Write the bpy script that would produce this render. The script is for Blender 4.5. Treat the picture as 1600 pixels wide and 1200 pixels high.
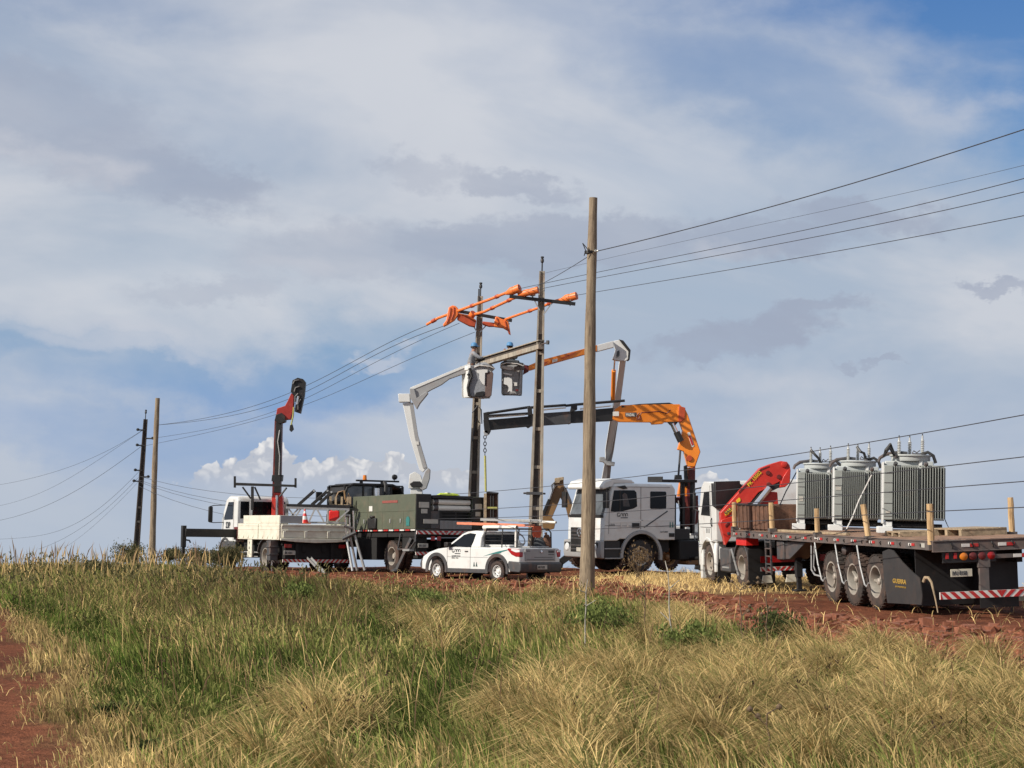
import bpy, bmesh, math, random
import numpy as np
from mathutils import Vector, Matrix
random.seed(7); rng=np.random.default_rng(7)
for o in list(bpy.data.objects): bpy.data.objects.remove(o)
SC=bpy.context.scene; COL=SC.collection
# ------------------------------------------------------------------ camera
F=3000.; EYE=1.8
PITCH=math.atan(200/3000.); ROLL=math.radians(1.2)
fwd=np.array([0,math.cos(PITCH),math.sin(PITCH)])
_r=np.array([1.,0,0]); _u=np.cross(_r,fwd)
cr_,sr_=math.cos(ROLL),math.sin(ROLL)
right=cr_*_r+sr_*_u; up=-sr_*_r+cr_*_u
O=np.array([0,0,EYE])
cam=bpy.data.cameras.new('camera'); co=bpy.data.objects.new('camera',cam); COL.objects.link(co)
cam.sensor_width=36; cam.lens=F/1600*36; cam.clip_start=.1; cam.clip_end=6000
co.matrix_world=Matrix(((right[0],up[0],-fwd[0],0),(right[1],up[1],-fwd[1],0),(right[2],up[2],-fwd[2],EYE),(0,0,0,1)))
SC.camera=co
# ------------------------------------------------------------------ light
SUN_AZ=-(180-62); SUN_EL=31      # degrees clockwise from +Y, so the sun stands to the left and a little behind the camera
sd=Vector((math.sin(math.radians(SUN_AZ))*math.cos(math.radians(SUN_EL)),math.cos(math.radians(SUN_AZ))*math.cos(math.radians(SUN_EL)),math.sin(math.radians(SUN_EL))))
sl=bpy.data.lights.new('sun','SUN'); sl.energy=5.0; sl.angle=math.radians(.5); sl.color=(1,.93,.82)
so=bpy.data.objects.new('sun',sl); COL.objects.link(so); so.rotation_euler=sd.to_track_quat('Z','Y').to_euler()
SC.view_settings.view_transform='Standard'; SC.view_settings.look='None'; SC.view_settings.gamma=1; SC.view_settings.exposure=.12
SC.render.resolution_x=1024; SC.render.resolution_y=768
W=bpy.data.worlds.new('World'); SC.world=W; W.use_nodes=True
class NT:
    def __init__(s,nt): s.nt=nt; nt.nodes.clear()
    def n(s,t,**k):
        nd=s.nt.nodes.new(t)
        for a,b in k.items(): setattr(nd,a,b)
        return nd
    def set(s,sock,v):
        if isinstance(v,bpy.types.NodeSocket): s.nt.links.new(v,sock)
        elif isinstance(v,(tuple,list)) and len(v)==3 and sock.type=='RGBA': sock.default_value=(*v,1)
        else: sock.default_value=v
    def math(s,op,a,b=0.,c=None,clamp=False):
        nd=s.n('ShaderNodeMath',operation=op,use_clamp=clamp); s.set(nd.inputs[0],a); s.set(nd.inputs[1],b)
        if c is not None: s.set(nd.inputs[2],c)
        return nd.outputs[0]
    def mix(s,f,a,b,mode='MIX'):
        nd=s.n('ShaderNodeMix',data_type='RGBA',blend_type=mode); nd.clamp_factor=True
        s.set(nd.inputs[0],f); s.set(nd.inputs[6],a); s.set(nd.inputs[7],b); return nd.outputs[2]
    def ramp(s,f,pts,interp='LINEAR'):
        nd=s.n('ShaderNodeValToRGB'); nd.color_ramp.interpolation=interp; e=nd.color_ramp.elements
        while len(e)<len(pts): e.new(.5)
        for q,(p,c) in zip(e,pts):
            q.position=p; q.color=(c,c,c,1) if not isinstance(c,(tuple,list)) else (*c,1)
        s.set(nd.inputs[0],f); return nd.outputs[0]
    def noise(s,v,scale,detail=4,rough=.5,dist=0,out=0,dim='3D'):
        nd=s.n('ShaderNodeTexNoise',noise_dimensions=dim); s.set(nd.inputs['Vector'],v); nd.inputs['Scale'].default_value=scale
        nd.inputs['Detail'].default_value=detail; nd.inputs['Roughness'].default_value=rough; nd.inputs['Distortion'].default_value=dist
        return nd.outputs[out]
    def xyz(s,x,y,z=0.):
        nd=s.n('ShaderNodeCombineXYZ')
        for i,v in enumerate((x,y,z)): s.set(nd.inputs[i],v)
        return nd.outputs[0]
    def vm(s,op,a,b):
        nd=s.n('ShaderNodeVectorMath',operation=op); s.set(nd.inputs[0],a)
        s.set(nd.inputs[1],b); return nd.outputs[0]
W.cycles.sampling_method='MANUAL'; W.cycles.sample_map_resolution=256
def build_sky():
    t=NT(W.node_tree)
    tc=t.n('ShaderNodeTexCoord').outputs['Generated']
    sp=t.n('ShaderNodeSeparateXYZ'); t.set(sp.inputs[0],tc); x,y,z=sp.outputs
    # keep the clear-sky lookup above the horizon, the land falls away below eye level
    el=t.math('ARCSINE',z); az=t.math('ARCTAN2',x,y)
    sx=t.math('MULTIPLY',az,3.); sy=t.math('MULTIPLY',el,3.)      # thousands of photo pixels about the horizon centre
    zz=t.math('MAXIMUM',z,.015)
    sky=t.n('ShaderNodeTexSky',sky_type='NISHITA'); sky.sun_disc=False
    sky.sun_elevation=math.radians(SUN_EL); sky.sun_rotation=math.radians(SUN_AZ%360); sky.air_density=1.1; sky.dust_density=.6; sky.ozone_density=2
    t.set(sky.inputs[0],t.xyz(x,y,zz))
    base=t.mix(1.,sky.outputs[0],(.085,.085,.085),'MULTIPLY')
    # deepen the blue a little with height: the aerial colour itself
    hi=t.ramp(sy,[(0,0.),(.85,1.)]); base=t.mix(hi,base,t.mix(1.,base,(.42,.68,1.06),'MULTIPLY'))
    lowb=t.math('MULTIPLY',t.math('SUBTRACT',.45,sy,clamp=True),3.2,clamp=True)
    base=t.mix(lowb,base,(.175,.315,.570))
    S=t.xyz(sx,sy,0.)
    St=t.xyz(sx,t.math('MULTIPLY',t.math('ADD',sy,t.math('MULTIPLY',sx,.12)),2.6),0.)
    wn=t.noise(t.xyz(t.math('ADD',sx,7.3),t.math('MULTIPLY',sy,1.8),0.),3.2,3,.6,0,1,'2D')
    wv=t.vm('SUBTRACT',wn,(.5,.5,.5)); wv=t.vm('MULTIPLY',wv,(.34,.16,0.))
    fn=t.noise(t.xyz(t.math('ADD',sx,3.1),t.math('MULTIPLY',sy,1.6),0.),14.,4,.65,0,1,'2D')
    fv=t.vm('MULTIPLY',t.vm('SUBTRACT',fn,(.5,.5,.5)),(.11,.055,0.))
    D=t.vm('ADD',t.vm('ADD',S,wv),fv)
    def blob(u,v,rx,ry,rot=0,soft=.6,src=None):
        # u,v in photo pixels turned to azimuth/elevation
        hy=800+.021*(u-800)
        mp=t.n('ShaderNodeMapping',vector_type='TEXTURE'); mp.inputs['Location'].default_value=((u-800)/1000.,(hy-v)/1000.,0)
        mp.inputs['Rotation'].default_value=(0,0,math.radians(rot)); mp.inputs['Scale'].default_value=(rx/1000.,ry/1000.,1)
        t.set(mp.inputs[0],src or D)
        ln=t.n('ShaderNodeVectorMath',operation='LENGTH'); t.set(ln.inputs[0],mp.outputs[0])
        mr=t.n('ShaderNodeMapRange',interpolation_type='SMOOTHSTEP'); t.set(mr.inputs[0],ln.outputs['Value'])
        mr.inputs[1].default_value=1-soft; mr.inputs[2].default_value=1+soft*.5; mr.inputs[3].default_value=1; mr.inputs[4].default_value=0
        return mr.outputs[0]
    wv2=t.vm('MULTIPLY',wv,(.35,.35,0.)); D2=t.vm('ADD',t.vm('ADD',S,wv2),t.vm('MULTIPLY',fv,(1.2,1.3,0.)))
    def addm(lst):
        r=lst[0]
        for b in lst[1:]: r=t.math('MAXIMUM',r,b)
        return r
    n1=t.noise(St,1.7,5,.55,.3,0,'2D'); n2=t.noise(St,5.,5,.6,.2,0,'2D')
    # high thin veil over everything, torn open where the blue shows
    open_=addm([blob(1520,-10,640,190,-8,.8),blob(1680,180,330,190,-20,.9),t.math('MULTIPLY',blob(430,590,440,75,4,.8),.92),t.math('MULTIPLY',blob(60,560,260,55,3,.9),.75),
                t.math('MULTIPLY',blob(1180,150,380,80,-15,.9),.42),t.math('MULTIPLY',blob(560,540,200,50,-4,.9),.6),t.math('MULTIPLY',blob(350,690,240,80,0,.9),.45),
                t.math('MULTIPLY',blob(60,680,300,40,0,.9),.35),t.math('MULTIPLY',blob(120,20,200,60,0,.9),.3)])
    veil=t.math('SUBTRACT',t.ramp(n1,[(.18,.72),(.62,1.)]),t.math('MULTIPLY',open_,t.ramp(n2,[(.3,1.),(.75,.80)])),clamp=True)
    vcol=t.mix(t.ramp(n1,[(.35,0.),(.65,1.)]),(.415,.468,.555),(.555,.578,.630))
    warm=addm([blob(700,110,560,150,8,.95),blob(330,410,380,100,6,.95),blob(1000,260,300,120,-5,.95)])
    vcol=t.mix(t.math('MULTIPLY',warm,.55),vcol,(.635,.65,.685))
    low=t.ramp(sy,[(-.05,1.),(.24,0.)]) if False else t.math('MULTIPLY',t.math('SUBTRACT',.30,sy,clamp=True),2.6,clamp=True)
    vcol=t.mix(t.math('MULTIPLY',low,.85),vcol,(.415,.475,.560))
    col=t.mix(t.math('MULTIPLY',veil,.93),base,vcol)
    # grey undersides with frayed tops
    db=lambda u,v,rx,ry,rot,soft,k=1.: t.math('MULTIPLY',blob(u,v,rx,ry,rot,soft,D2),k)
    db=lambda u,v,rx,ry,rot,soft,k=1.: t.math('MULTIPLY',blob(u,v,rx,ry,rot,soft,D2),k)
    dark=addm([db(60,205,210,80,-8,.5,.85),db(170,265,190,56,-8,.6),db(310,290,130,38,-14,.5),db(30,150,140,30,-6,.6,.7),
               db(640,265,90,24,-6,.5,.6),db(800,285,120,28,-12,.4,.85),
               db(560,395,220,50,2,.45,.65),db(860,380,280,46,2,.3,.85),db(1180,378,210,34,3,.5,1.1),db(1340,350,140,26,-4,.45,1.1),db(330,450,130,24,8,.5,.5),
               db(1120,540,110,22,4,.5,1.1),db(1205,515,110,32,10,.5,1.15),db(1285,490,75,18,4,.45,1.1),db(1540,468,90,13,-2,.4,1.1),db(1370,568,50,8,8,.4,.8)])
    dark=t.math('MULTIPLY',dark,t.ramp(n2,[(.3,.72),(.6,1.)]))
    col=t.mix(t.math('MULTIPLY',dark,.66,None,True),col,(.315,.355,.455))
    lite=addm([t.math('MULTIPLY',blob(125,290,60,24,0,1.),.7),t.math('MULTIPLY',blob(50,270,80,24,-6,1.),.5),t.math('MULTIPLY',blob(475,405,60,30,0,1.),.4),t.math('MULTIPLY',blob(1110,410,60,18,0,1.),.5),t.math('MULTIPLY',blob(1450,200,100,30,0,.9),.4),
               t.math('MULTIPLY',blob(545,568,55,12,0,.6),.8),t.math('MULTIPLY',blob(200,550,150,20,-3,.7),.6),t.math('MULTIPLY',blob(1180,590,160,30,0,.9),.4),t.math('MULTIPLY',blob(200,525,180,24,-6,.8),.6)])
    col=t.mix(t.math('MULTIPLY',lite,.6),col,(.60,.60,.64))
    # towering cumulus low over the land, lumpy edges from cells
    C=t.vm('ADD',S,t.vm('MULTIPLY',t.vm('SUBTRACT',t.noise(S,22.,3,.6,0,1,'2D'),(.5,.5,.5)),(.045,.030,0.)))
    vo=t.n('ShaderNodeTexVoronoi',voronoi_dimensions='2D'); t.set(vo.inputs['Vector'],C); vo.inputs['Scale'].default_value=34
    lump=t.math('SUBTRACT',.45,vo.outputs['Distance'])
    vo2=t.n('ShaderNodeTexVoronoi',voronoi_dimensions='2D'); t.set(vo2.inputs['Vector'],C); vo2.inputs['Scale'].default_value=80
    lump2=t.math('SUBTRACT',.45,vo2.outputs['Distance'])
    cm=[(330,770,70,42),(365,752,46,40),(418,742,40,58),(440,716,34,34),(475,758,66,34),(530,742,54,44),(592,750,66,38),(622,738,34,32),(690,754,70,32),(728,760,40,24),(1108,752,30,16),(1135,764,46,12)]
    cum=blob(*cm[0],0,.9,C)
    for m in cm[1:]: cum=t.math('ADD',cum,blob(*m,0,.9,C))
    cumv=t.math('ADD',cum,t.math('ADD',t.math('MULTIPLY',lump,.55),t.math('MULTIPLY',lump2,.35)))
    cm_=t.n('ShaderNodeMapRange',interpolation_type='SMOOTHSTEP'); t.set(cm_.inputs[0],cumv)
    cm_.inputs[1].default_value=.62; cm_.inputs[2].default_value=.74; cm_.inputs[3].default_value=0; cm_.inputs[4].default_value=1
    fade=t.math('MULTIPLY',t.math('SUBTRACT',sy,.012,clamp=True),26.,clamp=True)
    cc=t.mix(t.ramp(t.math('ADD',lump,t.math('MULTIPLY',lump2,.5)),[(.0,0.),(.55,1.)]),(.47,.49,.54),(.90,.87,.83))
    cc=t.mix(t.math('SUBTRACT',1.,t.math('MULTIPLY',t.math('SUBTRACT',sy,.02,clamp=True),18.,clamp=True)),cc,(.44,.48,.56))
    col=t.mix(t.math('MULTIPLY',t.math('MULTIPLY',cm_.outputs[0],fade),.88),col,cc)
    bg=t.n('ShaderNodeBackground'); t.set(bg.inputs[0],col); bg.inputs[1].default_value=1.0
    out=t.n('ShaderNodeOutputWorld'); W.node_tree.links.new(bg.outputs[0],out.inputs[0])
build_sky()
# ------------------------------------------------------------------ helpers
def proj(P):
    d=np.asarray(P,float)-O; z=d@fwd
    return 800+F*(d@right)/z, 600-F*(d@up)/z
def ray(u,v): return fwd*F+right*(u-800)-up*(v-600)
def at(u,v,Y):
    d=ray(u,v); return O+d*(Y/d[1])
def nrm(a): a=np.asarray(a,float); return a/max(1e-9,np.linalg.norm(a))
class MB:
    def __init__(s): s.v=[]; s.f=[]; s.mi=[]; s.m=0
    def add(s,vs,fs):
        b=len(s.v); s.v+=[tuple(map(float,p)) for p in vs]; s.f+=[tuple(b+i for i in f) for f in fs]; s.mi+=[s.m]*len(fs); return s
    def box(s,x0,x1,y0,y1,z0,z1):
        return s.add([(x,y,z) for x in (x0,x1) for y in (y0,y1) for z in (z0,z1)],[(0,1,3,2),(4,6,7,5),(0,4,5,1),(2,3,7,6),(0,2,6,4),(1,5,7,3)])
    def obox(s,c,a,b,cc):
        c,a,b,cc=map(np.asarray,(c,a,b,cc)); P=[c+i*a+j*b+k*cc for i in (-1,1) for j in (-1,1) for k in (-1,1)]
        return s.add(P,[(0,1,3,2),(4,6,7,5),(0,4,5,1),(2,3,7,6),(0,2,6,4),(1,5,7,3)])
    def beam(s,p0,p1,w,h,upv=(0,0,1),w1=None,h1=None):
        p0,p1=np.asarray(p0,float),np.asarray(p1,float); d=nrm(p1-p0); sd_=np.cross(d,upv)
        if np.linalg.norm(sd_)<1e-3: sd_=np.cross(d,(0,1,0))
        sd_=nrm(sd_); uu=np.cross(sd_,d); w1=w if w1 is None else w1; h1=h if h1 is None else h1; P=[]
        for p,a,b in ((p0,w,h),(p1,w1,h1)):
            for i,j in ((-1,-1),(1,-1),(1,1),(-1,1)): P.append(p+sd_*i*a/2+uu*j*b/2)
        return s.add(P,[(3,2,1,0),(4,5,6,7),(0,1,5,4),(1,2,6,5),(2,3,7,6),(3,0,4,7)])
    def tube(s,pts,r,n=8,caps=True):
        pts=[np.asarray(p,float) for p in pts]; R=r if hasattr(r,'__len__') else [r]*len(pts); V_=[];fs=[]
        t0=nrm(pts[1]-pts[0]); a=np.cross(t0,(0,0,1)); a=nrm(a) if np.linalg.norm(a)>1e-3 else np.array([1.,0,0])
        for i,p in enumerate(pts):
            t=nrm((pts[min(i+1,len(pts)-1)]-pts[max(i-1,0)])); a=nrm(a-t*(a@t)); b=np.cross(t,a)
            for k in range(n):
                th=2*math.pi*k/n; V_.append(p+R[i]*(math.cos(th)*a+math.sin(th)*b))
        for i in range(len(pts)-1):
            for k in range(n): fs.append((i*n+k,i*n+(k+1)%n,(i+1)*n+(k+1)%n,(i+1)*n+k))
        if caps: fs+= [tuple(range(n))[::-1],tuple((len(pts)-1)*n+k for k in range(n))]
        return s.add(V_,fs)
    def cyl(s,p0,p1,r0,r1=None,n=16): return s.tube([p0,p1],[r0,r0 if r1 is None else r1],n)
    def prism(s,pts,ax,a,b):
        n=len(pts); P=[]
        for t in (a,b):
            for p in pts:
                q=list(p); q.insert(ax,t); P.append(q)
        return s.add(P,[tuple(range(n))[::-1],tuple(range(n,2*n))]+[(i,(i+1)%n,n+(i+1)%n,n+i) for i in range(n)])
    def pxprism(s,pts,Y,th):   # an outline at its own distance Y with real thickness th along the view depth
        A=[at(*(p if len(p)==3 else (p[0],p[1],Y))) for p in pts]; n=len(pts)
        B=[p+np.array([0,th,0]) for p in A]
        return s.add(A+B,[tuple(range(n)),tuple(range(n,2*n))[::-1]]+[((i+1)%n,i,n+i,n+(i+1)%n) for i in range(n)])
    def lathe(s,prof,o,ax,n=24):
        o=np.asarray(o,float); ax=nrm(ax); a=np.cross(ax,(0,0,1)); a=nrm(a) if np.linalg.norm(a)>1e-3 else np.array([1.,0,0]); b=np.cross(ax,a); P=[];fs=[]
        for r,t in prof:
            for k in range(n):
                th=2*math.pi*k/n; P.append(o+ax*t+r*(math.cos(th)*a+math.sin(th)*b))
        for i in range(len(prof)-1):
            for k in range(n): fs.append((i*n+k,i*n+(k+1)%n,(i+1)*n+(k+1)%n,(i+1)*n+k))
        if prof[0][0]>1e-4: fs.append(tuple(range(n))[::-1])
        if prof[-1][0]>1e-4: fs.append(tuple((len(prof)-1)*n+k for k in range(n)))
        return s.add(P,fs)
    def build(s,name,mats,parent=None,bevel=0,world=False,smooth=35):
        vs=s.v
        if world and parent is not None:
            top=parent; M=Matrix.Identity(4)
            ch=[parent]
            while ch[-1].parent: ch.append(ch[-1].parent)
            for c in reversed(ch): M=M@c.matrix_basis
            Mi=M.inverted(); vs=[tuple(Mi@Vector(p)) for p in s.v]
        me=bpy.data.meshes.new(name); me.from_pydata(vs,[],s.f)
        if not isinstance(mats,(list,tuple)): mats=[mats]
        for m in mats: me.materials.append(m)
        me.polygons.foreach_set('material_index',s.mi)
        me.validate(); bm=bmesh.new(); bm.from_mesh(me); bmesh.ops.recalc_face_normals(bm,faces=bm.faces); bm.to_mesh(me); bm.free()
        me.polygons.foreach_set('use_smooth',[True]*len(me.polygons)); me.set_sharp_from_angle(angle=math.radians(smooth))
        o=bpy.data.objects.new(name,me); COL.objects.link(o)
        if parent is not None: o.parent=parent
        if bevel:
            b=o.modifiers.new('bevel','BEVEL'); b.width=bevel; b.segments=2; b.limit_method='ANGLE'; b.angle_limit=math.radians(40)
        return o
def tag(o,label=None,cat=None,group=None,kind=None):
    for k,v in (('label',label),('category',cat),('group',group),('kind',kind)):
        if v: o[k]=v
    return o
def thing(name,label,cat,loc=(0,0,0),rz=0,group=None):
    o=bpy.data.objects.new(name,None); COL.objects.link(o); o.location=loc; o.rotation_euler=(0,0,rz); o.empty_display_size=.2
    return tag(o,label,cat,group)
class Veh:
    """a vehicle frame: x forward, y left, z up; h = heading clockwise from +Y in degrees"""
    def __init__(s,name,label,cat,x,y,z,h,pitch=0,roll=0,group=None):
        h=math.radians(h);p=math.radians(pitch);r=math.radians(roll)
        f=np.array([math.sin(h),math.cos(h),0]); l=np.array([-math.cos(h),math.sin(h),0]); u=np.array([0,0,1.])
        f,u=f*math.cos(p)+u*math.sin(p),u*math.cos(p)-f*math.sin(p)
        l,u=l*math.cos(r)+u*math.sin(r),u*math.cos(r)-l*math.sin(r)
        s.f,s.l,s.u=f,l,u; s.p=np.array([x,y,z])
        s.o=bpy.data.objects.new(name,None); COL.objects.link(s.o); s.o.empty_display_size=.3
        s.o.matrix_basis=Matrix(((f[0],l[0],u[0],x),(f[1],l[1],u[1],y),(f[2],l[2],u[2],z),(0,0,0,1)))
        tag(s.o,label,cat,group)
    def w(s,p): return s.p+s.f*p[0]+s.l*p[1]+s.u*p[2]
    def pl(s,u,v,ax,val):
        d=ray(u,v); n=(s.f,s.l,s.u)[ax]; t=(val-(O-s.p)@n)/(d@n); q=O+d*t-s.p
        return (q@s.f,q@s.l,q@s.u)
    def side(s,pts,y): return [(lambda q:(q[0],q[2]))(s.pl(u,v,1,y)) for u,v in pts]
    def rear(s,pts,x): return [(lambda q:(q[1],q[2]))(s.pl(u,v,0,x)) for u,v in pts]
# ------------------------------------------------------------------ materials
def mat(name,rgb,rough=.5,metal=0.,var=.12,scale=6.,dust=0.,bump=0.,dustcol=(.30,.14,.08),stretch=(1,1,1),dscale=2.5,coat=0.,rgb2=None):
    m=bpy.data.materials.new(name); m.use_nodes=True; t=NT(m.node_tree)
    tc=t.n('ShaderNodeTexCoord').outputs['Object']; v=t.vm('MULTIPLY',tc,stretch)
    n=t.noise(v,scale,5,.6)
    b=t.n('ShaderNodeBsdfPrincipled')
    lo=tuple(c*(1-var) for c in rgb); hi=tuple(min(1,c*(1+var)) for c in (rgb2 or rgb))
    c=t.mix(t.ramp(n,[(.3,0.),(.7,1.)]),lo,hi)
    r=rough
    if dust:
        geo=t.n('ShaderNodeNewGeometry').outputs['Position']
        dn=t.noise(tc,dscale,6,.65); f=t.ramp(dn,[(.62-.35*dust,0.),(.95-.2*dust,min(1.,.25+dust))])
        c=t.mix(f,c,dustcol); r=t.math('ADD',rough,t.math('MULTIPLY',f,.3),clamp=True)
    t.set(b.inputs['Base Color'],c); t.set(b.inputs['Roughness'],r); b.inputs['Metallic'].default_value=metal
    if coat: b.inputs['Coat Weight'].default_value=coat; b.inputs['Coat Roughness'].default_value=.08
    if bump:
        bp=t.n('ShaderNodeBump'); bp.inputs['Strength'].default_value=bump; bp.inputs['Distance'].default_value=.02
        t.set(bp.inputs['Height'],t.noise(v,scale*4,6,.7)); t.set(b.inputs['Normal'],bp.outputs[0])
    if 'glass' in name: b.inputs['Specular IOR Level'].default_value=.28
    o=t.n('ShaderNodeOutputMaterial'); t.nt.links.new(b.outputs[0],o.inputs[0]); return m
M={}
M['white']=mat('white_paint',(.62,.62,.60),.35,0,.04,3,.25,coat=.2)
M['whiteclean']=mat('white_gelcoat',(.66,.66,.64),.4,0,.03,3,.1)
M['cream']=mat('cream_paint',(.66,.63,.52),.5,0,.07,4,.35)
M['grey']=mat('grey_paint',(.30,.30,.30),.5,0,.08,4,.25)
M['darkred2']=mat('aged_crane_red',(.30,.022,.016),.5,0,.15,6,.2)
M['dgrey']=mat('dark_grey_plastic',(.055,.055,.058),.55,0,.2,6,.35)
M['black']=mat('black_paint',(.014,.013,.013),.5,0,.3,6,.08)
M['chassis']=mat('chassis_black',(.009,.008,.008),.8,0,.3,6,.15,dustcol=(.05,.025,.018))
M['rubber']=mat('tyre_rubber',(.024,.021,.020),.8,0,.3,10,.5,bump=.3,dustcol=(.13,.065,.045))
M['mud']=mat('muddy_rubber',(.040,.032,.028),.9,0,.3,10,.55,bump=.4,dustcol=(.17,.09,.06))
M['rim']=mat('silver_rim',(.40,.37,.32),.5,.2,.2,10,.6,dustcol=(.17,.09,.06))
M['glass']=mat('dark_glass',(.006,.007,.009),.12,0,.2,2)
M['glassl']=mat('clear_windscreen',(.09,.10,.11),.05,0,.4,3)
M['red']=mat('crane_red',(.50,.028,.018),.4,0,.1,5,.2)
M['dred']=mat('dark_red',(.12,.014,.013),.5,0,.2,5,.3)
M['orange']=mat('crane_orange',(.80,.235,.022),.4,0,.08,5,.15)
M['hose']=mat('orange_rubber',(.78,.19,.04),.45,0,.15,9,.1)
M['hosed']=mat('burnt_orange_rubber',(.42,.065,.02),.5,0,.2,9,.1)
M['olive']=mat('olive_paint',(.088,.097,.066),.5,0,.1,3,.3,dustcol=(.2,.13,.09))
M['trf']=mat('transformer_grey',(.27,.285,.265),.45,0,.08,5,.12)
M['trfl']=mat('transformer_tank',(.43,.45,.44),.45,0,.06,5,.12)
M['porc']=mat('bushing_porcelain',(.42,.42,.40),.25,0,.1,8)
M['conc']=mat('pole_concrete',(.30,.265,.215),.9,0,.32,9,.35,bump=.3,stretch=(1,1,.3))
M['concd']=mat('recess_shade_dark_concrete',(.055,.044,.038),.9,0,.25,7,.2,bump=.3)  # dark tone paints shade in the recesses; own colour of the far dark pole
M['wood']=mat('stake_wood',(.40,.24,.11),.8,0,.3,18,.1,bump=.5,stretch=(1,1,.12),rgb2=(.52,.36,.19))
M['deck']=mat('deck_wood',(.24,.145,.095),.85,0,.3,8,.4,bump=.4,stretch=(.3,3,1))
M['plank']=mat('plank_wood',(.33,.25,.16),.85,0,.35,10,.3,bump=.4)
M['rust']=mat('rusty_steel',(.10,.05,.032),.85,.1,.4,9,.5,bump=.4)
M['steel']=mat('galvanised_steel',(.42,.42,.41),.45,.5,.12,12,.15)
M['chrome']=mat('polished_steel',(.75,.75,.75),.15,.95,.05,5)
M['insul']=mat('insulator_brown',(.06,.035,.025),.25,0,.2,8)
M['wire']=mat('weathered_cable',(.045,.045,.052),.6,.2,.1,4)
M['hr']=mat('hazard_red',(.42,.02,.02),.4,0,.1,6,.3)
M['hw']=mat('hazard_white',(.62,.60,.56),.4,0,.1,6,.3)
M['lr']=mat('lens_red',(.30,.012,.012),.15,0,.1,6)
M['lo']=mat('lens_amber',(.60,.18,.02),.15,0,.1,6)
M['lw']=mat('lens_clear',(.6,.6,.6),.1,0,.1,6)
M['plate']=mat('plate_grey',(.42,.40,.35),.5,0,.1,8,.3)
M['teal']=mat('teal_decal',(.03,.16,.15),.5)
M['dgreen']=mat('dark_green_ink',(.03,.06,.055),.5)
M['ink']=mat('dark_ink',(.05,.055,.06),.5)
M['yellow']=mat('yellow_paint',(.75,.50,.03),.45,0,.1,6,.15)
M['strap']=mat('yellow_strap',(.38,.36,.10),.7,0,.2,20)
M['tan']=mat('backhoe_tan',(.22,.125,.05),.5,0,.15,6,.3)
M['redp']=mat('red_plastic',(.60,.018,.015),.35,0,.08,6,.1)
M['hiviz']=mat('hiviz_yellow',(.55,.68,.05),.5)
M['salmon']=mat('ladder_orange',(.62,.20,.11),.5,0,.12,8,.2)
M['pipe']=mat('pvc_pipe_white',(.72,.69,.62),.45,0,.05,5,.2)
M['cloth']=mat('grey_cloth',(.24,.25,.27),.85,0,.25,14,bump=.4)
M['clothd']=mat('dark_cloth',(.05,.055,.06),.85,0,.3,14,bump=.4)
M['tarp']=mat('black_tarp',(.025,.024,.024),.6,0,.5,6,.3,bump=1.,dustcol=(.10,.07,.055))
M['skin']=mat('skin',(.28,.14,.09),.6)
M['hair']=mat('black_hair',(.02,.015,.012),.7)
M['helmet']=mat('blue_helmet',(.07,.22,.42),.6)
M['conewhite']=M['hw']
# weathered timber for the poles
def polewood(name,a,b):
    m=bpy.data.materials.new(name); m.use_nodes=True; t=NT(m.node_tree)
    tc=t.n('ShaderNodeTexCoord').outputs['Object']
    n=t.noise(t.vm('MULTIPLY',tc,(1,1,.06)),16,7,.7); n2=t.noise(t.vm('MULTIPLY',tc,(1,1,.25)),2.2,4,.6); n3=t.noise(t.vm('MULTIPLY',tc,(3,3,.05)),30,3,.6)
    c=t.mix(t.ramp(n,[(.32,0.),(.66,1.)]),a,b); c=t.mix(t.ramp(n2,[(.45,0.),(.7,.5)]),c,(.19,.13,.09))
    c=t.mix(t.ramp(n3,[(.56,0.),(.66,.85)]),c,(.05,.035,.025)); n4=t.noise(t.vm('MULTIPLY',tc,(1,1,.5)),7.,5,.7); c=t.mix(t.ramp(n4,[(.5,0.),(.7,.55)]),c,(.12,.085,.055))
    p=t.n('ShaderNodeBsdfPrincipled'); t.set(p.inputs['Base Color'],c); p.inputs['Roughness'].default_value=.9
    bp=t.n('ShaderNodeBump'); bp.inputs['Strength'].default_value=.6; bp.inputs['Distance'].default_value=.02; t.set(bp.inputs['Height'],t.math('SUBTRACT',n,n3)); t.set(p.inputs['Normal'],bp.outputs[0])
    o=t.n('ShaderNodeOutputMaterial'); t.nt.links.new(p.outputs[0],o.inputs[0]); return m
M['pole']=polewood('weathered_pole_timber',(.13,.092,.06),(.37,.29,.195))
# ------------------------------------------------------------------ small shared builders
def lettering(s,size,m,parent,pos,xdir,updir,name='lettering',th=.004,sx=1.,bold=0.):
    """flat raised letters: text starts at pos and runs along xdir (all in the parent's own frame)"""
    cu=bpy.data.curves.new(name,'FONT'); cu.body=s; cu.size=size; cu.extrude=th; cu.resolution_u=2; cu.offset=bold
    ob=bpy.data.objects.new(name,cu); COL.objects.link(ob); dg=bpy.context.evaluated_depsgraph_get()
    me=bpy.data.meshes.new_from_object(ob.evaluated_get(dg)); COL.objects.unlink(ob); bpy.data.objects.remove(ob)
    x=Vector(xdir).normalized(); u=Vector(updir).normalized(); n=x.cross(u)
    me.transform(Matrix(((x[0]*sx,u[0],n[0],pos[0]),(x[1]*sx,u[1],n[1],pos[1]),(x[2]*sx,u[2],n[2],pos[2]),(0,0,0,1))))
    me.materials.clear(); me.materials.append(m); me.name=name
    o=bpy.data.objects.new(name,me); COL.objects.link(o); o.parent=parent; return o
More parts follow.
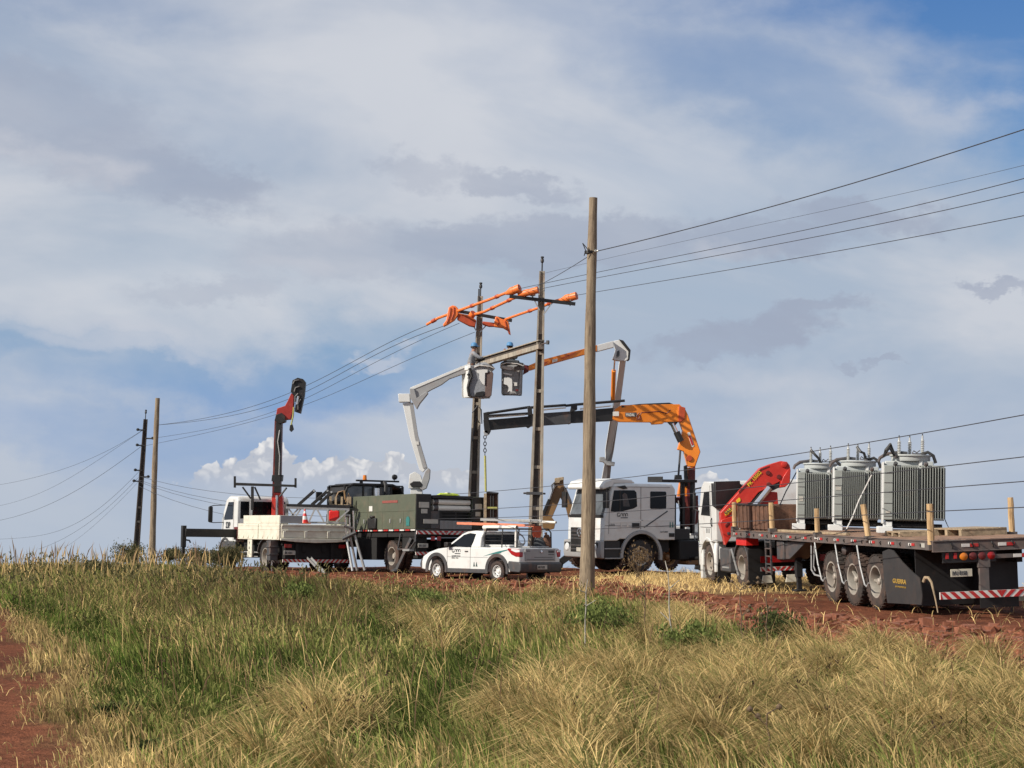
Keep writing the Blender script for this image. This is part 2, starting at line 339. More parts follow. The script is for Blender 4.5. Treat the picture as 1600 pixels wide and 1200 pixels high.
def wheel(parent,x,y,z,R,w,side,style='disc',rimm=None,tyrem=None):
    """side=+1: outer face towards +y"""
    m=MB(); rr=R*.58; o=(x,y,z); ax=(0,side,0); h=w/2
    m.lathe([(rr,-h*.8),(rr+.02,-h*.95),(R*.86,-h),(R*.965,-h*.86),(R,-h*.6),(R,h*.6),(R*.965,h*.86),(R*.86,h),(rr+.02,h*.95),(rr,h*.8),(rr*.97,h*.5),(rr*.97,-h*.5),(rr,-h*.8)],o,ax,40)
    nb=30
    for k in range(nb):
        th=2*math.pi*k/nb
        for q in (-1,1):
            c=np.array([x+math.cos(th+q*.04)*(R+.004),y+q*h*.48,z+math.sin(th+q*.04)*(R+.004)]); rd=np.array([math.cos(th),0,math.sin(th)]); tg=np.array([-math.sin(th),0,math.cos(th)])
            m.obox(c,rd*.012,tg*R*.065,np.array([0,h*.40,0]))
    T=m.build('wheel',tyrem or M['rubber'],parent)
    r=MB()
    if style=='disc':
        r.lathe([(rr*.99,-h*.5),(rr*1.0,h*.62),(rr*1.05,h*.9),(rr*.97,h*.88),(rr*.90,h*.5),(rr*.84,h*.1),(rr*.62,h*.28),(rr*.40,h*.12),(rr*.36,h*.42),(rr*.22,h*.55),(0,h*.58)],o,ax,32)
        r.m=1
        for k in range(8):
            th=2*math.pi*(k+.3)/8; c=(x+math.cos(th)*rr*.73,y+side*h*.22,z+math.sin(th)*rr*.73); r.lathe([(rr*.085,-.02),(rr*.085,.024),(0,.024)],c,ax,10)
        r.m=0
    elif style=='spoke':
        r.lathe([(rr*.99,-h*.5),(rr*1.0,h*.55),(rr*1.06,h*.92),(rr*.95,h*.90),(rr*.90,h*.5),(rr*.88,-h*.4)],o,ax,36)
        r.m=1; r.lathe([(rr*.9,-h*.3),(0,-h*.3)],o,ax,24); r.m=0
        for k in range(3):
            th=2*math.pi*k/3+.9+x*.4; d=np.array([math.cos(th),0,math.sin(th)]); c=np.array(o)+np.array([0,side*h*.2,0])
            r.beam(c+d*rr*.2,c+d*rr*.92,.062,.05,(0,1,0),.04,.05)
        r.lathe([(rr*.24,-h*.2),(rr*.22,h*.5),(rr*.16,h*.62),(0,h*.64)],o,ax,20)
    elif style=='recess':   # rear duals: deep dished disc
        r.lathe([(rr*.99,-h*.5),(rr*1.0,h*.6),(rr*1.05,h*.9),(rr*.96,h*.88),(rr*.90,h*.3),(rr*.86,-h*.5),(rr*.45,-h*.42),(rr*.34,-h*.1),(rr*.30,h*.35),(0,h*.4)],o,ax,32)
        r.m=1
        for k in range(8):
            th=2*math.pi*(k+.3)/8; c=(x+math.cos(th)*rr*.66,y-side*h*.44,z+math.sin(th)*rr*.66); r.lathe([(rr*.1,-.02),(rr*.1,.03),(0,.03)],c,ax,10)
    r.build('rim',[rimm or M['rim'],M['chassis']],T)
    return T
def stripes(parent,x,y0,y1,z0,z1,n=11,name='hazard_stripes',xoff=-.004,lean=1.):
    """chevron board on a rear face at x (facing -x)"""
    b=MB(); b.box(x-.012,x+.03,min(y0,y1),max(y0,y1),z0,z1); bo=b.build(name,M['hw'],parent)
    s=MB(); h=z1-z0; mid=(y0+y1)/2; W_=abs(y1-y0); st=W_/n/1.0; lo,hi=min(y0,y1),max(y0,y1)
    for k in range(-2,n+2):
        for sg in (1,-1):
            a=mid+sg*(k*st+st*.25); q=[(a,z0),(a+sg*st*.5,z0),(a+sg*st*.5-sg*h*lean*-1,z1),(a+sg*h*lean,z1)]
            q=[(min(max(yy,(mid if sg>0 else lo)),(hi if sg>0 else mid)),zz) for yy,zz in q]
            if abs(q[0][0]-q[1][0])+abs(q[2][0]-q[3][0])<.01: continue
            s.prism(q,0,x-.019,x-.013)
    s.build('stripe',M['hr'],bo)
def plate_sign(parent,x,yc,zc,w,h,txt,m=None):
    p=MB().box(x-.012,x+.006,yc-w/2,yc+w/2,zc-h/2,zc+h/2).build('licence_plate',m or M['plate'],parent,.004)
    lettering(txt,h*.72,M['ink'],p,(x-.016,yc+w*.44,zc-h*.26),(0,-1,0),(0,0,1),sx=w*.88/(len(txt)*h*.44),bold=.002)
def wire(name,label,pts,r,cat='power line',group=None,n=40):
    P=np.array([at(*p) for p in pts]); t=np.linspace(0,1,len(P)) if len(P)<3 else None
    if len(P)>=3:
        s_=np.cumsum([0]+[np.linalg.norm(P[i+1]-P[i]) for i in range(len(P)-1)]); t=s_/s_[-1]
    tt=np.linspace(0,1.6 if pts[-1][0]>=1800 else 1.,n); dg=min(len(P)-1,3 if len(P)>4 else 2); Q=np.array([np.polyval(np.polyfit(t,P[:,k],dg),tt) for k in range(3)]).T
    m=MB().tube(Q,r,6); o=m.build(name,M['wire']); return tag(o,label,cat,group)
# ------------------------------------------------------------------ terrain
CP=np.array([(9.1,36,.03),(8.0,41,.05),(6.9,47,.12),(6.3,51,.06),(3.6,61.8,-.05),(8,64.3,-.05),(.3,57.5,-.26),(-1.6,59.5,-.30),(-7.0,64.3,-.33),(-9,67.6,-.40),(-1.9,61.6,-.16),(-4.5,66,-.26),(5.6,44,.0),(0,15,-.02),(-8,20,-.05),(8,18,.05),(-6,40,-.15),(2,38,-.05),(-14,58,-.35),(12,30,.1)])
A_=np.c_[np.ones(len(CP)),CP[:,0],CP[:,1]]; PL=np.linalg.lstsq(A_,CP[:,2],rcond=None)[0]; RES=CP[:,2]-A_@PL
def vnoise(x,y,seed=0):
    x=np.asarray(x,float);y=np.asarray(y,float); xi=np.floor(x).astype(np.int64);yi=np.floor(y).astype(np.int64); fx=x-xi;fy=y-yi
    fx=fx*fx*(3-2*fx);fy=fy*fy*(3-2*fy)
    def h(a,b):
        n=(a*374761393+b*668265263+seed*974634777)&0x7fffffff; n=((n^(n>>13))*1274126177)&0x7fffffff; return ((n^(n>>16))&0xffff)/65535.
    return (h(xi,yi)*(1-fx)+h(xi+1,yi)*fx)*(1-fy)+(h(xi,yi+1)*(1-fx)+h(xi+1,yi+1)*fx)*fy
def fbm(x,y,sc,seed=0,o=4):
    r=0;a=1;t=0
    for k in range(o): r=r+a*vnoise(x*sc,y*sc,seed+k*17);t+=a;a*=.5;sc*=2.03
    return r/t
CX=np.array([-60,-18,-10,-3,4,7.5,10,14,60.]);CY=np.array([56,62,70,69.5,66.5,62,55,47,40.])
def H(x,y):
    x=np.asarray(x,float);y=np.asarray(y,float)
    near=np.clip((95-y)/30,0,1)
    w=[np.exp(-((x-c[0])**2+(y-c[1])**2)/(2*2.6**2)) for c in CP]; sw=sum(w)+.02
    xx=np.clip(x,-30,30); yy=np.clip(y,0,80)
    z=PL[0]+PL[1]*xx+PL[2]*yy+sum(a*r for a,r in zip(w,RES))/sw
    d=np.maximum(0,y-np.interp(x,CX,CY)); fall=.055*np.maximum(d-1.0,0)+.012*np.minimum(d,8)
    return z-fall
def Hd(x,y):  # with surface roughness
    base=H(x,y); f=np.clip((90-y)/20,0,1)
    return base+f*((fbm(x,y,.35,3)-.5)*.10+(fbm(x,y,2.2,5)-.5)*.07*dirtm(x,y))
# the worked red soil: between this line and the trucks
def pxground(u,v,it=6):
    z=0.
    for _ in range(it):
        d=ray(u,v); t=(z-EYE)/d[2]; p=O+d*t; z=float(H(p[0],p[1]))
    return p
BL=[(330,888),(380,905),(500,914),(600,925),(700,932),(800,934),(900,928),(1000,945),(1100,972),(1200,1003),(1300,1022),(1450,1040),(1600,1066),(1750,1085)]
BLW=np.array([pxground(*b)[:2] for b in BL])
def dirtm(x,y):
    yl=np.interp(x,BLW[:,0],BLW[:,1])
    m=np.clip((y-yl+ (fbm(x,y,.6,9)-.5)*2.5)/1.2,0,1)
    return np.where(x<BLW[0,0]-.5,0,m)
TE=np.array([pxground(*b)[:2] for b in [(150,1290),(142,1200),(122,1120),(98,1050),(74,1000),(42,960),(0,938),(-90,926)]])  # right edge of the red track
TE2=np.array([pxground(*b)[:2] for b in [(370,1290),(300,1200),(245,1120),(185,1050),(132,1000),(74,960),(0,935),(-90,925)]]) # edge of the dry verge
def trackm(x,y,E_=TE,w=.5):
    o=np.argsort(E_[:,1]); ye_,xe_=E_[o,1],E_[o,0]; xe=np.interp(y,np.r_[ye_,ye_[-1]+4,ye_[-1]+14],np.r_[xe_,xe_[-1]-8,-80])
    return np.clip((xe-x+(fbm(x,y,1.5,21)-.5)*.9)/w,0,1)
xs=np.concatenate([-np.geomspace(1500,26,26),np.arange(-25,25.01,.16),np.geomspace(26,1500,26)])
ys=np.concatenate([-np.geomspace(200,6,8),np.arange(-4,9,1.),np.arange(9.2,76,.16),np.geomspace(77,2500,40)])
X,Y=np.meshgrid(xs,ys); Z=Hd(X,Y)
nx,ny=len(xs),len(ys)
me=bpy.data.meshes.new('ground'); vv=np.c_[X.ravel(),Y.ravel(),Z.ravel()]
i=np.arange(nx*ny).reshape(ny,nx); q=np.stack([i[:-1,:-1],i[:-1,1:],i[1:,1:],i[1:,:-1]],-1).reshape(-1,4)
def fastmesh(me,v,faces_flat,starts,totals,cols=None,smooth=True):
    me.vertices.add(len(v)); me.vertices.foreach_set('co',np.ascontiguousarray(v,dtype=np.float32).ravel())
    me.loops.add(len(faces_flat)); me.loops.foreach_set('vertex_index',faces_flat.astype(np.int32))
    me.polygons.add(len(starts)); me.polygons.foreach_set('loop_start',starts.astype(np.int32))
    me.polygons.foreach_set('use_smooth',np.full(len(starts),smooth))
    if cols is not None:
        a=me.color_attributes.new('tint','FLOAT_COLOR','POINT'); a.data.foreach_set('color',np.ascontiguousarray(np.c_[cols,np.ones(len(cols))],dtype=np.float32).ravel())
    me.update(calc_edges=True)
def straw(x,y):   # straw litter spread over the soil beside the trucks
    g=fbm(x,y,.5,31); r=np.exp(-((x-5.2)/4.2)**2-((y-52)/9)**2)
    return np.clip((r*1.3+g*.9-.95)*4,0,1)
dm=dirtm(X,Y);tm=trackm(X,Y);tm2=trackm(X,Y,TE2,1.2); st=straw(X,Y); n3=fbm(X,Y,1.2,41)
red=np.array([.235,.083,.042]); red2=np.array([.12,.042,.024]); tan=np.array([.30,.19,.088]); und=np.array([.085,.072,.032]); mx=lambda a,b,f:a*(1-f[...,None])+b*f[...,None]
soil=mx(red,red2,np.clip((n3-.3)*2,0,1)); c=mx(np.broadcast_to(und,soil.shape),np.broadcast_to(tan*.6,soil.shape),np.clip((fbm(X,Y,.8,51)-.4)*2,0,1))
c=mx(c,np.broadcast_to(tan*.62+red*.35,soil.shape),tm2*np.clip(fbm(X,Y,2.,61)*1.4,0,1)); c=mx(c,soil,tm); c=mx(c,soil,dm); c=mx(c,np.broadcast_to(tan,soil.shape),st*dm)
far=np.clip((Y-85)/60,0,1); c=mx(c,np.broadcast_to(np.array([.10,.12,.05]),soil.shape),far)
fastmesh(me,vv,q.ravel(),np.arange(len(q))*4,None,c.reshape(-1,3))
def groundmat():
    m=bpy.data.materials.new('soil_and_litter'); m.use_nodes=True; t=NT(m.node_tree)
    at_=t.n('ShaderNodeAttribute',attribute_name='tint').outputs['Color']; P_=t.n('ShaderNodeNewGeometry').outputs['Position']
    n=t.noise(P_,5.,6,.7); n2=t.noise(P_,34.,4,.7); f=t.ramp(n,[(.3,.55),(.7,1.45)]); c=t.mix(1.,at_,f,'MULTIPLY'); c=t.mix(1.,c,t.ramp(n2,[(.3,.65),(.7,1.3)]),'MULTIPLY')
    b=t.n('ShaderNodeBsdfPrincipled'); t.set(b.inputs['Base Color'],c); b.inputs['Roughness'].default_value=1; b.inputs['Specular IOR Level'].default_value=.1
    bp=t.n('ShaderNodeBump'); bp.inputs['Distance'].default_value=.12; bp.inputs['Strength'].default_value=.9; t.set(bp.inputs['Height'],t.math('ADD',n,t.math('MULTIPLY',n2,.4))); t.set(b.inputs['Normal'],bp.outputs[0])
    o=t.n('ShaderNodeOutputMaterial'); t.nt.links.new(b.outputs[0],o.inputs[0]); return m
me.materials.append(groundmat())
g=bpy.data.objects.new('ground',me); COL.objects.link(g); g['kind']='structure'
def leafmat(name,trans=.28):
    m=bpy.data.materials.new(name); m.use_nodes=True; t=NT(m.node_tree)
    a=t.n('ShaderNodeAttribute',attribute_name='tint').outputs['Color']
    d=t.n('ShaderNodeBsdfDiffuse'); tr=t.n('ShaderNodeBsdfTranslucent'); t.set(d.inputs[0],a); t.set(tr.inputs[0],a)
    ms=t.n('ShaderNodeMixShader'); ms.inputs[0].default_value=trans; t.nt.links.new(d.outputs[0],ms.inputs[1]); t.nt.links.new(tr.outputs[0],ms.inputs[2])
    o=t.n('ShaderNodeOutputMaterial'); t.nt.links.new(ms.outputs[0],o.inputs[0]); return m
M['leaf']=leafmat('grass_blades')
M['twig']=mat('dry_stem',(.13,.085,.05),.9,0,.3,10); M['twigw']=mat('pale_bark',(.36,.33,.28),.9,0,.25,14)
# ------------------------------------------------------------------ grass
def blades(root,L,w,ang,lean,droop,c0,c1,head=None,faceaz=None):
    """numpy ribbons: root (n,3), length, width, lean direction, lean amount, extra droop; colours root->tip"""
    n=len(root); K=4; T=np.array([0,.35,.68,1.]); dirx=np.stack([np.cos(ang),np.sin(ang),0*ang],1)
    fa=rng.uniform(-.9,.9,n) if faceaz is None else faceaz
    sidev=np.stack([np.cos(fa),np.sin(fa)*1.,0*fa],1)
    V_=np.zeros((n,7,3));C_=np.zeros((n,7,3))
    for k,t in enumerate(T):
        hz=lean*t+droop*t*t; vz=np.sqrt(np.maximum(.02,1-np.clip(hz,0,.98)**2))
        p=root+dirx*(L*hz*t**.6)[:,None]*1.; p[:,2]+=L*t*vz*(1-.45*droop*t*t)
        wk=w*(1-.25*t) if head is None else w*np.where(head&(k==2),1.7,1-.35*t)
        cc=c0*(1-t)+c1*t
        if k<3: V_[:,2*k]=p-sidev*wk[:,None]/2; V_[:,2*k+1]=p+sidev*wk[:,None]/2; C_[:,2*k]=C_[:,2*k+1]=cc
        else: V_[:,6]=p; C_[:,6]=cc
    b=(np.arange(n)*7)[:,None]
    fq=np.concatenate([b+np.array([0,1,3,2]),b+np.array([2,3,5,4]),b+np.array([4,5,6])],1)   # 11 loops per blade
    st=(np.arange(n)*11)[:,None]+np.array([0,4,8])
    return V_.reshape(-1,3),C_.reshape(-1,3),fq.ravel(),st.ravel()
def blade_object(name,parts):
    vo=0;lo=0;Vs=[];Cs=[];Fs=[];Ss=[]
    for v,c,f,s in parts: Vs.append(v);Cs.append(c);Fs.append(f+vo);Ss.append(s+lo);vo+=len(v);lo+=len(f)
    me=bpy.data.meshes.new(name); fastmesh(me,np.concatenate(Vs),np.concatenate(Fs),np.concatenate(Ss),None,np.concatenate(Cs)); me.materials.append(M['leaf'])
    o=bpy.data.objects.new(name,me); COL.objects.link(o); return o
def projv(P):
    d=P-O; z=d@fwd; return 800+F*(d@right)/z,600-F*(d@up)/z
STRAW=np.array([.84,.61,.27]);STRAW2=np.array([.60,.42,.19]);GRN=np.array([.20,.27,.06]);GRN2=np.array([.055,.080,.026]);OLV=np.array([.21,.20,.07]);BRN=np.array([.22,.14,.08]);YG=np.array([.38,.38,.12])
def g2(u,v,cx,cy,rx,ry): return np.exp(-((u-cx)/rx)**2-((v-cy)/ry)**2)
# golden tussocks, green patches in photo pixels of their foot: (u,v,rx,ry)
GOLD=[(1310,1030,95,38),(1400,1040,60,30),(1180,1115,60,30),(1220,1090,70,26),(880,960,60,18),(760,980,55,22),(590,960,50,20),(1060,1085,55,28),(960,1090,40,28),(1060,990,30,16),(1500,1180,110,50),(1230,1190,120,50),(1430,1120,70,30),(500,1190,70,40),(900,1190,60,40),(1580,1110,50,40),(670,1000,50,20),(1130,1170,60,40),(830,1150,40,40)]
GRNP=[(950,990,45,26),(1085,1035,42,28),(660,955,28,18),(1500,1080,80,26),(1390,1180,60,40),(470,950,30,16),(1200,1010,40,16),(620,1010,70,30),(380,1130,60,30),(720,1110,120,60),(620,1170,120,40),(1560,1060,60,20),(240,1090,90,50),(130,1000,50,30),(60,960,60,18),(450,1080,90,40),(1000,1140,40,60),(700,1050,60,40)]
def field(u,v,L_): 
    r=0
    for a in L_: r=np.maximum(r,g2(u,v,*a))
    return r
def scatter(n,y0,y1):
    t=rng.uniform(0,1,n); y=y0+(y1-y0)*t if False else np.sqrt(y0**2+(y1**2-y0**2)*t); x=rng.uniform(-.38,.44,n)*y+rng.normal(0,.6,n)*0
    return x,y
parts=[]
for (y0,y1,n,wf) in ((9.5,20,90000,.85),(20,34,125000,1.15),(34,60,130000,1.6),(50,74,46000,2.2)):
    x,y=scatter(n,y0,y1)
    dm=dirtm(x,y); tm=trackm(x,y); tm2=trackm(x,y,TE2,1.2)
    z=Hd(x,y)-.02; R=np.c_[x,y,z]; u,v=projv(R)
    leftcrest=(u<360)
    keep=(rng.uniform(0,1,n)>dm*.985-.0)&(rng.uniform(0,1,n)>tm*.97)
    keep&=(rng.uniform(0,1,n)<.15+1.25*fbm(x,y,1.3,77))&((rng.uniform(0,1,n)>tm2*.45))
    keep&=~((y>np.interp(x,CX,CY)+1.5))
    x,y,R,u,v,dm,tm,tm2=[a[keep] for a in (x,y,R,u,v,dm,tm,tm2)]; n=len(x)
    gold=field(u,v,GOLD); grn=field(u,v,GRNP); cl=fbm(x,y,1.6,88); cl2=fbm(x,y,.45,99); big=fbm(x,y,.22,111)
    weeds=g2(u,v,470,950,270,80)*(u<800); lush=np.clip(1-np.abs(v-np.interp(u,[-50,0,100,200,300,420,560],[905,935,985,1050,1110,1160,1215]))/np.interp(u,[0,600],[26,60]),0,1)*(u<520)
    q=rng.uniform(0,1,n)
    gold=np.clip(gold+ (cl-.5)*1.1,0,1)*(1-lush); pg=np.clip(.44+gold*.36+(big-.5)*.9+(cl2-.5)*.5-grn*.7-weeds*.35-lush*1.2+tm2*1.2,0,1)
    mott=fbm(x,y,3.1,131,3); pg=np.clip(pg+(mott-.5)*.9,.04,.93); isst=q<pg
    k=rng.uniform(0,1,n)[:,None]
    cg=GRN*(1-k)+YG*k; cg=np.where((rng.uniform(0,1,n)<weeds*.8)[:,None],OLV*(1-k)+BRN*k,cg); cg=np.where((rng.uniform(0,1,n)<lush)[:,None],np.array([.17,.31,.05])*(1-k)+YG*k,cg)
    cg=np.where(((grn>.4)&(rng.uniform(0,1,n)<.7))[:,None],GRN2*(1-k)+GRN*k,cg)
    cs=STRAW*(1-k)+STRAW2*k; cs=np.where(((weeds>.4)&(rng.uniform(0,1,n)<.45))[:,None],np.array([.24,.16,.09]),cs)
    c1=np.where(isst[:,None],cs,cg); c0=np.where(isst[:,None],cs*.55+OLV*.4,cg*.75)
    dk=np.clip((mott-.35)*3.2,.42,1.15)[:,None]*rng.uniform(.75,1.2,n)[:,None]; c0=c0*dk; c1=c1*(.35+.65*dk)  # darkens blades in patches, roots most, painting shaded gaps between clumps
    L=.16+.30*cl+.20*cl2*rng.uniform(.2,1,n)+gold*.24+weeds*.16; L=L*(.55+.6*rng.uniform(0,1,n)); L=np.where(grn>.4,L*.85,L)
    near_soil=np.clip(1-(np.interp(x,BLW[:,0],BLW[:,1])-y)/7,0,1)*(x>BLW[0,0]-.5); L=L*(1-.45*lush)*(1-.80*tm2)*(1-.72*dm)*np.where(y>56,.75,1)*(1-.45*near_soil)
    L*=np.interp(big,[.3,.7],[.8,1.15])
    ang=rng.uniform(0,2*np.pi,n)*.55+np.pi*.62+ (cl2-.5)*5; lean=rng.uniform(.02,.32,n)+gold*.22; droop=rng.uniform(0,.35,n)+gold*.45
    w=(rng.uniform(.0060,.0125,n)+np.where(isst,0,.003))*wf
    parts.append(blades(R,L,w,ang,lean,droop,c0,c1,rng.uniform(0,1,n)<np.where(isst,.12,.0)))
# tall seed stalks rising above the sward
def stalks(n,y0,y1,hl,col,w,cond=None,headp=1.):
    x,y=scatter(n,y0,y1); z=Hd(x,y); R=np.c_[x,y,z]; u,v=projv(R); k=(dirtm(x,y)<.2)&(trackm(x,y,TE2,1.2)<.3)&(y<np.interp(x,CX,CY)+1.)
    if cond is not None: k&=cond(u,v)
    R=R[k]; n=len(R); kk=rng.uniform(0,1,n)[:,None]
    return blades(R,rng.uniform(*hl,n),np.full(n,w),rng.uniform(0,6.28,n),rng.uniform(0,.16,n),rng.uniform(0,.22,n),col*(.7+.3*kk),col*(.8+.5*kk),rng.uniform(0,1,n)<headp)
parts+=[stalks(260,14,30,(.4,.8),STRAW,.004),stalks(420,28,44,(.35,.65),STRAW2,.007),stalks(1100,14,40,(.35,.75),BRN,.006),
        stalks(1500,46,66,(.45,.95),STRAW2,.016,lambda u,v:u<380),stalks(500,50,68,(.6,1.15),BRN*1.2,.020,lambda u,v:(u<350)),
        stalks(500,40,56,(.25,.5),STRAW,.013,lambda u,v:(u>600)&(u<1250))]
# broad weed leaves on stems and dark seed heads among the blades
def weeds_(n,y0,y1,zr,lr,w,cols,cond=None):
    x,y=scatter(n,y0,y1); k=(dirtm(x,y)<.3)&(trackm(x,y,TE2,1.2)<.4)&(fbm(x,y,.9,207)>.47)&(y<np.interp(x,CX,CY)+1.); x,y=x[k],y[k]
    R=np.c_[x,y,Hd(x,y)]; u,v=projv(R)
    if cond is not None: q=cond(u,v); R=R[q]
    n=len(R); m=6; R=np.repeat(R,m,0)+rng.normal(0,1,(n*m,3))*np.array([.05,.05,0]); R[:,2]+=rng.uniform(*zr,n*m); n=len(R); kk=rng.uniform(0,1,n)[:,None]
    c=np.array(cols[0])*(1-kk)+np.array(cols[1])*kk; return blades(R,rng.uniform(*lr,n),np.full(n,w),rng.uniform(0,6.28,n),rng.uniform(.2,.9,n),rng.uniform(0,.4,n),c*.8,c)
parts+=[weeds_(3600,13,26,(.05,.38),(.04,.10),.014,((.12,.14,.04),(.34,.33,.11)),lambda u,v:(rng.uniform(0,1,len(u))<np.where(u>680,.30,1)*np.where(field(u,v,GOLD)>.35,.25,1))),weeds_(3600,26,46,(.05,.36),(.06,.12),.022,((.11,.12,.04),(.30,.28,.10)),lambda u,v:(rng.uniform(0,1,len(u))<np.where(u>760,.35,1)*np.where(field(u,v,GOLD)>.35,.3,1))),
        weeds_(2600,36,62,(.1,.55),(.08,.16),.035,((.09,.085,.04),(.22,.19,.09)),lambda u,v:(u<520)),weeds_(900,13,42,(.36,.46),(.02,.04),.014,((.06,.04,.03),(.12,.08,.05)))]
go=blade_object('grass',parts); tag(go,'tall dry and green grass covering the bank before the trucks','grass',kind='stuff')
# big arching tufts inside the golden patches
tp=[]
for (cu,cv,rx,ry) in GOLD:
    for _ in range(9):
        p=pxground(cu+rng.normal(0,rx*.75),min(1320,cv+rng.normal(0,ry*.75))); 
        if dirtm(p[0],p[1])>.6: continue
        n=250; a=rng.uniform(0,6.28,n); rr=np.abs(rng.normal(0,.10,n)); tone=rng.uniform(.70,1.22); bias=rng.uniform(2.4,4.2); x=p[0]+np.cos(a)*rr;y=p[1]+np.sin(a)*rr; R=np.c_[x,y,Hd(x,y)-.02]
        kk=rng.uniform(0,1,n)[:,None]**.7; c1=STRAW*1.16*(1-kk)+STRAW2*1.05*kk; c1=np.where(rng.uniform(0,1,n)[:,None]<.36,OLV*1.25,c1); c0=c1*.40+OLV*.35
        L=rng.uniform(.40,.85,n)*(1 if p[1]<30 else .75); 
        aa=np.where(rng.uniform(0,1,n)<.5,bias+rng.normal(0,.45,n),a); c1=c1*tone; c0=c0*tone
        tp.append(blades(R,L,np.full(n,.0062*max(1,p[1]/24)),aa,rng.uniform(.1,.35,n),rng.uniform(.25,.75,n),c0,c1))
to=blade_object('straw_tussocks',tp); tag(to,'golden arching tufts of dry grass standing in clumps','grass tufts',kind='stuff')
# soil clods along the pushed-up berm
def clods(n):
    b=MB(); 
    for _ in range(n):
        u=random.uniform(380,1640); vt=np.interp(u,[380,600,800,900,1000,1100,1200,1300,1450,1640],[892,903,912,905,915,930,950,962,975,985]); vb=np.interp(u,[p[0] for p in BL],[p[1] for p in BL])
        p=pxground(u,random.uniform(vt,vb+2)); 
        r=abs(random.gauss(0,.035))+.02; z=float(Hd(p[0],p[1])); vs=[]
        for i in (-1,1):
            for j in (-1,1):
                for k in (-1,1): vs.append((p[0]+r*i*random.uniform(.5,1.3),p[1]+r*j*random.uniform(.5,1.3),z+r*.4+r*k*random.uniform(.4,.9)))
        b.add(vs,[(0,1,3,2),(4,6,7,5),(0,4,5,1),(2,3,7,6),(0,2,6,4),(1,5,7,3)])
    return b
M['soil']=mat('red_soil_clods',(.225,.078,.040),1,0,.35,9,bump=.5)
cb=clods(4200).build('soil_clods',M['soil'],smooth=10); tag(cb,'loose clods of red soil along the graded strip','soil',kind='stuff')
# straw lying flat on the soil
n=26000; x=rng.uniform(-8,16,n); y=rng.uniform(32,66,n); k=(dirtm(x,y)>.5)&(rng.uniform(0,1,n)<straw(x,y)*.9+.06); x,y=x[k],y[k]; n=len(x); R=np.c_[x,y,Hd(x,y)+.01]
kk=rng.uniform(0,1,n)[:,None]; sb=blades(R,rng.uniform(.1,.35,n),np.full(n,.012),rng.uniform(0,6.28,n),rng.uniform(.6,.95,n),rng.uniform(0,.1,n),STRAW*(.7+.5*kk),STRAW*(.8+.5*kk))
n=15000; x=rng.uniform(-14,-2,n); y=rng.uniform(11,44,n); k=(trackm(x,y,TE2,1.2)>.15)&(rng.uniform(0,1,n)>trackm(x,y)*.88); x,y=x[k],y[k]; n=len(x); R=np.c_[x,y,Hd(x,y)+.012]
kk=rng.uniform(0,1,n)[:,None]; sb2=blades(R,rng.uniform(.06,.2,n),np.full(n,.008),rng.uniform(0,6.28,n),rng.uniform(.75,.96,n),rng.uniform(0,.1,n),STRAW*(.5+.4*kk),STRAW*(.6+.4*kk))
lo_=blade_object('straw_litter',[sb,sb2]); tag(lo_,'cut straw lying over the red soil near the trucks','straw',kind='stuff')
# ------------------------------------------------------------------ single plants
def bush(name,label,cat,u,v,rx,rz,n,cols,leaf=.05,stem='twig',Y=None,group=None,dens=1.,shape=1.):
    p=pxground(u,v) if Y is None else at(u,v,Y); z=float(Hd(p[0],p[1])); base=np.array([p[0],p[1],z])
    t=thing(name,label,cat,tuple(base),0,group); s=MB(); tips=[]
    for k in range(9):
        a=random.uniform(0,6.28); r=random.uniform(.2,.95)*rx; e=np.array([math.cos(a)*r,math.sin(a)*r,rz*2*random.uniform(.55,1.)*(1-.35*(r/rx)**2)]); mid=e*np.array([.35,.35,.55]); s.tube([(0,0,-.05),mid,e],[.012,.009,.004],5)
        for q in range(4):
            f=random.uniform(.4,.95); b0=mid*(1-f)+e*f; b1=b0+np.array([random.gauss(0,.3)*rx,random.gauss(0,.3)*rx,random.uniform(.05,.3)*rz]); s.tube([b0,b1],[.006,.003],4); tips+=[b0,b1]
    s.build('stem',M[stem],t)
    tips=np.array(tips); c=tips[rng.integers(0,len(tips),n)]+rng.normal(0,1,(n,3))*np.array([rx*.13,rx*.13,rz*.22]); c[:,2]=np.abs(c[:,2])+.02
    L_=rng.uniform(.6,1.3,n)*leaf; a=rng.uniform(0,6.28,n); kk=rng.uniform(0,1,n)[:,None]; C1=np.array(cols[0])*(1-kk)+np.array(cols[1])*kk
    o=blade_object('foliage',[blades(c,L_,L_*.42,a,rng.uniform(.1,.8,n),rng.uniform(0,.3,n),C1*.9,C1)]); o.parent=t; return t
G1=((.08,.105,.032),(.25,.29,.09)); G2=((.045,.065,.028),(.13,.14,.05)); B1=((.12,.085,.05),(.22,.15,.085))
bush('green_shrub','bushy green shrub in the grass just below the timber pole','shrub',952,1012,.46,.30,2300,G1,.05)
bush('green_shrub','round bright green shrub between golden tufts right of the pole foot','shrub',1086,1052,.40,.26,2000,G1,.048)
bush('green_shrub','small green shrub in the grass below the pickup front wheel','shrub',662,975,.40,.26,1400,G1,.05)
bush('green_shrub','low green shrub on the grass bank below the striped bumper of the flatbed truck','shrub',470,968,.4,.28,1500,G1,.05)
bush('green_shrub','grey-green shrub on the bank below the dry black stalks','shrub',1212,1022,.4,.28,1500,G2,.05)
bush('weed_clump','small dark green weed on the dry verge beside the track','weed',180,1128,.20,.07,500,G2,.05)
bush('weed_clump','dark green weed patch at the lower left edge of the grass','weed',245,1184,.16,.05,400,G2,.05)
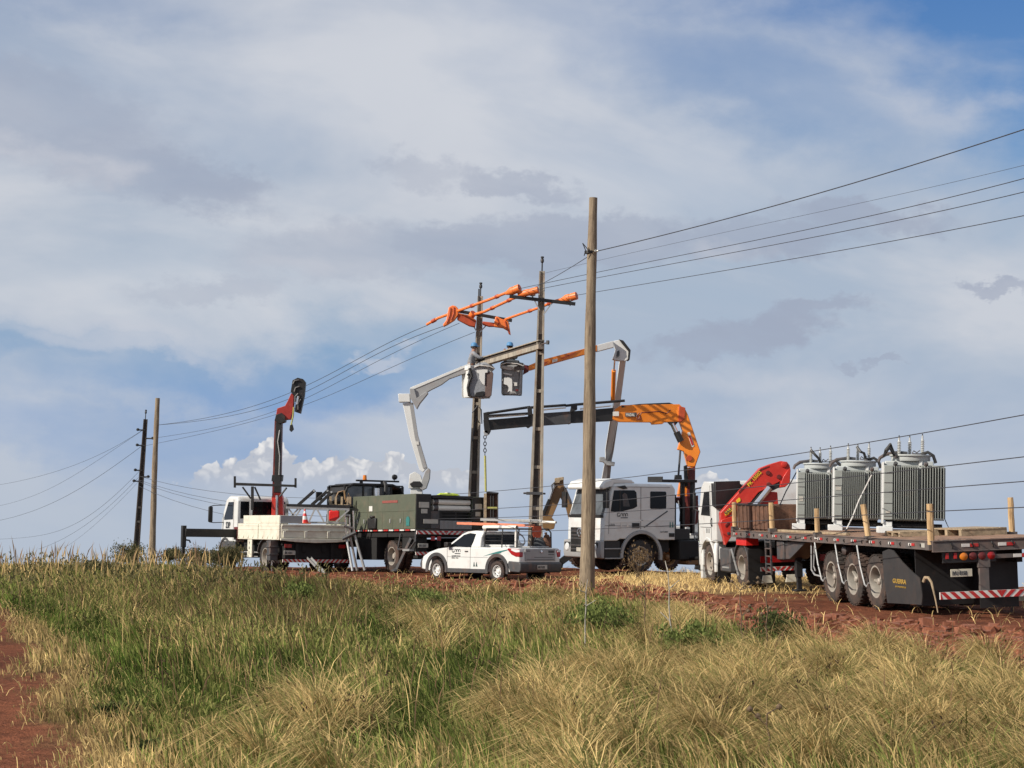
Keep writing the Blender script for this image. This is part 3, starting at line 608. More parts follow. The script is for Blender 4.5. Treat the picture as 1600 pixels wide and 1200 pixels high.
for k,(u,v,rx,rz,lb) in enumerate([(205,890,.75,.42,'dark leafy bush around the foot of the far dark pole'),(262,888,.6,.32,'low dark bush on the crest right of the far timber pole'),(315,892,.7,.36,'dark brushy weed bush under the black outrigger beam'),(352,900,.6,.42,'dark bush at the corner where the red soil begins'),(150,905,.6,.24,'low scruffy bush on the crest left of the far poles')]):
    bush('weed_bush',lb,'bush',u,v,rx,rz,2600,(G2[0],(.19,.15,.08)),.06,group='weed bushes along the left crest')
bush('dry_shrub','dry brown thistle-like shrub standing before the dark front wheel of the crane truck','shrub',997,908,.46,.50,300,B1,.07)
def stalk(label,u,v,h,lean,m,knob=True,br=5):
    p=pxground(u,v); z=float(Hd(p[0],p[1])); t=thing('dry_stalk',label,'stalk',(p[0],p[1],z),0); s=MB(); pts=[np.array([lean*h*(i/6)**1.3+random.gauss(0,.012),0,h*i/6]) for i in range(7)]
    s.tube(pts,[.010,.009,.009,.008,.008,.007,.005],6)
    for k in range(br):
        i=random.randint(3,6); a=random.uniform(0,6.28); e=pts[i]+np.array([math.cos(a)*.12,math.sin(a)*.12,random.uniform(.02,.16)]); s.tube([pts[i],e],[.006,.004],5)
        if knob: s.lathe([(0,-.022),(.02,-.008),(.022,.006),(0,.026)],e,(0,0,1),7)
    s.build('stem',m,t)
stalk('pale white-barked stalk below the timber pole','911 '.strip() and 913,1030,1.0,.02,M['twigw'],False,4)
stalk('pale bleached stalk leaning beside the round green shrub',1050,1045,1.15,-.06,M['twigw'],False,6)
stalk('dark dry stalk with seed knobs on the bank below the red soil',1160,1045,.95,-.05,M['twig'])
stalk('dark upright stalk with seed knobs behind the golden tufts',1198,1040,1.0,-.02,M['twig'])
stalk('short dark stalk topped by a seed head at the bottom centre',1200,1225,.48,.0,M['twig'],True,3)
stalk('tall thin dry stalk below the pole leaning left',1010,1010,1.05,-.05,M['twig'],False,6)
# ================================================================== poles and lines
def gz(x,y): return float(Hd(x,y))
def pole_pts(ub,vb,ut,vt,Y,extra=0.):
    a=at(ub,vb,Y); b=at(ut,vt,Y); d=(b-a)/(b[2]-a[2]); z0=gz(a[0],Y)-.3
    return a+d*(z0-a[2]), b
def timber_pole(label,ub,vb,ut,vt,Y,r0,r1,group=None):
    a,b=pole_pts(ub,vb,ut,vt,Y); t=thing('timber_pole',label,'utility pole',tuple(a),0,group); n=26; pts=[];R=[]
    for i in range(n+1):
        f=i/n; p=(b-a)*f; p=p+np.array([math.sin(f*7)*.012,math.cos(f*5)*.01,0]); pts.append(p); R.append(r0+(r1-r0)*f**.9+.006*math.sin(f*31))
    m=MB().tube(pts,R,20); m.build('pole_shaft',M['pole'],t); return t,a,b
tp1,pa,pb=timber_pole('tall bare timber pole standing alone in the centre in front of the trucks',917,905,926.5,309,44,.182,.098)
k=MB()   # bracket with dead-end fitting near its top
q=at(921,393,43.86)-pa
k.tube([q+[-.16,0,.19],q+[-.09,-.04,.02],q+[-.12,0,-.1]],.011,6); k.tube([q+[-.16,0,.19],q+[.0,-.02,.0],q+[.12,0,0.0]],.011,6); k.lathe([(.115,-.03),(.13,-.03),(.13,.03),(.115,.03)],q+[0.02,.14,0],(0,0,1),18)
k.build('wire_bracket',M['black'],tp1)
k=MB(); k.lathe([(0,-.05),(.035,-.03),(.02,0),(.035,.03),(0,.05)],at(932,392,43.86)-pa,(1,0,0),10); k.build('insulator',M['porc'],tp1)
tp2,_,pb2=timber_pole('far timber pole on the left crest beside a darker pole',237,872,246,622,95,.175,.115)
def conc_pole(name,label,ub,vb,ut,vt,Y,w0,w1,dep0,face,topstub=True,dark=False):
    """tapered double-T pole: two flanges with a recessed web on its broad faces"""
    a,b=pole_pts(ub,vb,ut,vt,Y); t=thing(name,label,'utility pole',tuple(a)); L=b-a
    d=nrm(L); s_=np.array([math.cos(face),math.sin(face),0]); n_=nrm(np.cross(s_,d)); s_=np.cross(d,n_); m=MB(); N=10
    prof=lambda w,dp:[(-w/2,-dp/2),(-w*.30,-dp/2),(-w*.24,-dp*.2),(w*.24,-dp*.2),(w*.30,-dp/2),(w/2,-dp/2),(w/2,dp/2),(w*.30,dp/2),(w*.24,dp*.2),(-w*.24,dp*.2),(-w*.30,dp/2),(-w/2,dp/2)]
    vs=[];fs=[]
    for i in range(N+1):
        f=i/N; w=w0+(w1-w0)*f; dp=dep0*(.55*f+1-f)
        for x,y in prof(w,dp): vs.append(L*f+s_*x+n_*y)
    for i in range(N):
        for k in range(12): fs.append((i*12+k,i*12+(k+1)%12,(i+1)*12+(k+1)%12,(i+1)*12+k))
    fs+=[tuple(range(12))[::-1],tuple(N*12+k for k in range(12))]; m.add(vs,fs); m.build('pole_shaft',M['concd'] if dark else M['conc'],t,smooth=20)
    ft=[.42,.5] if dark else [.12,.25,.38,.5,.62,.74]
    for f in ft: c=L*f; w=(w0+(w1-w0)*f); MB().obox(c,s_*w*.24,n_*dep0*.24,d*.05).build('web_rib',M['conc'],t)
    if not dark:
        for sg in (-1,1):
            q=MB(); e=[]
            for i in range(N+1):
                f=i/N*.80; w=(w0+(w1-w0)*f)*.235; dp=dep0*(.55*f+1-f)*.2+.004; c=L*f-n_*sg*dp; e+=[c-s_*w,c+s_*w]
            q.add(e,[(2*i,2*i+1,2*i+3,2*i+2) for i in range(N)]); q.build('recess_shade_sheet',M['concd'],t)  # dark sheet paints shade into the pole's recess
    if topstub:
        c=L*1.0; z=MB(); z.cyl(c-d*.25-n_*dep0*.45,c+d*.28-n_*dep0*.45,.022,n=8); z.lathe([(.02,0),(.05,.02),(.055,.10),(.03,.14),(.05,.15),(.05,.2),(0,.21)],c+d*.28-n_*dep0*.45,d,12); z.build('top_insulator',M['black'],t)
    return t,a,b,s_,n_,d
YA=58.9; YB=64.
ta,aA,bA,sA,nA,dA=conc_pole('concrete_pole','grooved concrete pole with a dark crossarm directly right of the right bucket',835,893,847,424,YA,.50,.17,.34,.0)
tb,aB,bB,sB,nB,dB=conc_pole('concrete_pole','grooved concrete pole rising behind the left bucket with orange covers on its arm',736,893,750.5,463,YB,.44,.18,.32,.0)
tc_,aC,bC,sC,nC,dC=conc_pole('dark_pole','thin dark far pole leaning right beside the far timber pole',212,872,227.5,655,97,.34,.20,.26,.3,dark=True)
def rel(p,a): return np.asarray(p)-a
# pole A fittings
def band(t,a,u,v,Y,w,h=.09,d=.3):
    c=rel(at(u,v,Y),a); m=MB(); m.box(c[0]-w/2,c[0]+w/2,c[1]-d/2,c[1]+d/2,c[2]-h/2,c[2]+h/2); m.cyl(c+[w/2,-d*.3,0],c+[w/2+.09,-d*.3,0],.03,n=8); m.cyl(c-[w/2,d*.3,0],c-[w/2+.09,d*.3,0],.03,n=8); m.build('clamp_band',M['dgrey'],t,.008)
band(ta,aA,835,771,YA,.50)
def crossarm(t,a,pts,Y,th,brace,ins,name='crossarm'):
    p0,p1=[rel(at(u,v,Y),a) for u,v in pts]; m=MB(); m.beam(p0,p1,.10,th); ca=m.build(name,M['black'],t,.006)
    for (u0,v0),(u1,v1) in brace:
        b=MB(); b.beam(rel(at(u0,v0,Y),a),rel(at(u1,v1,Y-.0),a),.03,.035); b.build('brace',M['steel'],t)
    for u,v in ins:
        p=rel(at(u,v,Y),a); b=MB(); b.cyl(p-[0,0,.18],p-[0,0,.0],.018,n=6); b.lathe([(.03,-.04),(.09,-.02),(.10,.02),(.05,.04),(.08,.06),(.085,.09),(.04,.12),(.05,.15),(0,.17)],p,(0,0,1),14); b.build('insulator',M['porc'] if u!=815 else M['insul'],ca)
crossarm(ta,aA,[(796,463),(899,475)],YA-.25,.10,[((832,463),(843,485)),((862,474),(849,492))],[(811,457),(832,461),(891,469)])
crossarm(tb,aB,[(716,486),(800,501)],YB-.25,.10,[((738,507),(745,518)),((760,508),(750,519))],[(792,506)])
p=rel(at(748,470,YB-.2),aB); MB().cyl(p,p+[0,0,.4],.025,n=8).build('pin',M['black'],tb)
# mid ropes and cables on poles: dark cable bundle climbing beside pole B
b=MB(); b.tube([rel(at(u,v,YB-.35),aB) for u,v in [(738,690),(741,668),(745,650),(748,660),(753,662),(752,640),(746,634),(738,645)]],.02,6); b.build('cable_loop',M['wire'],tb)
# far dark pole side pins
for u0,v0,sgn in ((226,672,-1),(228,685,1),(225,696,-1),(222,735,-1),(221,745,1),(220,752,-1)):
    p=rel(at(u0,v0,96.7),aC); b=MB(); b.cyl(p,p+np.array([sgn*.34,0,0]),.035,n=7); b.lathe([(.03,0),(.08,.03),(.08,.1),(.03,.14)],p+np.array([sgn*.34,0,-.05]),(0,0,1),10); b.build('insulator',M['black'],tc_)
# concrete beam carried between both poles
p0=at(846,538,YA-.25); p1=at(736,571,YB-.35); cbm=thing('concrete_beam','long concrete beam being fitted between two concrete poles','beam',tuple(p0))
m=MB(); d=rel(p1,p0); h=.28
m.beam(np.array([0,0,-.07]),d+[0,0,-.07],.20,.14); m.beam(np.array([0,0,.125]),d+[0,0,.125],.20,.03); m.beam(np.array([0,0,.055]),d+[0,0,.055],.06,.109); m.build('beam_body',M['conc'],cbm,smooth=20)
q=MB(); q.beam(np.array([0,0,.055]),d*.999+[0,0,.055],.075,.104); q.build('recess_shade_sheet',M['concd'],cbm)  # dark band paints the shade of the beam's upper recess
b=MB(); e=nrm(-d); b.cyl(e*.0,e*.55,.02,n=8); b.cyl(e*.45+[0,0,-.06],e*.45+[0,0,.06],.05,n=8); b.build('through_bolt',M['dgrey'],cbm)
# ------------------------------------------------------------------ orange line covers
def cover(label,pts,r,collars=(),hoods=(),m='hose'):
    P=[at(*p) for p in pts]; t=thing('line_hose',label,'line cover',tuple(P[0]),0,'orange line covers on the conductors')
    b=MB().tube([p-P[0] for p in P],r,12); b.build('hose',M[m],t)
    for (i,f) in collars:
        c=P[i]*(1-f)+P[i+1]*f-P[0]; d=nrm(P[i+1]-P[i]); MB().lathe([(r,-.10),(r*1.45,-.08),(r*1.45,.08),(r,.10)],c,d,14).build('collar',M['hosed'],t)
    for (u0,v0,u1,v1,Y,R_) in hoods:
        a,b_=at(u0,v0,Y)-P[0],at(u1,v1,Y-.15)-P[0]; L_=np.linalg.norm(b_-a); h=MB(); h.lathe([(R_*.35,-.16),(R_*.8,-.02),(R_,.04),(R_,L_*.4),(R_*.92,L_*.42),(R_*.92,L_*.55),(R_,L_*.57),(R_,L_),(R_*.88,L_),(R_*.86,L_*.6),(0,L_*.58)],a,b_-a,20); h.build('hood',M[m],t)
        c=MB(); c.lathe([(R_*.85,L_+.004),(0,L_+.002)],a,b_-a,20); c.build('hood_mouth',M['hosed'],t)
    return t
YW=58.7
cover('long orange hose over the highest conductor with a hood at the right end',[(667,507,64.6),(685,497,64.3),(712,487,63.7),(765,468,61),(805,452,YW)],.046,((0,.6),(2,.5),(3,.3)),((797,456,812,450,YW,.125),))
cover('middle orange hose running to the hood just left of the right pole',[(735,493,64.),(757,487,63),(800,467,60.5),(822,459,YW)],.046,((1,.3),(1,.9)),((817,459,841,453,YW-.1,.105),(734,497,740,489,63.8,.11)))
cover('lower orange hose passing behind the right pole to its outer hood',[(790,499,63.5),(812,491,62),(845,480,60.2),(868,470,59.3),(884,466,YW)],.042,((1,.5),(2,.6)),((883,467,901,462,YW,.12),))
def blanket(label,poly,Y,th,m='hose',folds=(),name='rubber_blanket'):
    a=at(*poly[0],Y); t=thing(name,label,'line cover',tuple(a),0,'orange rubber covers on the left pole arm'); b=MB(); b.pxprism(poly,Y,th); b.v=[tuple(np.array(p)-a) for p in b.v]; b.build('cover_sheet',M[m],t,.02)
    for f in folds:
        c=MB(); c.tube([at(u,v,Y-.015)-a for u,v in f],.022,8); c.build('fold',M['hosed' if m=='hose' else 'hose'],t)
    return t
blanket('orange rubber sheet draped over the left end of the crossarm',[(701,480),(707,477),(712,478),(716,482),(716,492),(710,500),(699,507),(693,510),(692,507),(697,500)],63.5,.3,folds=([(704,481),(703,492),(698,505)],[(709,480),(709,490),(705,500)]))
blanket('burnt orange channel cover over the crossarm left of the left pole',[(716,489),(731,492),(744,500),(742,511),(733,509),(714,499)],63.55,.28,'hosed',([(717,490),(731,494),(743,501)],))
blanket('burnt orange channel cover over the crossarm right of the left pole',[(754,502),(771,504),(776,506),(774,510),(764,510),(754,507)],63.5,.25,'hosed')
blanket('flared orange rubber sheet draped over the right end of the left pole arm',[(772,504),(774,495),(777,494),(783,498),(794,501),(796,510),(798,523),(795,521),(793,516),(786,512),(772,510)],63.45,.3,folds=([(776,497),(780,506),(776,508)],[(789,502),(792,512),(796,521)]))
# ------------------------------------------------------------------ conductors
GRP='overhead conductors between the poles'
def W_(label,pts,r=.012): r=r*.8; wire('power_line',label,pts,r,'power line',GRP)
W_('thick line rising from the timber pole to the upper right corner',[(931,393,44),(1270,304,38),(1600,203,33),(2000,60,28)],.013)
W_('line sloping from the timber pole down to the right concrete pole top',[(917,402,44),(885,422,50),(846,444,58.7)],.010)
W_('short line from the right concrete pole top to the highest hood',[(846,444,58.7),(826,454,58.7),(812,461,58.7)],.012)
W_('faint highest thin line crossing the upper right sky',[(846,428,58.9),(1100,370,50),(1350,316,42),(1600,258,34),(1900,180,28)],.005)
W_('upper of three parallel lines right of the concrete pole arm',[(812,451,58.7),(935,425,54),(1270,357,44),(1600,278,34),(1900,190,28)],.010)
W_('middle of three parallel lines right of the concrete pole arm',[(833,454,58.6),(935,433,54),(1270,372,44),(1600,298,34),(1900,220,28)],.010)
W_('lowest of three parallel lines right of the concrete pole arm',[(892,463,58.6),(935,455,54),(1270,400,44),(1600,335,34),(1900,270,28)],.010)
W_('topmost line sagging left from the orange hose to the far timber pole',[(668,507,64.6),(600,542,70),(449,612,83),(350,650,90),(247,663,95)],.012)
W_('second line sagging left from the orange sheet to the far poles',[(693,509,63.6),(600,550,70),(479,609,80),(380,646,89),(247,664,95)],.012)
W_('third line sagging left toward the far poles',[(717,505,63.6),(600,560,70),(479,621,80),(380,658,89),(230,686,96.7)],.010)
W_('lowest line sagging left from the left pole arm to the far poles',[(742,519,63.8),(600,579,72),(479,632,83),(380,662,90),(224,697,96.7)],.010)
W_('left-going line from the far dark pole, highest at the left edge',[(222,672,96.7),(140,718,110),(60,744,122),(-60,765,140)],.010)
W_('second left-going line from the far dark pole',[(222,673,96.7),(140,728,110),(80,762,122),(0,790,140),(-60,800,150)],.009)
W_('third left-going line from the far dark pole',[(221,697,96.7),(150,748,110),(80,787,122),(0,812,140),(-60,822,150)],.012)
W_('fourth left-going line low above the left crest',[(217,737,96.7),(160,790,106),(100,827,118),(0,842,140),(-60,846,150)],.010)
W_('fifth left-going line dropping steeply from the far dark pole',[(217,746,96.7),(170,790,104),(120,830,114),(60,858,126)],.009)
W_('sixth left-going line dropping behind the left crest',[(217,752,96.7),(170,800,104),(130,835,112),(100,856,120)],.007)
LOW='low lines crossing in front of the trucks'
def WL(label,pts,r=.0085): wire('service_line',label,pts,r,'power line',LOW)
WL('highest of the four low lines crossing above the truck cabs',[(220,742,96.7),(330,774,84),(640,769,65),(900,755,51),(1100,736,43.5),(1350,693,35.5),(1600,648,30),(1850,598,25)])
WL('second of the four low lines, passing before the transformer tops',[(220,747,96.7),(330,789,84),(640,790,65),(900,784,51),(1100,774,43),(1350,751,35.),(1600,716,30),(1850,674,25)])
WL('third of the four low lines, passing before the transformer fins',[(220,750,96.7),(330,794,84),(640,804,65),(900,800,51),(1100,794,43),(1350,781,35.),(1600,756,30),(1850,722,25)])
WL('lowest of the four low lines, passing before the wooden stakes',[(220,757,96.7),(330,808,84),(640,825,65),(900,824,51),(1100,822,43),(1350,814,35.),(1600,796,30),(1850,772,25)])
# ================================================================== white pickup
pk=Veh('pickup_truck','small white pickup with a ladder rack over its bed','pickup',.29,57.5,-.26,-43,-1,0); P=pk.o
def arc(cx,cz,r,a0,a1,n=10): return [(cx+r*math.cos(math.radians(a0+(a1-a0)*i/n)),cz+r*math.sin(math.radians(a0+(a1-a0)*i/n))) for i in range(n+1)]
low=[(-.96,.52),(-.95,.80),(-.90,1.0),(.80,1.01),(2.2,1.0),(2.7,.95),(3.15,.84),(3.42,.70),(3.48,.55),(3.48,.33),(3.20,.28)]+arc(2.72,.33,.40,-8,188)+[(2.2,.27),(.5,.27)]+arc(0,.33,.40,-8,188)+[(-.55,.30),(-.92,.40)]
b=MB(); N=len(low)
def loft(b,secs):  # secs: list of lists of 3-D points
    n=len(secs[0]); vs=[p for s in secs for p in s]; fs=[]
    for i in range(len(secs)-1):
        for k in range(n): fs.append((i*n+k,i*n+(k+1)%n,(i+1)*n+(k+1)%n,(i+1)*n+k))
    fs+=[tuple(range(n))[::-1],tuple((len(secs)-1)*n+k for k in range(n))]; b.add(vs,fs)
def tumble(y,pts,f): # pull in nose and top edges
    return [(x-(.10 if x>3.0 else (-.03 if x<-.85 else 0))*f,y,z-(.03*f if z>.8 else 0)) for x,z in pts]
loft(b,[tumble(-.83,low,1),tumble(-.80,low,.25),tumble(-.70,low,0),tumble(.70,low,0),tumble(.80,low,.25),tumble(.83,low,1)])
body=b.build('body',M['white'],P,.012)
b=MB(); b.box(-.5,.55,-.70,.70,.25,.55); b.box(.5,3.0,-.60,.60,.2,.5); b.box(-.9,.7,-.66,.66,.6,.62); b.build('underbody',M['chassis'],P)
# cabin
cab=[(.80,1.0),(.86,1.30),(.80,1.44),(.86,1.485),(1.2,1.50),(1.55,1.475),(1.75,1.40),(2.36,1.0)]
b=MB(); loft(b,[[(x,y*(1-.20*(z-1.0)/.5),z) for x,z in cab] for y in (-.79,-.74,.74,.79)]); cabn=b.build('cabin',M['white'],P,.03)
def sidepanel(b,pts,y0,dz=.20,off=.004,zb=1.0,zs=.5):
    for sg in (1,-1):
        f=lambda x,z,o:(x,sg*((y0)*(1-dz*(z-zb)/zs)+o),z)
        n=len(pts); b.add([f(x,z,off) for x,z in pts]+[f(x,z,-.02) for x,z in pts],[tuple(range(n)),tuple(range(n,2*n))[::-1]]+[((i+1)%n,i,n+i,n+(i+1)%n) for i in range(n)])
b=MB(); sidepanel(b,[(1.22,1.0),(1.16,1.18),(1.13,1.40),(1.40,1.425),(1.66,1.37),(2.20,1.02)],.79); b.build('side_window',M['glass'],P)
b=MB(); b.add([(2.33,.60,1.03),(2.33,-.60,1.03),(1.80,-.55,1.39),(1.80,.55,1.39),(2.28,.60,1.0),(2.28,-.60,1.0),(1.75,-.55,1.36),(1.75,.55,1.36)],[(0,1,2,3),(7,6,5,4),(0,4,5,1),(1,5,6,2),(2,6,7,3),(3,7,4,0)]); b.build('windscreen',M['glass'],P)
b=MB(); b.box(.80,.83,-.6,.6,1.1,1.38); b.build('rear_window',M['glass'],P)
b=MB()
for sg in (1,):
    for pl in ([(1.20,.36),(1.20,1.0)],[(2.25,.46),(2.25,.98)],[(1.20,.36),(2.18,.36)]):
        (x0,z0),(x1,z1)=pl; b.box(min(x0,x1)-.006,max(x0,x1)+.006,.828,.834,min(z0,z1)-.004,max(z0,z1)+.004)
    b.box(.42,2.25,.829,.833,.70,.708)
b.build('door_seam',M['dgrey'],P)
b=MB(); b.box(1.30,1.44,.83,.85,.86,.89); b.build('door_handle',M['black'],P,.005)
b=MB(); b.box(2.05,2.22,.83,1.0,1.0,1.14); b.box(2.12,2.2,.78,.86,.99,1.04); b.build('wing_mirror',M['black'],P,.02)
b=MB() # plastic arches and sills
for cx in (0,2.72):
    o=arc(cx,.33,.50,-12,192,16); i_=arc(cx,.33,.395,-12,192,16); n=len(o)
    for sg in (1,-1):
        pr=[(x,sg*.828,z) for x,z in o]+[(x,sg*.828,z) for x,z in i_]+[(x,sg*.872,z) for x,z in o]+[(x,sg*.86,z) for x,z in i_]
        fs=[]
        for k in range(n-1): fs+=[(2*n+k,2*n+k+1,3*n+k+1,3*n+k),(k,k+1,2*n+k+1,2*n+k),(n+k,3*n+k,3*n+k+1,n+k+1)]
        b.add(pr,fs)
b.box(.48,2.25,.80,.855,.24,.36); b.box(.48,2.25,-.855,-.80,.24,.36); b.build('wheel_arch_trim',M['dgrey'],P,.006)
b=MB(); b.prism([(-.98,.28),(-1.02,.36),(-1.02,.56),(-.93,.60),(-.5,.62),(-.45,.52),(-.55,.30)],1,-.85,.85); b.build('rear_bumper',M['dgrey'],P,.03)
b=MB(); b.prism([(3.1,.26),(3.5,.30),(3.58,.45),(3.5,.66),(3.2,.60)],1,-.80,.80); b.build('front_bumper',M['dgrey'],P,.04)
b=MB(); b.box(-.975,-.94,-.62,.62,.62,.98); tg=b.build('tailgate',M['grey'],P,.012)  # grey colour puts shade on the white body's rear face
b=MB(); b.box(-.985,-.973,-.55,.55,.66,.67); b.box(-.985,-.973,-.10,.02,.86,.92); b.build('tailgate_handle',M['dgrey'],tg)
lettering('Fire  Work',.07,M['ink'],tg,(-.978,-.30,.90),(0,-1,0),(0,0,1)) if False else None
b=MB(); b.box(-.978,-.972,.42,.56,.90,.925);b.box(-.978,-.972,-.56,-.32,.86,.93);b.box(-.978,-.972,-.56,-.32,.80,.82); b.box(-.978,-.972,-.5,.25,.72,.735); b.build('badge',M['dgrey'],tg)
b=MB(); b.lathe([(.05,-.004),(.045,-.012),(0,-.013)],(-.976,-.04,.89),(1,0,0),16); b.build('emblem',M['chrome'],tg)
for sg in (1,-1):
    b=MB(); b.prism([(-.965,.74),(-.97,.86),(-.90,.97),(-.45,.985),(-.43,.95),(-.62,.80),(-.80,.74)],1,sg*.70,sg*.842); tl=b.build('tail_light',M['lr'],P,.015)
    b=MB(); b.prism([(-.975,.88),(-.97,.95),(-.62,.972),(-.60,.93),(-.8,.87)],1,sg*.72,sg*.848); b.build('reverse_lens',M['lw'],tl,.006)
plate_sign(P,-1.03,-.02,.44,.40,.13,'IVS 7G92')
for (x,sd_) in ((0,1),(2.72,1),(0,-1),(2.72,-1)): wheel(P,x,sd_*.76,.30,.30,.19,sd_,rimm=M['white'])
# door marks: loose wavy logo, two lines of small text, twin trees, teal slash
def logo(parent,x0,z0,s,y,n=(0,1,0),m=None,sgn=1):
    b=MB(); yy=y
    def T(pts,w=.012):
        pp=[(x0-sgn*px*s,yy,z0+pz*s) for px,pz in pts]
        for a,c in zip(pp[:-1],pp[1:]): b.beam(a,c,.006,w*s*4,(0,0,1) if abs(a[0]-c[0])>1e-4 else (1,0,0))
    T([(.26,.30),(.06,.30),(.0,.22),(.0,.08),(.08,.0),(.22,.0),(.24,.10),(.12,.12)])
    for k in range(3): T([(.36+k*.26,.02),(.36+k*.26,.22),(.44+k*.26,.30),(.54+k*.26,.26),(.58+k*.26,.04)])
    T([(.36,-.10),(1.1,-.10)],.018); return b.build('logo',m or M['ink'],parent)
logo(body,2.02,.84,.34,.836)
lettering('ELETRIFICACAO',.055,M['ink'],body,(2.04,.834,.715),(-1,0,0),(0,0,1),sx=1.)
lettering('RURAL  LTDA',.05,M['ink'],body,(2.04,.834,.655),(-1,0,0),(0,0,1),sx=1.)
b=MB()
for dx in (0,.11): b.prism([(1.06-dx,.43),(.98-dx,.43),(1.0-dx,.49),(1.015-dx,.56),(1.03-dx,.56),(1.045-dx,.49)],1,.831,.836)
b.build('decal',M['dgreen'],body)
b=MB(); b.prism([(.62,.74),(.30,.82),(-.02,.89),(-.42,.95),(-.45,.93),(-.15,.86),(-.18,.845),(.02,.815),(.05,.83)],1,.831,.836); b.build('decal',M['teal'],body)
# rack over the bed
b=MB()
for sg in (1,-1):
    y=sg*.70
    b.tube([(.70,y,1.0),(.72,y*.98,1.3),(.66,y*.95,1.56)],.022,8); b.tube([(-.70,y,1.0),(-.70,y*.98,1.45),(-.62,y*.95,1.56)],.024,8)
    b.tube([(.66,y*.95,1.56),(-.62,y*.95,1.56)],.022,8); b.tube([(-.05,y,1.0),(-.05,y*.96,1.56)],.018,8)
    for z in (1.2,1.38): b.tube([(.71,y*.99,z),(-.05,y*.98,z)],.010,6)
for x in (.66,.3,-.05,-.62): b.tube([(x,-.665,1.56),(x,.665,1.56)],.02,8)
for z in (1.15,1.3,1.45): b.tube([(.70,-.66,z),(.70,.66,z)],.012,6)
b.build('ladder_rack',M['black'],P)
b=MB(); b.box(-.66,-.60,.665,.70,1.02,1.50); b.build('rack_post',M['hw'],P,.004)
b=MB(); b.box(-.9,.7,-.71,.71,.62,.66); b.build('bed_floor',M['dgrey'],P)
# things in its bed and on its rack
def on(veh,name,label,cat,p,group=None):
    o=thing(name,label,cat,(0,0,0),0,group); x,y,z=veh.w(p); o.matrix_basis=veh.o.matrix_basis.copy(); o.matrix_basis.translation=(x,y,z); return o
t=on(pk,'tool_chest','white plastic chest lying in the pickup bed behind the cab','chest',(.2,.28,1.01))
MB().box(-.42,.42,-.28,.28,-.34,.03).build('chest_body',M['whiteclean'],t,.03); MB().box(-.44,.44,-.30,.30,.034,.075).build('lid',M['whiteclean'],t,.02)
t=on(pk,'tool_chest','flat white chest at the back edge of the pickup bed','chest',(-.6,-.15,.99))
MB().box(-.2,.2,-.35,.35,-.3,.02).build('chest_body',M['whiteclean'],t,.03); MB().box(-.21,.21,-.36,.36,.024,.06).build('lid',M['grey'],t,.02)
t=on(pk,'cable_coil','coil of grey-green cable hanging inside the pickup rack','coil',(-.35,.2,1.25)); b=MB()
for k in range(5):
    r=.13+.012*k; b.tube([(r*.5*math.sin(a)+.01*k,r*math.cos(a),r*math.sin(a)) for a in np.linspace(0,2*math.pi,18)],.014,6,False)
b.build('cable',M['cloth'],t)
t=on(pk,'canvas_bag','slumped dark canvas bag at the rear of the pickup bed','bag',(-.45,-.48,1.13))
b=MB(); b.lathe([(0,-.2),(.18,-.18),(.20,.0),(.15,.14),(.07,.2),(.09,.24),(0,.25)],(0,0,0),(.25,.2,1),14); b.build('bag_body',M['clothd'],t); MB().tube([(.0,.0,.2),(.03,.12,.26),(.03,.18,.12)],.014,6).build('handle',M['cloth'],t)
t=on(pk,'canvas_bag','dusty brown sack beside the rack at the right rear of the pickup bed','bag',(-.62,-.62,1.18))
b=MB(); b.lathe([(0,-.2),(.10,-.16),(.13,.05),(.08,.2),(0,.24)],(0,0,0),(.0,.2,1),12); b.build('bag_body',M['rust'],t); MB().cyl((0,.05,.2),(0,.07,.28),.03,.045,8).build('tied_neck',M['rust'],t)
# ladder
def ladder(name,label,p0,p1,w,mrail,veh,group=None,nr=9,th=.03):
    p0=np.array(p0,float);p1=np.array(p1,float); t=on(veh,name,label,'ladder',p0,group); d=p1-p0; s=nrm(np.cross(d,(0,0,1)))*w/2
    for sg in (1,-1): MB().beam(s*sg,d+s*sg,.03,.075).build('rail',mrail,t,.004)
    b=MB()
    for k in range(nr): c=d*(k+.5)/nr; b.cyl(c-s,c+s,.016,n=8)
    b.build('rung',M['steel'],t); return t
ladder('extension_ladder','orange fibreglass ladder lying on the pickup rack','-',None,None,None,None) if False else None
ladder('ladder','orange fibreglass ladder lying on the pickup rack',(2.10,.38,1.72),(-.72,.20,1.66),.42,M['salmon'],pk)
ladder('ladder','pale aluminium ladder lying uppermost on the pickup rack',(1.55,-.12,1.84),(-.75,-.02,1.80),.44,M['steel'],pk)
def pipe(label,p0,p1,r,m,veh,name='pipe',cap=None):
    t=on(veh,name,label,'pipe',p0); d=np.array(p1)-np.array(p0); b=MB(); b.lathe([(r*.86,0),(r,0),(r,np.linalg.norm(d)),(r*.86,np.linalg.norm(d)),(r*.84,.02)],(0,0,0),d,16); b.build('tube',m,t); k=MB(); k.lathe([(r*1.12,.0),(r*1.12,.12)],d*.5,d,14); k.build('clip',M['grey'],t); return t
pipe('thick white tube tied under the ladder on the pickup rack',(.95,.52,1.60),(-.55,.56,1.60),.06,M['pipe'],pk)
pipe('white tube end sticking out behind the pickup rack',(.4,-.42,1.80),(-1.15,-.46,1.76),.038,M['pipe'],pk)
t=on(pk,'warning_flag','small red flag hanging from the ladder end on the pickup rack','flag',(-.80,.12,1.66)); b=MB()
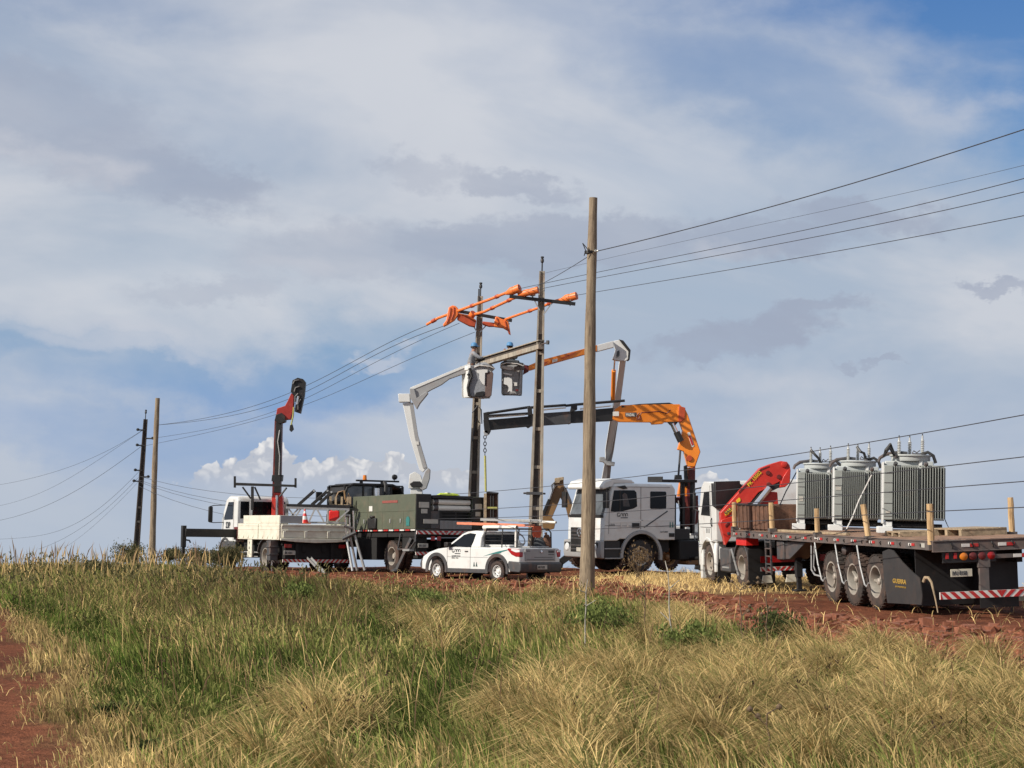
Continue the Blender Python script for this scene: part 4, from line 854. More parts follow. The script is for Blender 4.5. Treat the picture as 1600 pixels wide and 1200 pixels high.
P8=[(0,0,0),(-.02,-.30,-.01),(-.05,-.28,-.2),(-.03,-.25,-.36),(.02,-.02,-.34),(.04,.01,-.18)]; b.add(P8+[(x+.012,y,z) for x,y,z in P8],[(0,1,2,5),(5,2,3,4),(11,8,7,6),(10,9,8,11),(0,6,7,1),(1,7,8,2),(2,8,9,3),(3,9,10,4),(4,10,11,5),(5,11,6,0)]); b.build('flag_cloth',M['hosed'],t); MB().cyl((0,.06,.01),(-.02,-.34,.0),.008,n=6).build('flag_stick',M['black'],t)
# ================================================================== helpers for traced crane members
def px(veh_o,name,polys,Y,th,m,bevel=.012,world=True,smooth=25):
    b=MB()
    for pl in (polys if isinstance(polys[0][0],(tuple,list)) else [polys]): b.pxprism(pl,Y,th)
    return b.build(name,m,veh_o,bevel,world=world,smooth=smooth)
def pxtube(veh_o,name,pts,r,m,Y=None,n=10):
    P_=[at(*(p if len(p)==3 else (p[0],p[1],Y))) for p in pts]; return MB().tube(P_,r,n).build(name,m,veh_o,world=True)
def local_text(par,s,size,m,u0,v0,u1,v1,Y,th=.004,bold=.001,fill=1.):
    """letters on a surface at distance Y, running from one point to another, in the frame of the parent's top object"""
    a=at(u0,v0,Y);b=at(u1,v1,Y); Mx=Matrix.Identity(4); c=par; ch=[]
    while c: ch.append(c); c=c.parent
    for c in reversed(ch): Mx=Mx@c.matrix_basis
    Mi=Mx.inverted(); a_=Mi@Vector(a); d=(Mi.to_3x3()@Vector(b-a)); L=d.length; n=Mi.to_3x3()@Vector((0,-1,0)); u=n.cross(d).normalized()
    o=lettering(s,size,m,par,a_,d,u,th=th,bold=bold); xs_=[v.co for v in o.data.vertices]; dn=d.normalized(); ext=max((v-a_).dot(dn) for v in xs_)
    k=L*fill/ext
    for v in o.data.vertices: w_=v.co-a_; v.co=a_+w_+dn*(w_.dot(dn))*(k-1)
    return o
def lamp_round(par,x,y,z,r,m,name='tail_light'): 
    b=MB(); b.lathe([(r,.0),(r,-.03),(r*.7,-.045),(0,-.05)],(x,y,z),(1,0,0),16); return b.build(name,m,par)
# ================================================================== left crane truck
lt=Veh('crane_truck','white flatbed truck with an upright red crane behind its cab','truck',-7.04,64.26,-.33,-28.7,-.8,0); P=lt.o
b=MB(); b.box(-1.45,4.0,.28,.42,.68,.88); b.box(-1.45,4.0,-.42,-.28,.68,.88); b.box(-1.4,-.9,-1.0,1.0,.45,.95); b.box(-.12,.12,-.85,.85,.38,.56); b.box(3.65,3.85,-.8,.8,.4,.55); b.box(.9,2.3,-1.0,1.0,.5,.9); b.box(-1.3,2.2,-1.05,1.05,.88,1.04); b.build('chassis',M['chassis'],P)
b=MB(); b.box(-1.5,2.24,-1.22,1.22,1.04,1.12); b.build('bed_floor',M['cream'],P,.01)
b=MB(); b.box(-1.5,2.24,1.22,1.262,1.08,1.58)
for z in (1.38,1.50): b.box(-1.49,2.23,1.262,1.272,z,z+.015)
for x in np.linspace(-1.42,2.12,9): b.prism([(1.262,1.10),(1.292,1.10),(1.262,1.24)],0,x,x+.07)
b.box(.33,.37,1.262,1.29,1.10,1.56); b.box(-1.50,2.24,1.24,1.268,1.055,1.11); b.build('bed_side',M['cream'],P,.004)
b=MB(); b.box(-1.5,2.24,-1.262,-1.22,1.08,1.58); b.build('bed_side',M['cream'],P,.01)
b=MB(); b.box(-1.53,-1.49,-1.22,1.2,1.12,1.56); b.box(-1.56,-1.53,-1.2,1.18,1.34,1.38); b.box(-1.56,-1.53,-1.2,1.18,1.50,1.56)
for y in (1.1,.35,-.45,-1.15): b.box(-1.58,-1.53,y-.05,y+.05,1.12,1.34)
b.build('tailgate',M['cream'],P,.008)
b=MB(); b.prism([(1.24,1.10),(-1.24,1.10),(-1.24,1.04),(-.7,.99),(0,.965),(.7,.99),(1.24,1.04)],0,-1.60,-1.52); b.build('rear_crossbeam',M['cream'],P,.01)
b=MB(); b.box(-1.45,1.8,.95,1.24,1.585,1.85); b.box(-1.42,.2,1.24,1.247,1.62,1.82); b.build('tool_locker',M['cream'],P,.02)
b=MB(); b.box(-1.49,-1.455,.45,1.22,1.59,1.84); b.build('locker_end',M['grey'],P,.006)
b=MB(); b.box(.95,1.35,1.20,1.25,.45,1.05); fl=b.build('side_board',M['cream'],P,.006)
for k,c in enumerate('YRE'): lettering(c,.13,M['ink'],fl,(1.20,1.254,.88-k*.16),(-1,0,0),(0,0,1))
b=MB(); b.tube([(.55,1.15,.62),(1.9,1.15,.62)],.022,8); b.tube([(.6,1.15,.48),(1.9,1.15,.48)],.016,8); b.build('side_guard',M['steel'],P)
for (x,s_) in ((0,1),(0,-1)): wheel(P,x,s_*1.02,.48,.49,.26,s_,'recess')
wheel(P,0,.72,.48,.48,.24,1,'recess'); wheel(P,0,-.72,.48,.48,.24,-1,'recess')
for s_ in (1,-1): wheel(P,3.75,s_*.98,.48,.48,.26,s_,tyrem=M['mud'])
b=MB(); o=arc(0,.48,.60,15,165,10); i_=arc(0,.48,.565,15,165,10); b.prism(o+i_[::-1],1,.82,1.2); b.build('mudguard',M['dgrey'],P)
# cab
cabp=[(2.65,.95),(2.65,2.40),(2.75,2.52),(3.5,2.54),(3.75,2.44),(4.15,1.75),(4.2,.95)]
b=MB(); loft(b,[[(x,y,z-(.05 if (z>2.3 and abs(y-.2)>.9) else 0)) for x,z in cabp] for y in (-.75,-.66,1.06,1.15)]); cb_=b.build('cab',M['white'],P,.04)
b=MB(); b.prism([(3.05,1.72),(3.02,2.32),(3.50,2.32),(3.92,1.78),(3.9,1.70)],1,1.145,1.156); b.build('side_window',M['glass'],P)
b=MB(); b.box(2.64,2.652,-.60,.60,1.85,2.34); b.box(2.64,2.652,.72,1.04,1.75,2.34); b.build('rear_window',M['glass'],P)
b=MB(); b.prism([(4.2,1.76),(3.82,2.40)],1,-.6,1.0) if False else b.add([(4.175,-.62,1.78),(4.175,1.02,1.78),(3.80,.95,2.38),(3.80,-.55,2.38),(4.10,-.62,1.75),(4.10,1.02,1.75),(3.72,.95,2.35),(3.72,-.55,2.35)],[(0,1,2,3),(4,7,6,5),(0,4,5,1),(1,5,6,2),(2,6,7,3),(3,7,4,0)]); b.build('windscreen',M['glass'],P)
b=MB(); b.box(2.98,3.0,1.15,1.157,1.0,2.4); b.box(3.0,4.0,1.15,1.157,1.35,1.362); b.build('door_seam',M['dgrey'],P)
lettering('S3P',.30,M['ink'],cb_,(3.72,1.158,1.42),(-1,0,0),(0,0,1),bold=.01)
b=MB(); b.box(2.7,4.15,-.76,1.16,.62,.95); b.prism(arc(3.75,.48,.62,0,180,10)+arc(3.75,.48,.54,0,180,10)[::-1],1,.8,1.18); b.build('cab_skirt',M['dgrey'],P,.01)
b=MB(); b.tube([(3.9,1.12,2.22),(4.0,1.5,2.2),(4.0,1.66,2.16)],.016,6); b.tube([(3.95,1.12,1.62),(4.0,1.5,1.60),(4.0,1.66,1.62)],.016,6); ma=b.build('mirror_arm',M['black'],P)
b=MB(); b.box(3.98,4.06,1.54,1.70,1.62,2.16); b.build('wing_mirror',M['black'],P,.03)
# rear end
stripes(P,-1.50,-1.2,1.12,.33,.43,15)
plate_sign(P,-1.46,.86,.64,.42,.14,'ISR 4581',M['plate'])
for y in (.62,-.62): MB().box(-1.5,-1.44,y-.05,y+.05,.43,.95).build('bumper_bracket',M['chassis'],P)
for y in (.92,-.98): b=MB(); b.box(-1.47,-1.44,y-.12,y+.12,.80,.92); b.build('tail_light',M['lr'],P,.008)
b=MB(); b.box(-.62,-.58,.78,1.3,.12,.62); mf=b.build('mud_flap',M['black'],P); lettering('SAVAR',.14,M['hw'],mf,(-.625,1.28,.28),(0,-1,0),(0,0,1),sx=1.1)
b=MB(); b.box(-1.15,-.85,1.15,1.42,.38,1.03); b.box(-1.17,-.83,1.12,1.45,.55,.60); b.box(-1.17,-.83,1.12,1.45,.80,.85); st_=b.build('stabiliser_housing',M['dgrey'],P,.01)
MB().cyl((-1.0,1.29,.42),(-1.0,1.29,-.08),.028,n=10).build('stabiliser_rod',M['chrome'],st_)
# outrigger to the left
b=MB(); b.box(2.44,2.74,1.0,3.05,1.10,1.38); og=b.build('outrigger_beam',M['black'],P,.012); b=MB(); b.box(2.5,2.68,3.0,3.14,.75,1.48); b.box(2.54,2.64,3.02,3.12,.05,.80); b.tube([(2.59,3.0,1.0),(2.59,2.86,.98),(2.59,2.82,.9)],.03,6); b.build('outrigger_leg',M['black'],og,.008); b=MB(); b.lathe([(.16,-.02),(.16,.02),(.05,.06),(0,.07)],(2.59,3.07,.02),(0,0,1),14); b.build('foot_pad',M['black'],og)
b=MB(); b.box(2.42,2.76,.85,1.22,1.02,1.46); b.build('outrigger_sleeve',M['dred'],P,.012)
# headboard rack in front of the bed
Yr=65.9
rk=px(P,'pipe_rack',[[(367,754),(462,757.5),(462,761),(367,758.5)],[(365,744),(368,744),(368,762),(365,762)],[(460,747),(463,747),(463,762),(460,762)],[(392,760),(396,760),(396,797),(392,797)]],Yr,.14,M['black'],.006)
for u0,v0,u1,v1 in ((379,761,392,779),(398,761,407,781),(448,762,437,776)): pxtube(rk,'rack_brace',[(u0,v0),(u1,v1)],.03,M['black'],Yr+.07,8)
# crane
Yc=66.3
px(P,'crane_base',[(424,806),(424.5,776),(428,770),(439,770),(441.5,778),(442,806)],Yc-.1,.42,M['red'])
cc_=px(P,'crane_column',[(425,775),(429,655),(434,653),(440.5,655),(438,776)],Yc,.34,M['dred'])
px(cc_,'inner_section',[(428,772),(431,660),(440,659),(438,774)],Yc-.05,.06,M['black'],.006); px(cc_,'column_collar',[(424,752),(425,742),(441,742),(440,752)],Yc-.04,.42,M['black'],.01)
pxtube(P,'lift_cylinder',[(432.5,806),(433,774)],.05,M['chrome'],Yc-.16)
pxtube(cc_,'hydraulic_pipe',[(436,742),(437,712),(434,690),(437,672)],.018,M['steel'],Yc-.08,6)
kn=px(P,'crane_knuckle',[(430,656),(431,650),(433,638),(445,634),(449,627),(455,614),(459,618),(458,640),(454,655),(444,656)],Yc-.05,.38,M['darkred2'])
px(kn,'knuckle_pivot',[(429,657),(431,648),(440,645),(446,651),(445,659),(436,662)],Yc-.12,.5,M['black'])
fa=px(P,'folded_arm',[[(454,612),(457,594),(465,590),(473,592),(477,597),(475,618),(469,646),(460,643),(463,622)]],Yc-.02,.36,M['black'])
for u0,v0,u1,v1 in ((458,600,467,594),(460,612,468,604),(461,628,466,615),(466,640,470,624)): pxtube(fa,'hose_loop',[(u0,v0),((u0+u1)/2-2,(v0+v1)/2-2),(u1,v1)],.03,M['dgrey'],Yc-.06,6)
pxtube(fa,'arm_cylinder',[(464,632),(466,619)],.045,M['chrome'],Yc-.07)
pxtube(P,'hook_sling',[(459,636),(458,650),(455,664)],.028,M['strap'],Yc-.1,6)
px(P,'hook_block',[(453,664),(457,663),(459,671),(455,675),(452,672)],Yc-.14,.1,M['black'])
# goods on its bed
t=on(lt,'traffic_cone','orange and white traffic cone on the rear of the truck bed','traffic cone',(-1.30,.30,1.585-.0))
b=MB(); b.box(-.16,.16,-.16,.16,0,.03); b.build('cone_base',M['orange'],t,.01); b=MB(); b.lathe([(.13,.03),(.10,.14)],(0,0,0),(0,0,1),18); b.lathe([(.072,.25),(.05,.34),],(0,0,0),(0,0,1),18);b.lathe([(.032,.42),(.022,.48),(.0,.485)],(0,0,0),(0,0,1),18); b.build('cone_band',M['redp'],t); b=MB(); b.lathe([(.10,.14),(.072,.25)],(0,0,0),(0,0,1),18); b.lathe([(.05,.34),(.032,.42)],(0,0,0),(0,0,1),18); b.build('cone_sleeve',M['hw'],t)
Yt=63.3; t=thing('lattice_frame','grey steel lattice frame lying across the end of the truck bed','steel frame',tuple(at(460,817,Yt)))
def wpart(t,name,m,fn,bevel=0):
    b=MB(); fn(b); return b.build(name,m,t,bevel,world=True)
wpart(t,'chord',M['steel'],lambda b:b.beam(at(447,793,Yt),at(546,796,Yt+.4),.07,.07)); wpart(t,'chord',M['steel'],lambda b:b.beam(at(447,816,Yt),at(540,817,Yt+.4),.06,.06))
for u0,v0,u1,v1 in ((451,795,466,815),(470,795,457,815),(476,794,476,816),(492,795,483,815),(495,795,506,815),(512,795,512,816),(545,797,525,815),(466,795,455,807)):
    wpart(t,'lattice_bar',M['steel'],lambda b:b.beam(at(u0,v0,Yt+.1),at(u1,v1,Yt+.1),.05,.05))
for k,(u0,v0,u1,v1,w,Y,lb) in enumerate([(466,789,492,766,.12,64.3,'black channel arm slanting up, leftmost of three on the truck bed'),(487,789,513,766,.16,64.6,'wide black arm slanting up beside the green cabinet truck'),(496,790,519,768,.07,64.2,'thin dark arm slanting up nearest to the green cabinet truck')]):
    a=at(u0,v0,Y); t=thing('channel_girder',lb,'girder',tuple(a)); d=at(u1,v1,Y)-a; b=MB(); b.beam((0,0,0),d,.1,w,(0,-1,0)); b.build('arm_body',M['black'],t,.006); b=MB(); b.cyl(d*.96+[0,-.09,0],d*.96+[0,.09,0],.035,n=10); b.build('end_pin',M['steel'],t)
t=thing('steel_beam','long black beam lying level over the lattice frame','beam',tuple(at(443,791,64.))); wpart(t,'beam_body',M['black'],lambda b:b.beam(at(443,790,64.),at(547,792,64.3),.14,.12),.006); wpart(t,'beam_end',M['dgrey'],lambda b:b.beam(at(446,788,63.9),at(448,802,63.9),.12,.10),.006)
t=thing('fuel_can','bright red fuel can behind the steel lattice frame','fuel can',tuple(at(522,815,63.9))); b=MB(); b.box(-.17,.17,-.1,.1,.02,.36); b.build('can_body',M['redp'],t,.03); b=MB(); b.tube([(-.10,0,.36),(-.10,0,.42),(.06,0,.42),(.06,0,.36)],.02,6); b.build('handle',M['redp'],t); MB().cyl((.12,0,.35),(.15,0,.42),.03,n=10).build('cap',M['black'],t)
t=thing('scrap_crate','slatted wooden crate of odd fittings beside the green cab','crate',tuple(at(535,790,64.9))); b=MB(); b.box(-.40,.30,-.3,.3,-.02,.04); b.build('crate_base',M['plank'],t)
for x in (-.38,-.2,0,.2,.28): MB().box(x-.035,x+.035,-.32,-.29,0,.30).build('slat',M['plank'],t)
b=MB(); b.tube([(-.3,0,.1),(-.15,.05,.45),(.05,0,.5),(.1,-.1,.2)],.03,6); b.tube([(.1,0,.1),(.2,.05,.42),(.28,0,.15)],.025,6); b.build('metal_fittings',M['tan'],t)
t=thing('dark_sack','round dark sack heaped on the truck bed beside the crate','sack',tuple(at(524,790,65.1))); b=MB(); b.lathe([(0,0),(.2,.02),(.26,.15),(.2,.3),(.08,.38),(0,.4)],(0,0,0),(0,0,1),14); b.build('sack_body',M['tarp'],t); MB().lathe([(.07,.36),(.10,.44),(0,.45)],(0,0,0),(0,0,1),10).build('tied_neck',M['tarp'],t)
# tripod of poles and the loose angle on the soil
t=thing('tripod','metal tripod of three pale poles standing between the two trucks','tripod',tuple(at(552,888,62.3)))
for (u0,v0,u1,v1,Y1) in ((541,838,551,892,62.0),(547,838,558,891,62.5),(553,832,570,891,62.2)):
    lg=wpart(t,'leg',M['steel'],lambda b:b.tube([at(u0,v0,62.3),at(u1,v1,Y1)],.042,10)); 
    wpart(lg,'leg_extension',M['chrome'],lambda b:b.tube([at(u0-1,v0-34,62.3),at(u0,v0,62.3)],.032,10))
wpart(t,'tripod_head',M['dgrey'],lambda b:b.tube([at(535,842,62.2),at(556,832,62.2)],.06,8)); wpart(t,'cross_brace',M['dgrey'],lambda b:b.tube([at(538,822,62.2),at(552,826,62.2)],.04,8)); wpart(t,'top_collar',M['dgrey'],lambda b:b.tube([at(540,806,62.2),at(546,806,62.2)],.05,8))
pA=at(483,873,62.7); t=thing('steel_angle','pale steel channel leaning from the truck bumper to the soil','steel channel',tuple(pA)); d=at(506,897,61.6)-pA; b=MB(); b.beam((0,0,0),d,.14,.03); b.build('channel_web',M['steel'],t); s_=nrm(np.cross(d,(0,0,1)))*.07
for sg in (1,-1): b=MB(); b.beam(s_*sg+[0,0,.03],d+s_*sg+[0,0,.03],.014,.07); b.build('channel_flange',M['steel'],t)
# ================================================================== green cabinet truck with bucket lift
gr=Veh('bucket_truck','olive green cabinet truck carrying a white jointed boom with a bucket','truck',-1.87,61.6,-.14,-30.6,-1.5,0); P=gr.o
b=MB(); b.box(.1,6.6,.28,.42,.78,1.0); b.box(.1,6.6,-.42,-.28,.78,1.0); b.box(.05,4.6,-1.15,1.15,1.10,1.28); b.box(1.7,2.0,-.85,.85,.38,.6); b.box(2.9,4.4,.5,1.15,.35,1.08); b.box(.15,1.1,.75,1.15,.62,1.08); b.box(.2,1.2,-1.1,-.3,.5,1.08); b.box(3.0,4.4,-1.15,-.5,.4,1.05);b.box(0.1,.4,-1.1,1.1,.42,.62); b.build('chassis',M['chassis'],P)
b=MB(); b.box(0,4.6,-1.22,1.22,1.285,1.34); b.build('platform',M['dgrey'],P,.01)
b=MB(); b.box(0.0,4.55,.70,1.24,1.345,2.46); cbx=b.build('side_cabinet',M['olive'],P,.012)
b=MB(); b.box(0.01,4.54,1.24,1.25,1.92,1.94); b.box(3.40,3.43,1.24,1.25,1.35,2.45)
for x in (.85,1.6,2.35,3.42,3.95): b.box(x-.012,x+.012,1.24,1.248,1.36,1.92)
b.box(.0,.05,1.235,1.255,1.345,2.46); b.build('door_frame',M['olive'],cbx,.004)
for x in (1.02,1.75,3.65,4.15): MB().box(x-.03,x+.03,1.25,1.27,1.55,1.68).build('latch',M['steel'],cbx,.004)
b=MB(); b.box(3.05,3.30,1.25,1.256,1.95,2.12); b.build('decal',M['hw'],cbx)
b=MB(); b.box(1.25,2.35,1.25,1.254,2.20,2.28); b.build('decal',mat('faded_red',(.25,.07,.055),.5),cbx)
b=MB(); b.prism(arc(.52,1.62,.13,0,360,16)[:-1],1,1.25,1.256); b.box(.40,.64,1.249,1.258,1.45,1.54); b.build('decal',M['teal'],cbx)
b=MB()
for k in range(12):
    b.m=k%2; b.box(.05+k*.38,.05+k*.38+.3,1.225,1.235,1.29,1.335)
b.build('reflective_strip',[M['hw'],M['hr']],P)
b=MB(); b.box(-.02,0.0,.70,1.23,1.36,2.45); ce=b.build('cabinet_end',M['black'],P,.006)
for z0,z1,y0,y1 in ((2.02,2.20,.78,1.14),(1.84,1.98,.84,1.06)): MB().box(-.03,-.021,y0,y1,z0,z1).build('decal',M['plate'],ce)
b=MB(); b.box(-.03,.35,.40,.70,1.36,1.92); b.build('cabinet_step',M['dgrey'],P,.01); b=MB(); b.box(-.04,-.03,.46,.98,1.52,1.66); b.build('decal',M['plate'],ce)
b=MB(); b.box(0,4.4,-1.24,-.82,1.345,2.40); rc=b.build('side_cabinet',M['olive'],P,.012); b=MB(); b.box(-.02,0,-1.23,-.83,1.36,2.39); e2=b.build('cabinet_end',M['black'],P,.006)
for z0,z1,y0,y1 in ((2.0,2.18,-1.16,-.9),(1.78,1.92,-1.10,-.92)): MB().box(-.03,-.021,y0,y1,z0,z1).build('decal',M['plate'],e2)
b=MB(); b.box(-.03,0,-.78,.38,1.36,1.62); tgm=b.build('tailgate_mesh',M['grey'],P)
b=MB()
for k in range(24): y=-.75+k*.048; b.box(-.034,-.03,y-.004,y+.004,1.37,1.61)
for k in range(6): b.box(-.035,-.03,-.77,.37,1.39+k*.04,1.394+k*.04)
b.build('mesh_grid',M['dgrey'],tgm)
b=MB()
for z in (1.68,1.78,1.88): b.box(-.03,.0,-.8,.38,z,z+.03)
for y in (-.78,-.2,.36): b.box(-.03,0,y-.02,y+.02,1.62,1.93)
b.box(-.02,.5,-.8,.66,2.33,2.42); b.box(.3,.4,-.8,.66,1.35,2.4); b.build('rear_rack',M['black'],P,.004)
for k,z in enumerate((2.02,2.22)):
    t=on(gr,'pipe',('lower' if k==0 else 'upper')+' white plastic pipe lying across the back of the green truck','pipe',(.10,.60,z)); b=MB(); b.lathe([(.075,0),(.09,0),(.09,1.38),(.075,1.38),(.073,.02)],(0,0,0),(.03,-1,.0),18); b.build('tube',M['pipe'],t); b=MB(); b.lathe([(.10,0),(.10,.16)],(0,-.02,0),(.03,-1,0),18); b.build('clip',M['dgrey'],t)
t=on(gr,'safety_vest','bright yellow vest lying folded on top of the rear rack','vest',(.2,.0,2.43)); b=MB(); b.add([(-.15,-.42,0),(.15,-.38,0),(.18,.35,0),(-.12,.40,0),(-.1,-.3,.07),(.08,-.2,.09),(.1,.2,.06),(-.08,.3,.08)],[(0,3,2,1),(4,5,6,7),(0,1,5,4),(1,2,6,5),(2,3,7,6),(3,0,4,7)]); b.build('fabric',M['hiviz'],t,.02)
MB().box(-.1,.1,-.05,.05,.075,.095).build('reflective_band',M['hw'],t)
stripes(P,-.03,-.9,1.22,1.18,1.29,11,lean=1.2); stripes(P,.05,-.2,1.2,.52,.62,8,lean=1.2)
plate_sign(P,-.02,.98,.82,.36,.13,'IOU 2213')
for y in (.62,.40,-.8): b=MB(); b.box(-.02,.01,y-.07,y+.07,.98,1.12); b.build('tail_light',M['lr'],P,.006)
b=MB(); b.tube([(.1,1.18,1.25),(.05,1.22,.95),(.3,1.3,.70),(1.1,1.3,.70),(1.1,1.2,1.2)],.03,6); b.build('boarding_step_frame',M['dgrey'],P)
b=MB(); b.box(.25,.7,1.12,1.34,.64,.70); b.build('boarding_step',M['steel'],P,.004)
b=MB(); b.beam((.35,1.2,1.05),(.95,1.42,.02),.08,.10); ol=b.build('outrigger_leg',M['dgrey'],P,.006); b=MB(); b.lathe([(.15,-.02),(.15,.02),(.04,.07),(0,.08)],(.97,1.43,.02),(0,0,1),14); b.build('foot_pad',M['dgrey'],ol)
b=MB(); b.box(2.7,3.3,1.10,1.32,1.36,1.72); b.cyl((3.0,1.25,1.72),(3.0,1.25,1.80),.12,n=14); b.build('rubber_buffer',M['black'],P,.03)
for s_ in (1,-1):
    wheel(P,1.85,s_*1.02,.48,.49,.26,s_,'recess',tyrem=M['mud']); wheel(P,1.85,s_*.72,.48,.48,.24,s_,'recess',tyrem=M['mud']); wheel(P,5.9,s_*1.0,.48,.49,.26,s_,tyrem=M['mud'])
# cab with black roof
b=MB(); pr=[(5.05,.95),(5.05,2.10),(6.5,2.10),(6.75,1.9),(6.8,.95)]; loft(b,[[(x,y,z) for x,z in pr] for y in (-1.0,-.95,1.15,1.2)]); b.build('cab',M['olive'],P,.03)
b=MB(); b.box(5.02,6.4,-.92,1.30,2.86,2.90); 
pr=[(1.33,2.62),(1.26,2.82),(1.0,2.95),(-.5,2.95),(-.85,2.82),(-.95,2.60),(-.86,2.60),(-.78,2.76),(-.5,2.86),(1.0,2.86),(1.2,2.76),(1.25,2.62)]; b.prism(pr,0,5.0,6.45); rf=b.build('cab_roof',M['black'],P,.02)
for y in (1.30,.62,.25,-.45,-.90): MB().box(5.03,5.09,y-.035,y+.035,2.08,2.86).build('cab_pillar',M['black'],P)
for y in (1.30,-.9): MB().box(6.3,6.4,y-.04,y+.04,2.08,2.86).build('cab_pillar',M['black'],P)
b=MB(); b.box(5.05,5.06,-.42,.6,2.15,2.84); b.box(5.05,5.06,.65,1.28,2.15,2.84); b.build('rear_window',M['glassl'],P); b=MB(); b.box(6.35,6.36,-.86,1.26,2.12,2.84); b.build('windscreen',M['glassl'],P)
b=MB(); b.box(5.3,5.38,-.9,.75,3.02,3.08); b.box(5.3,5.38,.5,.6,2.9,3.05); b.box(5.3,5.38,-.3,-.2,2.9,3.05); rb=b.build('roof_bar',M['black'],P,.01)
b=MB(); b.cyl((5.34,.42,3.08),(5.34,.42,3.24),.075,.06,14); b.build('beacon',M['lo'],rb); b=MB(); b.lathe([(0,-.06),(.09,-.03),(.10,.04),(0,.06)],(5.30,-.72,3.20),(1,0,0),12); b.build('work_lamp',M['black'],rb); MB().cyl((5.34,-.72,3.06),(5.34,-.72,3.15),.015,n=6).build('lamp_stalk',M['black'],rb)
b=MB(); b.cyl((4.8,.22,2.1),(4.8,.22,2.78),.11,n=16); b.build('exhaust_stack',M['chrome'],P); b=MB(); b.tube([(4.75,-.1,2.0),(4.75,-.1,2.9),(4.9,-.12,3.0)],.07,8); b.build('intake_stack',M['black'],P)
b=MB(); b.tube([(6.3,1.2,2.5),(6.35,1.62,2.55)],.015,6); b.box(6.3,6.38,1.56,1.78,2.36,2.66); b.build('wing_mirror',M['black'],P,.02)
# boom: turret, lower arm, elbow, upper arm, bucket
Yb=62.6
px(P,'turret_base',[(641,772),(642,760),(659,760),(660,772)],Yb,.5,M['white']); 
tu=px(P,'turret',[(638,763),(640,741),(648,737),(657,742),(660,752),(656,763)],Yb-.05,.5,M['white']); px(tu,'turret_bracket',[(655,762),(664,737),(669,731),(672,734),(671,748),(666,763),(660,766)],Yb-.1,.45,M['grey']); px(tu,'slew_ring',[(640,756),(646,752),(656,752),(660,757),(658,761),(643,761)],Yb-.12,.55,M['black'])
la=px(P,'lower_arm',[(629,630),(645,629),(653,680),(668,731),(660,738),(655,733),(640,682)],Yb+.05,.26,M['whiteclean']); px(la,'arm_cylinder',[(640,634),(646,633),(653,680),(667,730),(661,732),(648,684)],Yb+.0,.05,M['grey'],.006)
px(la,'maker_plate',[(649,690),(654,690),(655,695),(650,695)],Yb-.02,.03,M['hw'],.003)
px(P,'elbow_block',[(622,615),(640,615),(641,628),(623,628)],Yb-.05,.45,M['whiteclean']); px(P,'elbow_link',[(640,607),(647,607),(651,622),(665,612),(669,614),(656,630),(651,639),(648,634),(641,622)],Yb-.08,.42,M['grey'])
ua=px(P,'upper_arm',[(641,606),(719,573.5),(735,568),(735,581),(719,586),(702,592),(690,601),(672,610),(660,618),(650,622),(642,621)],Yb,.24,M['grey']); px(ua,'arm_cover',[(641,605.5),(735,567),(735,571),(641,610.5)],Yb-.02,.30,M['whiteclean'],.006)
def bucket(par,c,w,d,h,rot,m,flare=1.12):
    cz=np.array(c); ca,sa=math.cos(rot),math.sin(rot); b=MB()
    def ring(z,f,ins=0):
        o=[]; 
        for x,y in ((-1,-1),(1,-1),(1,1),(-1,1)):
            for q in (0,1):
                rx,ry=.14/w,.14/d; xx=x*(1-(rx if (q==(0 if x*y>0 else 1)) else 0)); yy=y*(1-(ry if (q==(1 if x*y>0 else 0)) else 0))
                X_,Y_=xx*(w/2-ins)*f,yy*(d/2-ins)*f; o.append(cz+[X_*ca-Y_*sa,X_*sa+Y_*ca,z])
        return o
    loft(b,[ring(0,.92),ring(.06,.97),ring(h-.16,1.),ring(h-.14,flare),ring(h,flare),ring(h,flare,.05),ring(.12,.9,.05)]); bk=b.build('bucket',m,par,.01,world=True); return bk
cB=at(744,622,62.7); rB=math.radians(28); bk1=bucket(P,cB,.86,.62,1.04,rB,M['whiteclean'])
MB_=MB(); a=at(733,577,62.2)
px(bk1,'bucket_front_shade',[(731,580),(747,578),(760,578),(768,582),(765,620),(750,622),(731,618)],62.24,.05,M['cloth'],.02); px(bk1,'bucket_right_shade',[(760,582),(769,580),(771,584),(768,618),(762,621),(757,619)],62.2,.06,mat('bucket_shade_brown',(.13,.085,.075),.8,bump=.4),.015)  # grey front and brown right sheets paint the bucket's shaded faces
px(bk1,'white_pouch',[(745,577),(762,577),(762,582),(758,583),(757.5,602),(754,600),(749,592),(749,584),(745,582)],62.16,.05,M['whiteclean'],.008)
for pl_ in ([(734,575),(737,588),(733,597),(731,606),(733,618),(736,619)],[(731,584),(734,588),(732,592)]): pxtube(bk1,'black_hose',pl_,.045,M['black'],62.18,8)
px(bk1,'foot_rest',[(744,613),(756,611),(756,619),(740,620)],62.17,.07,M['black'],.01)
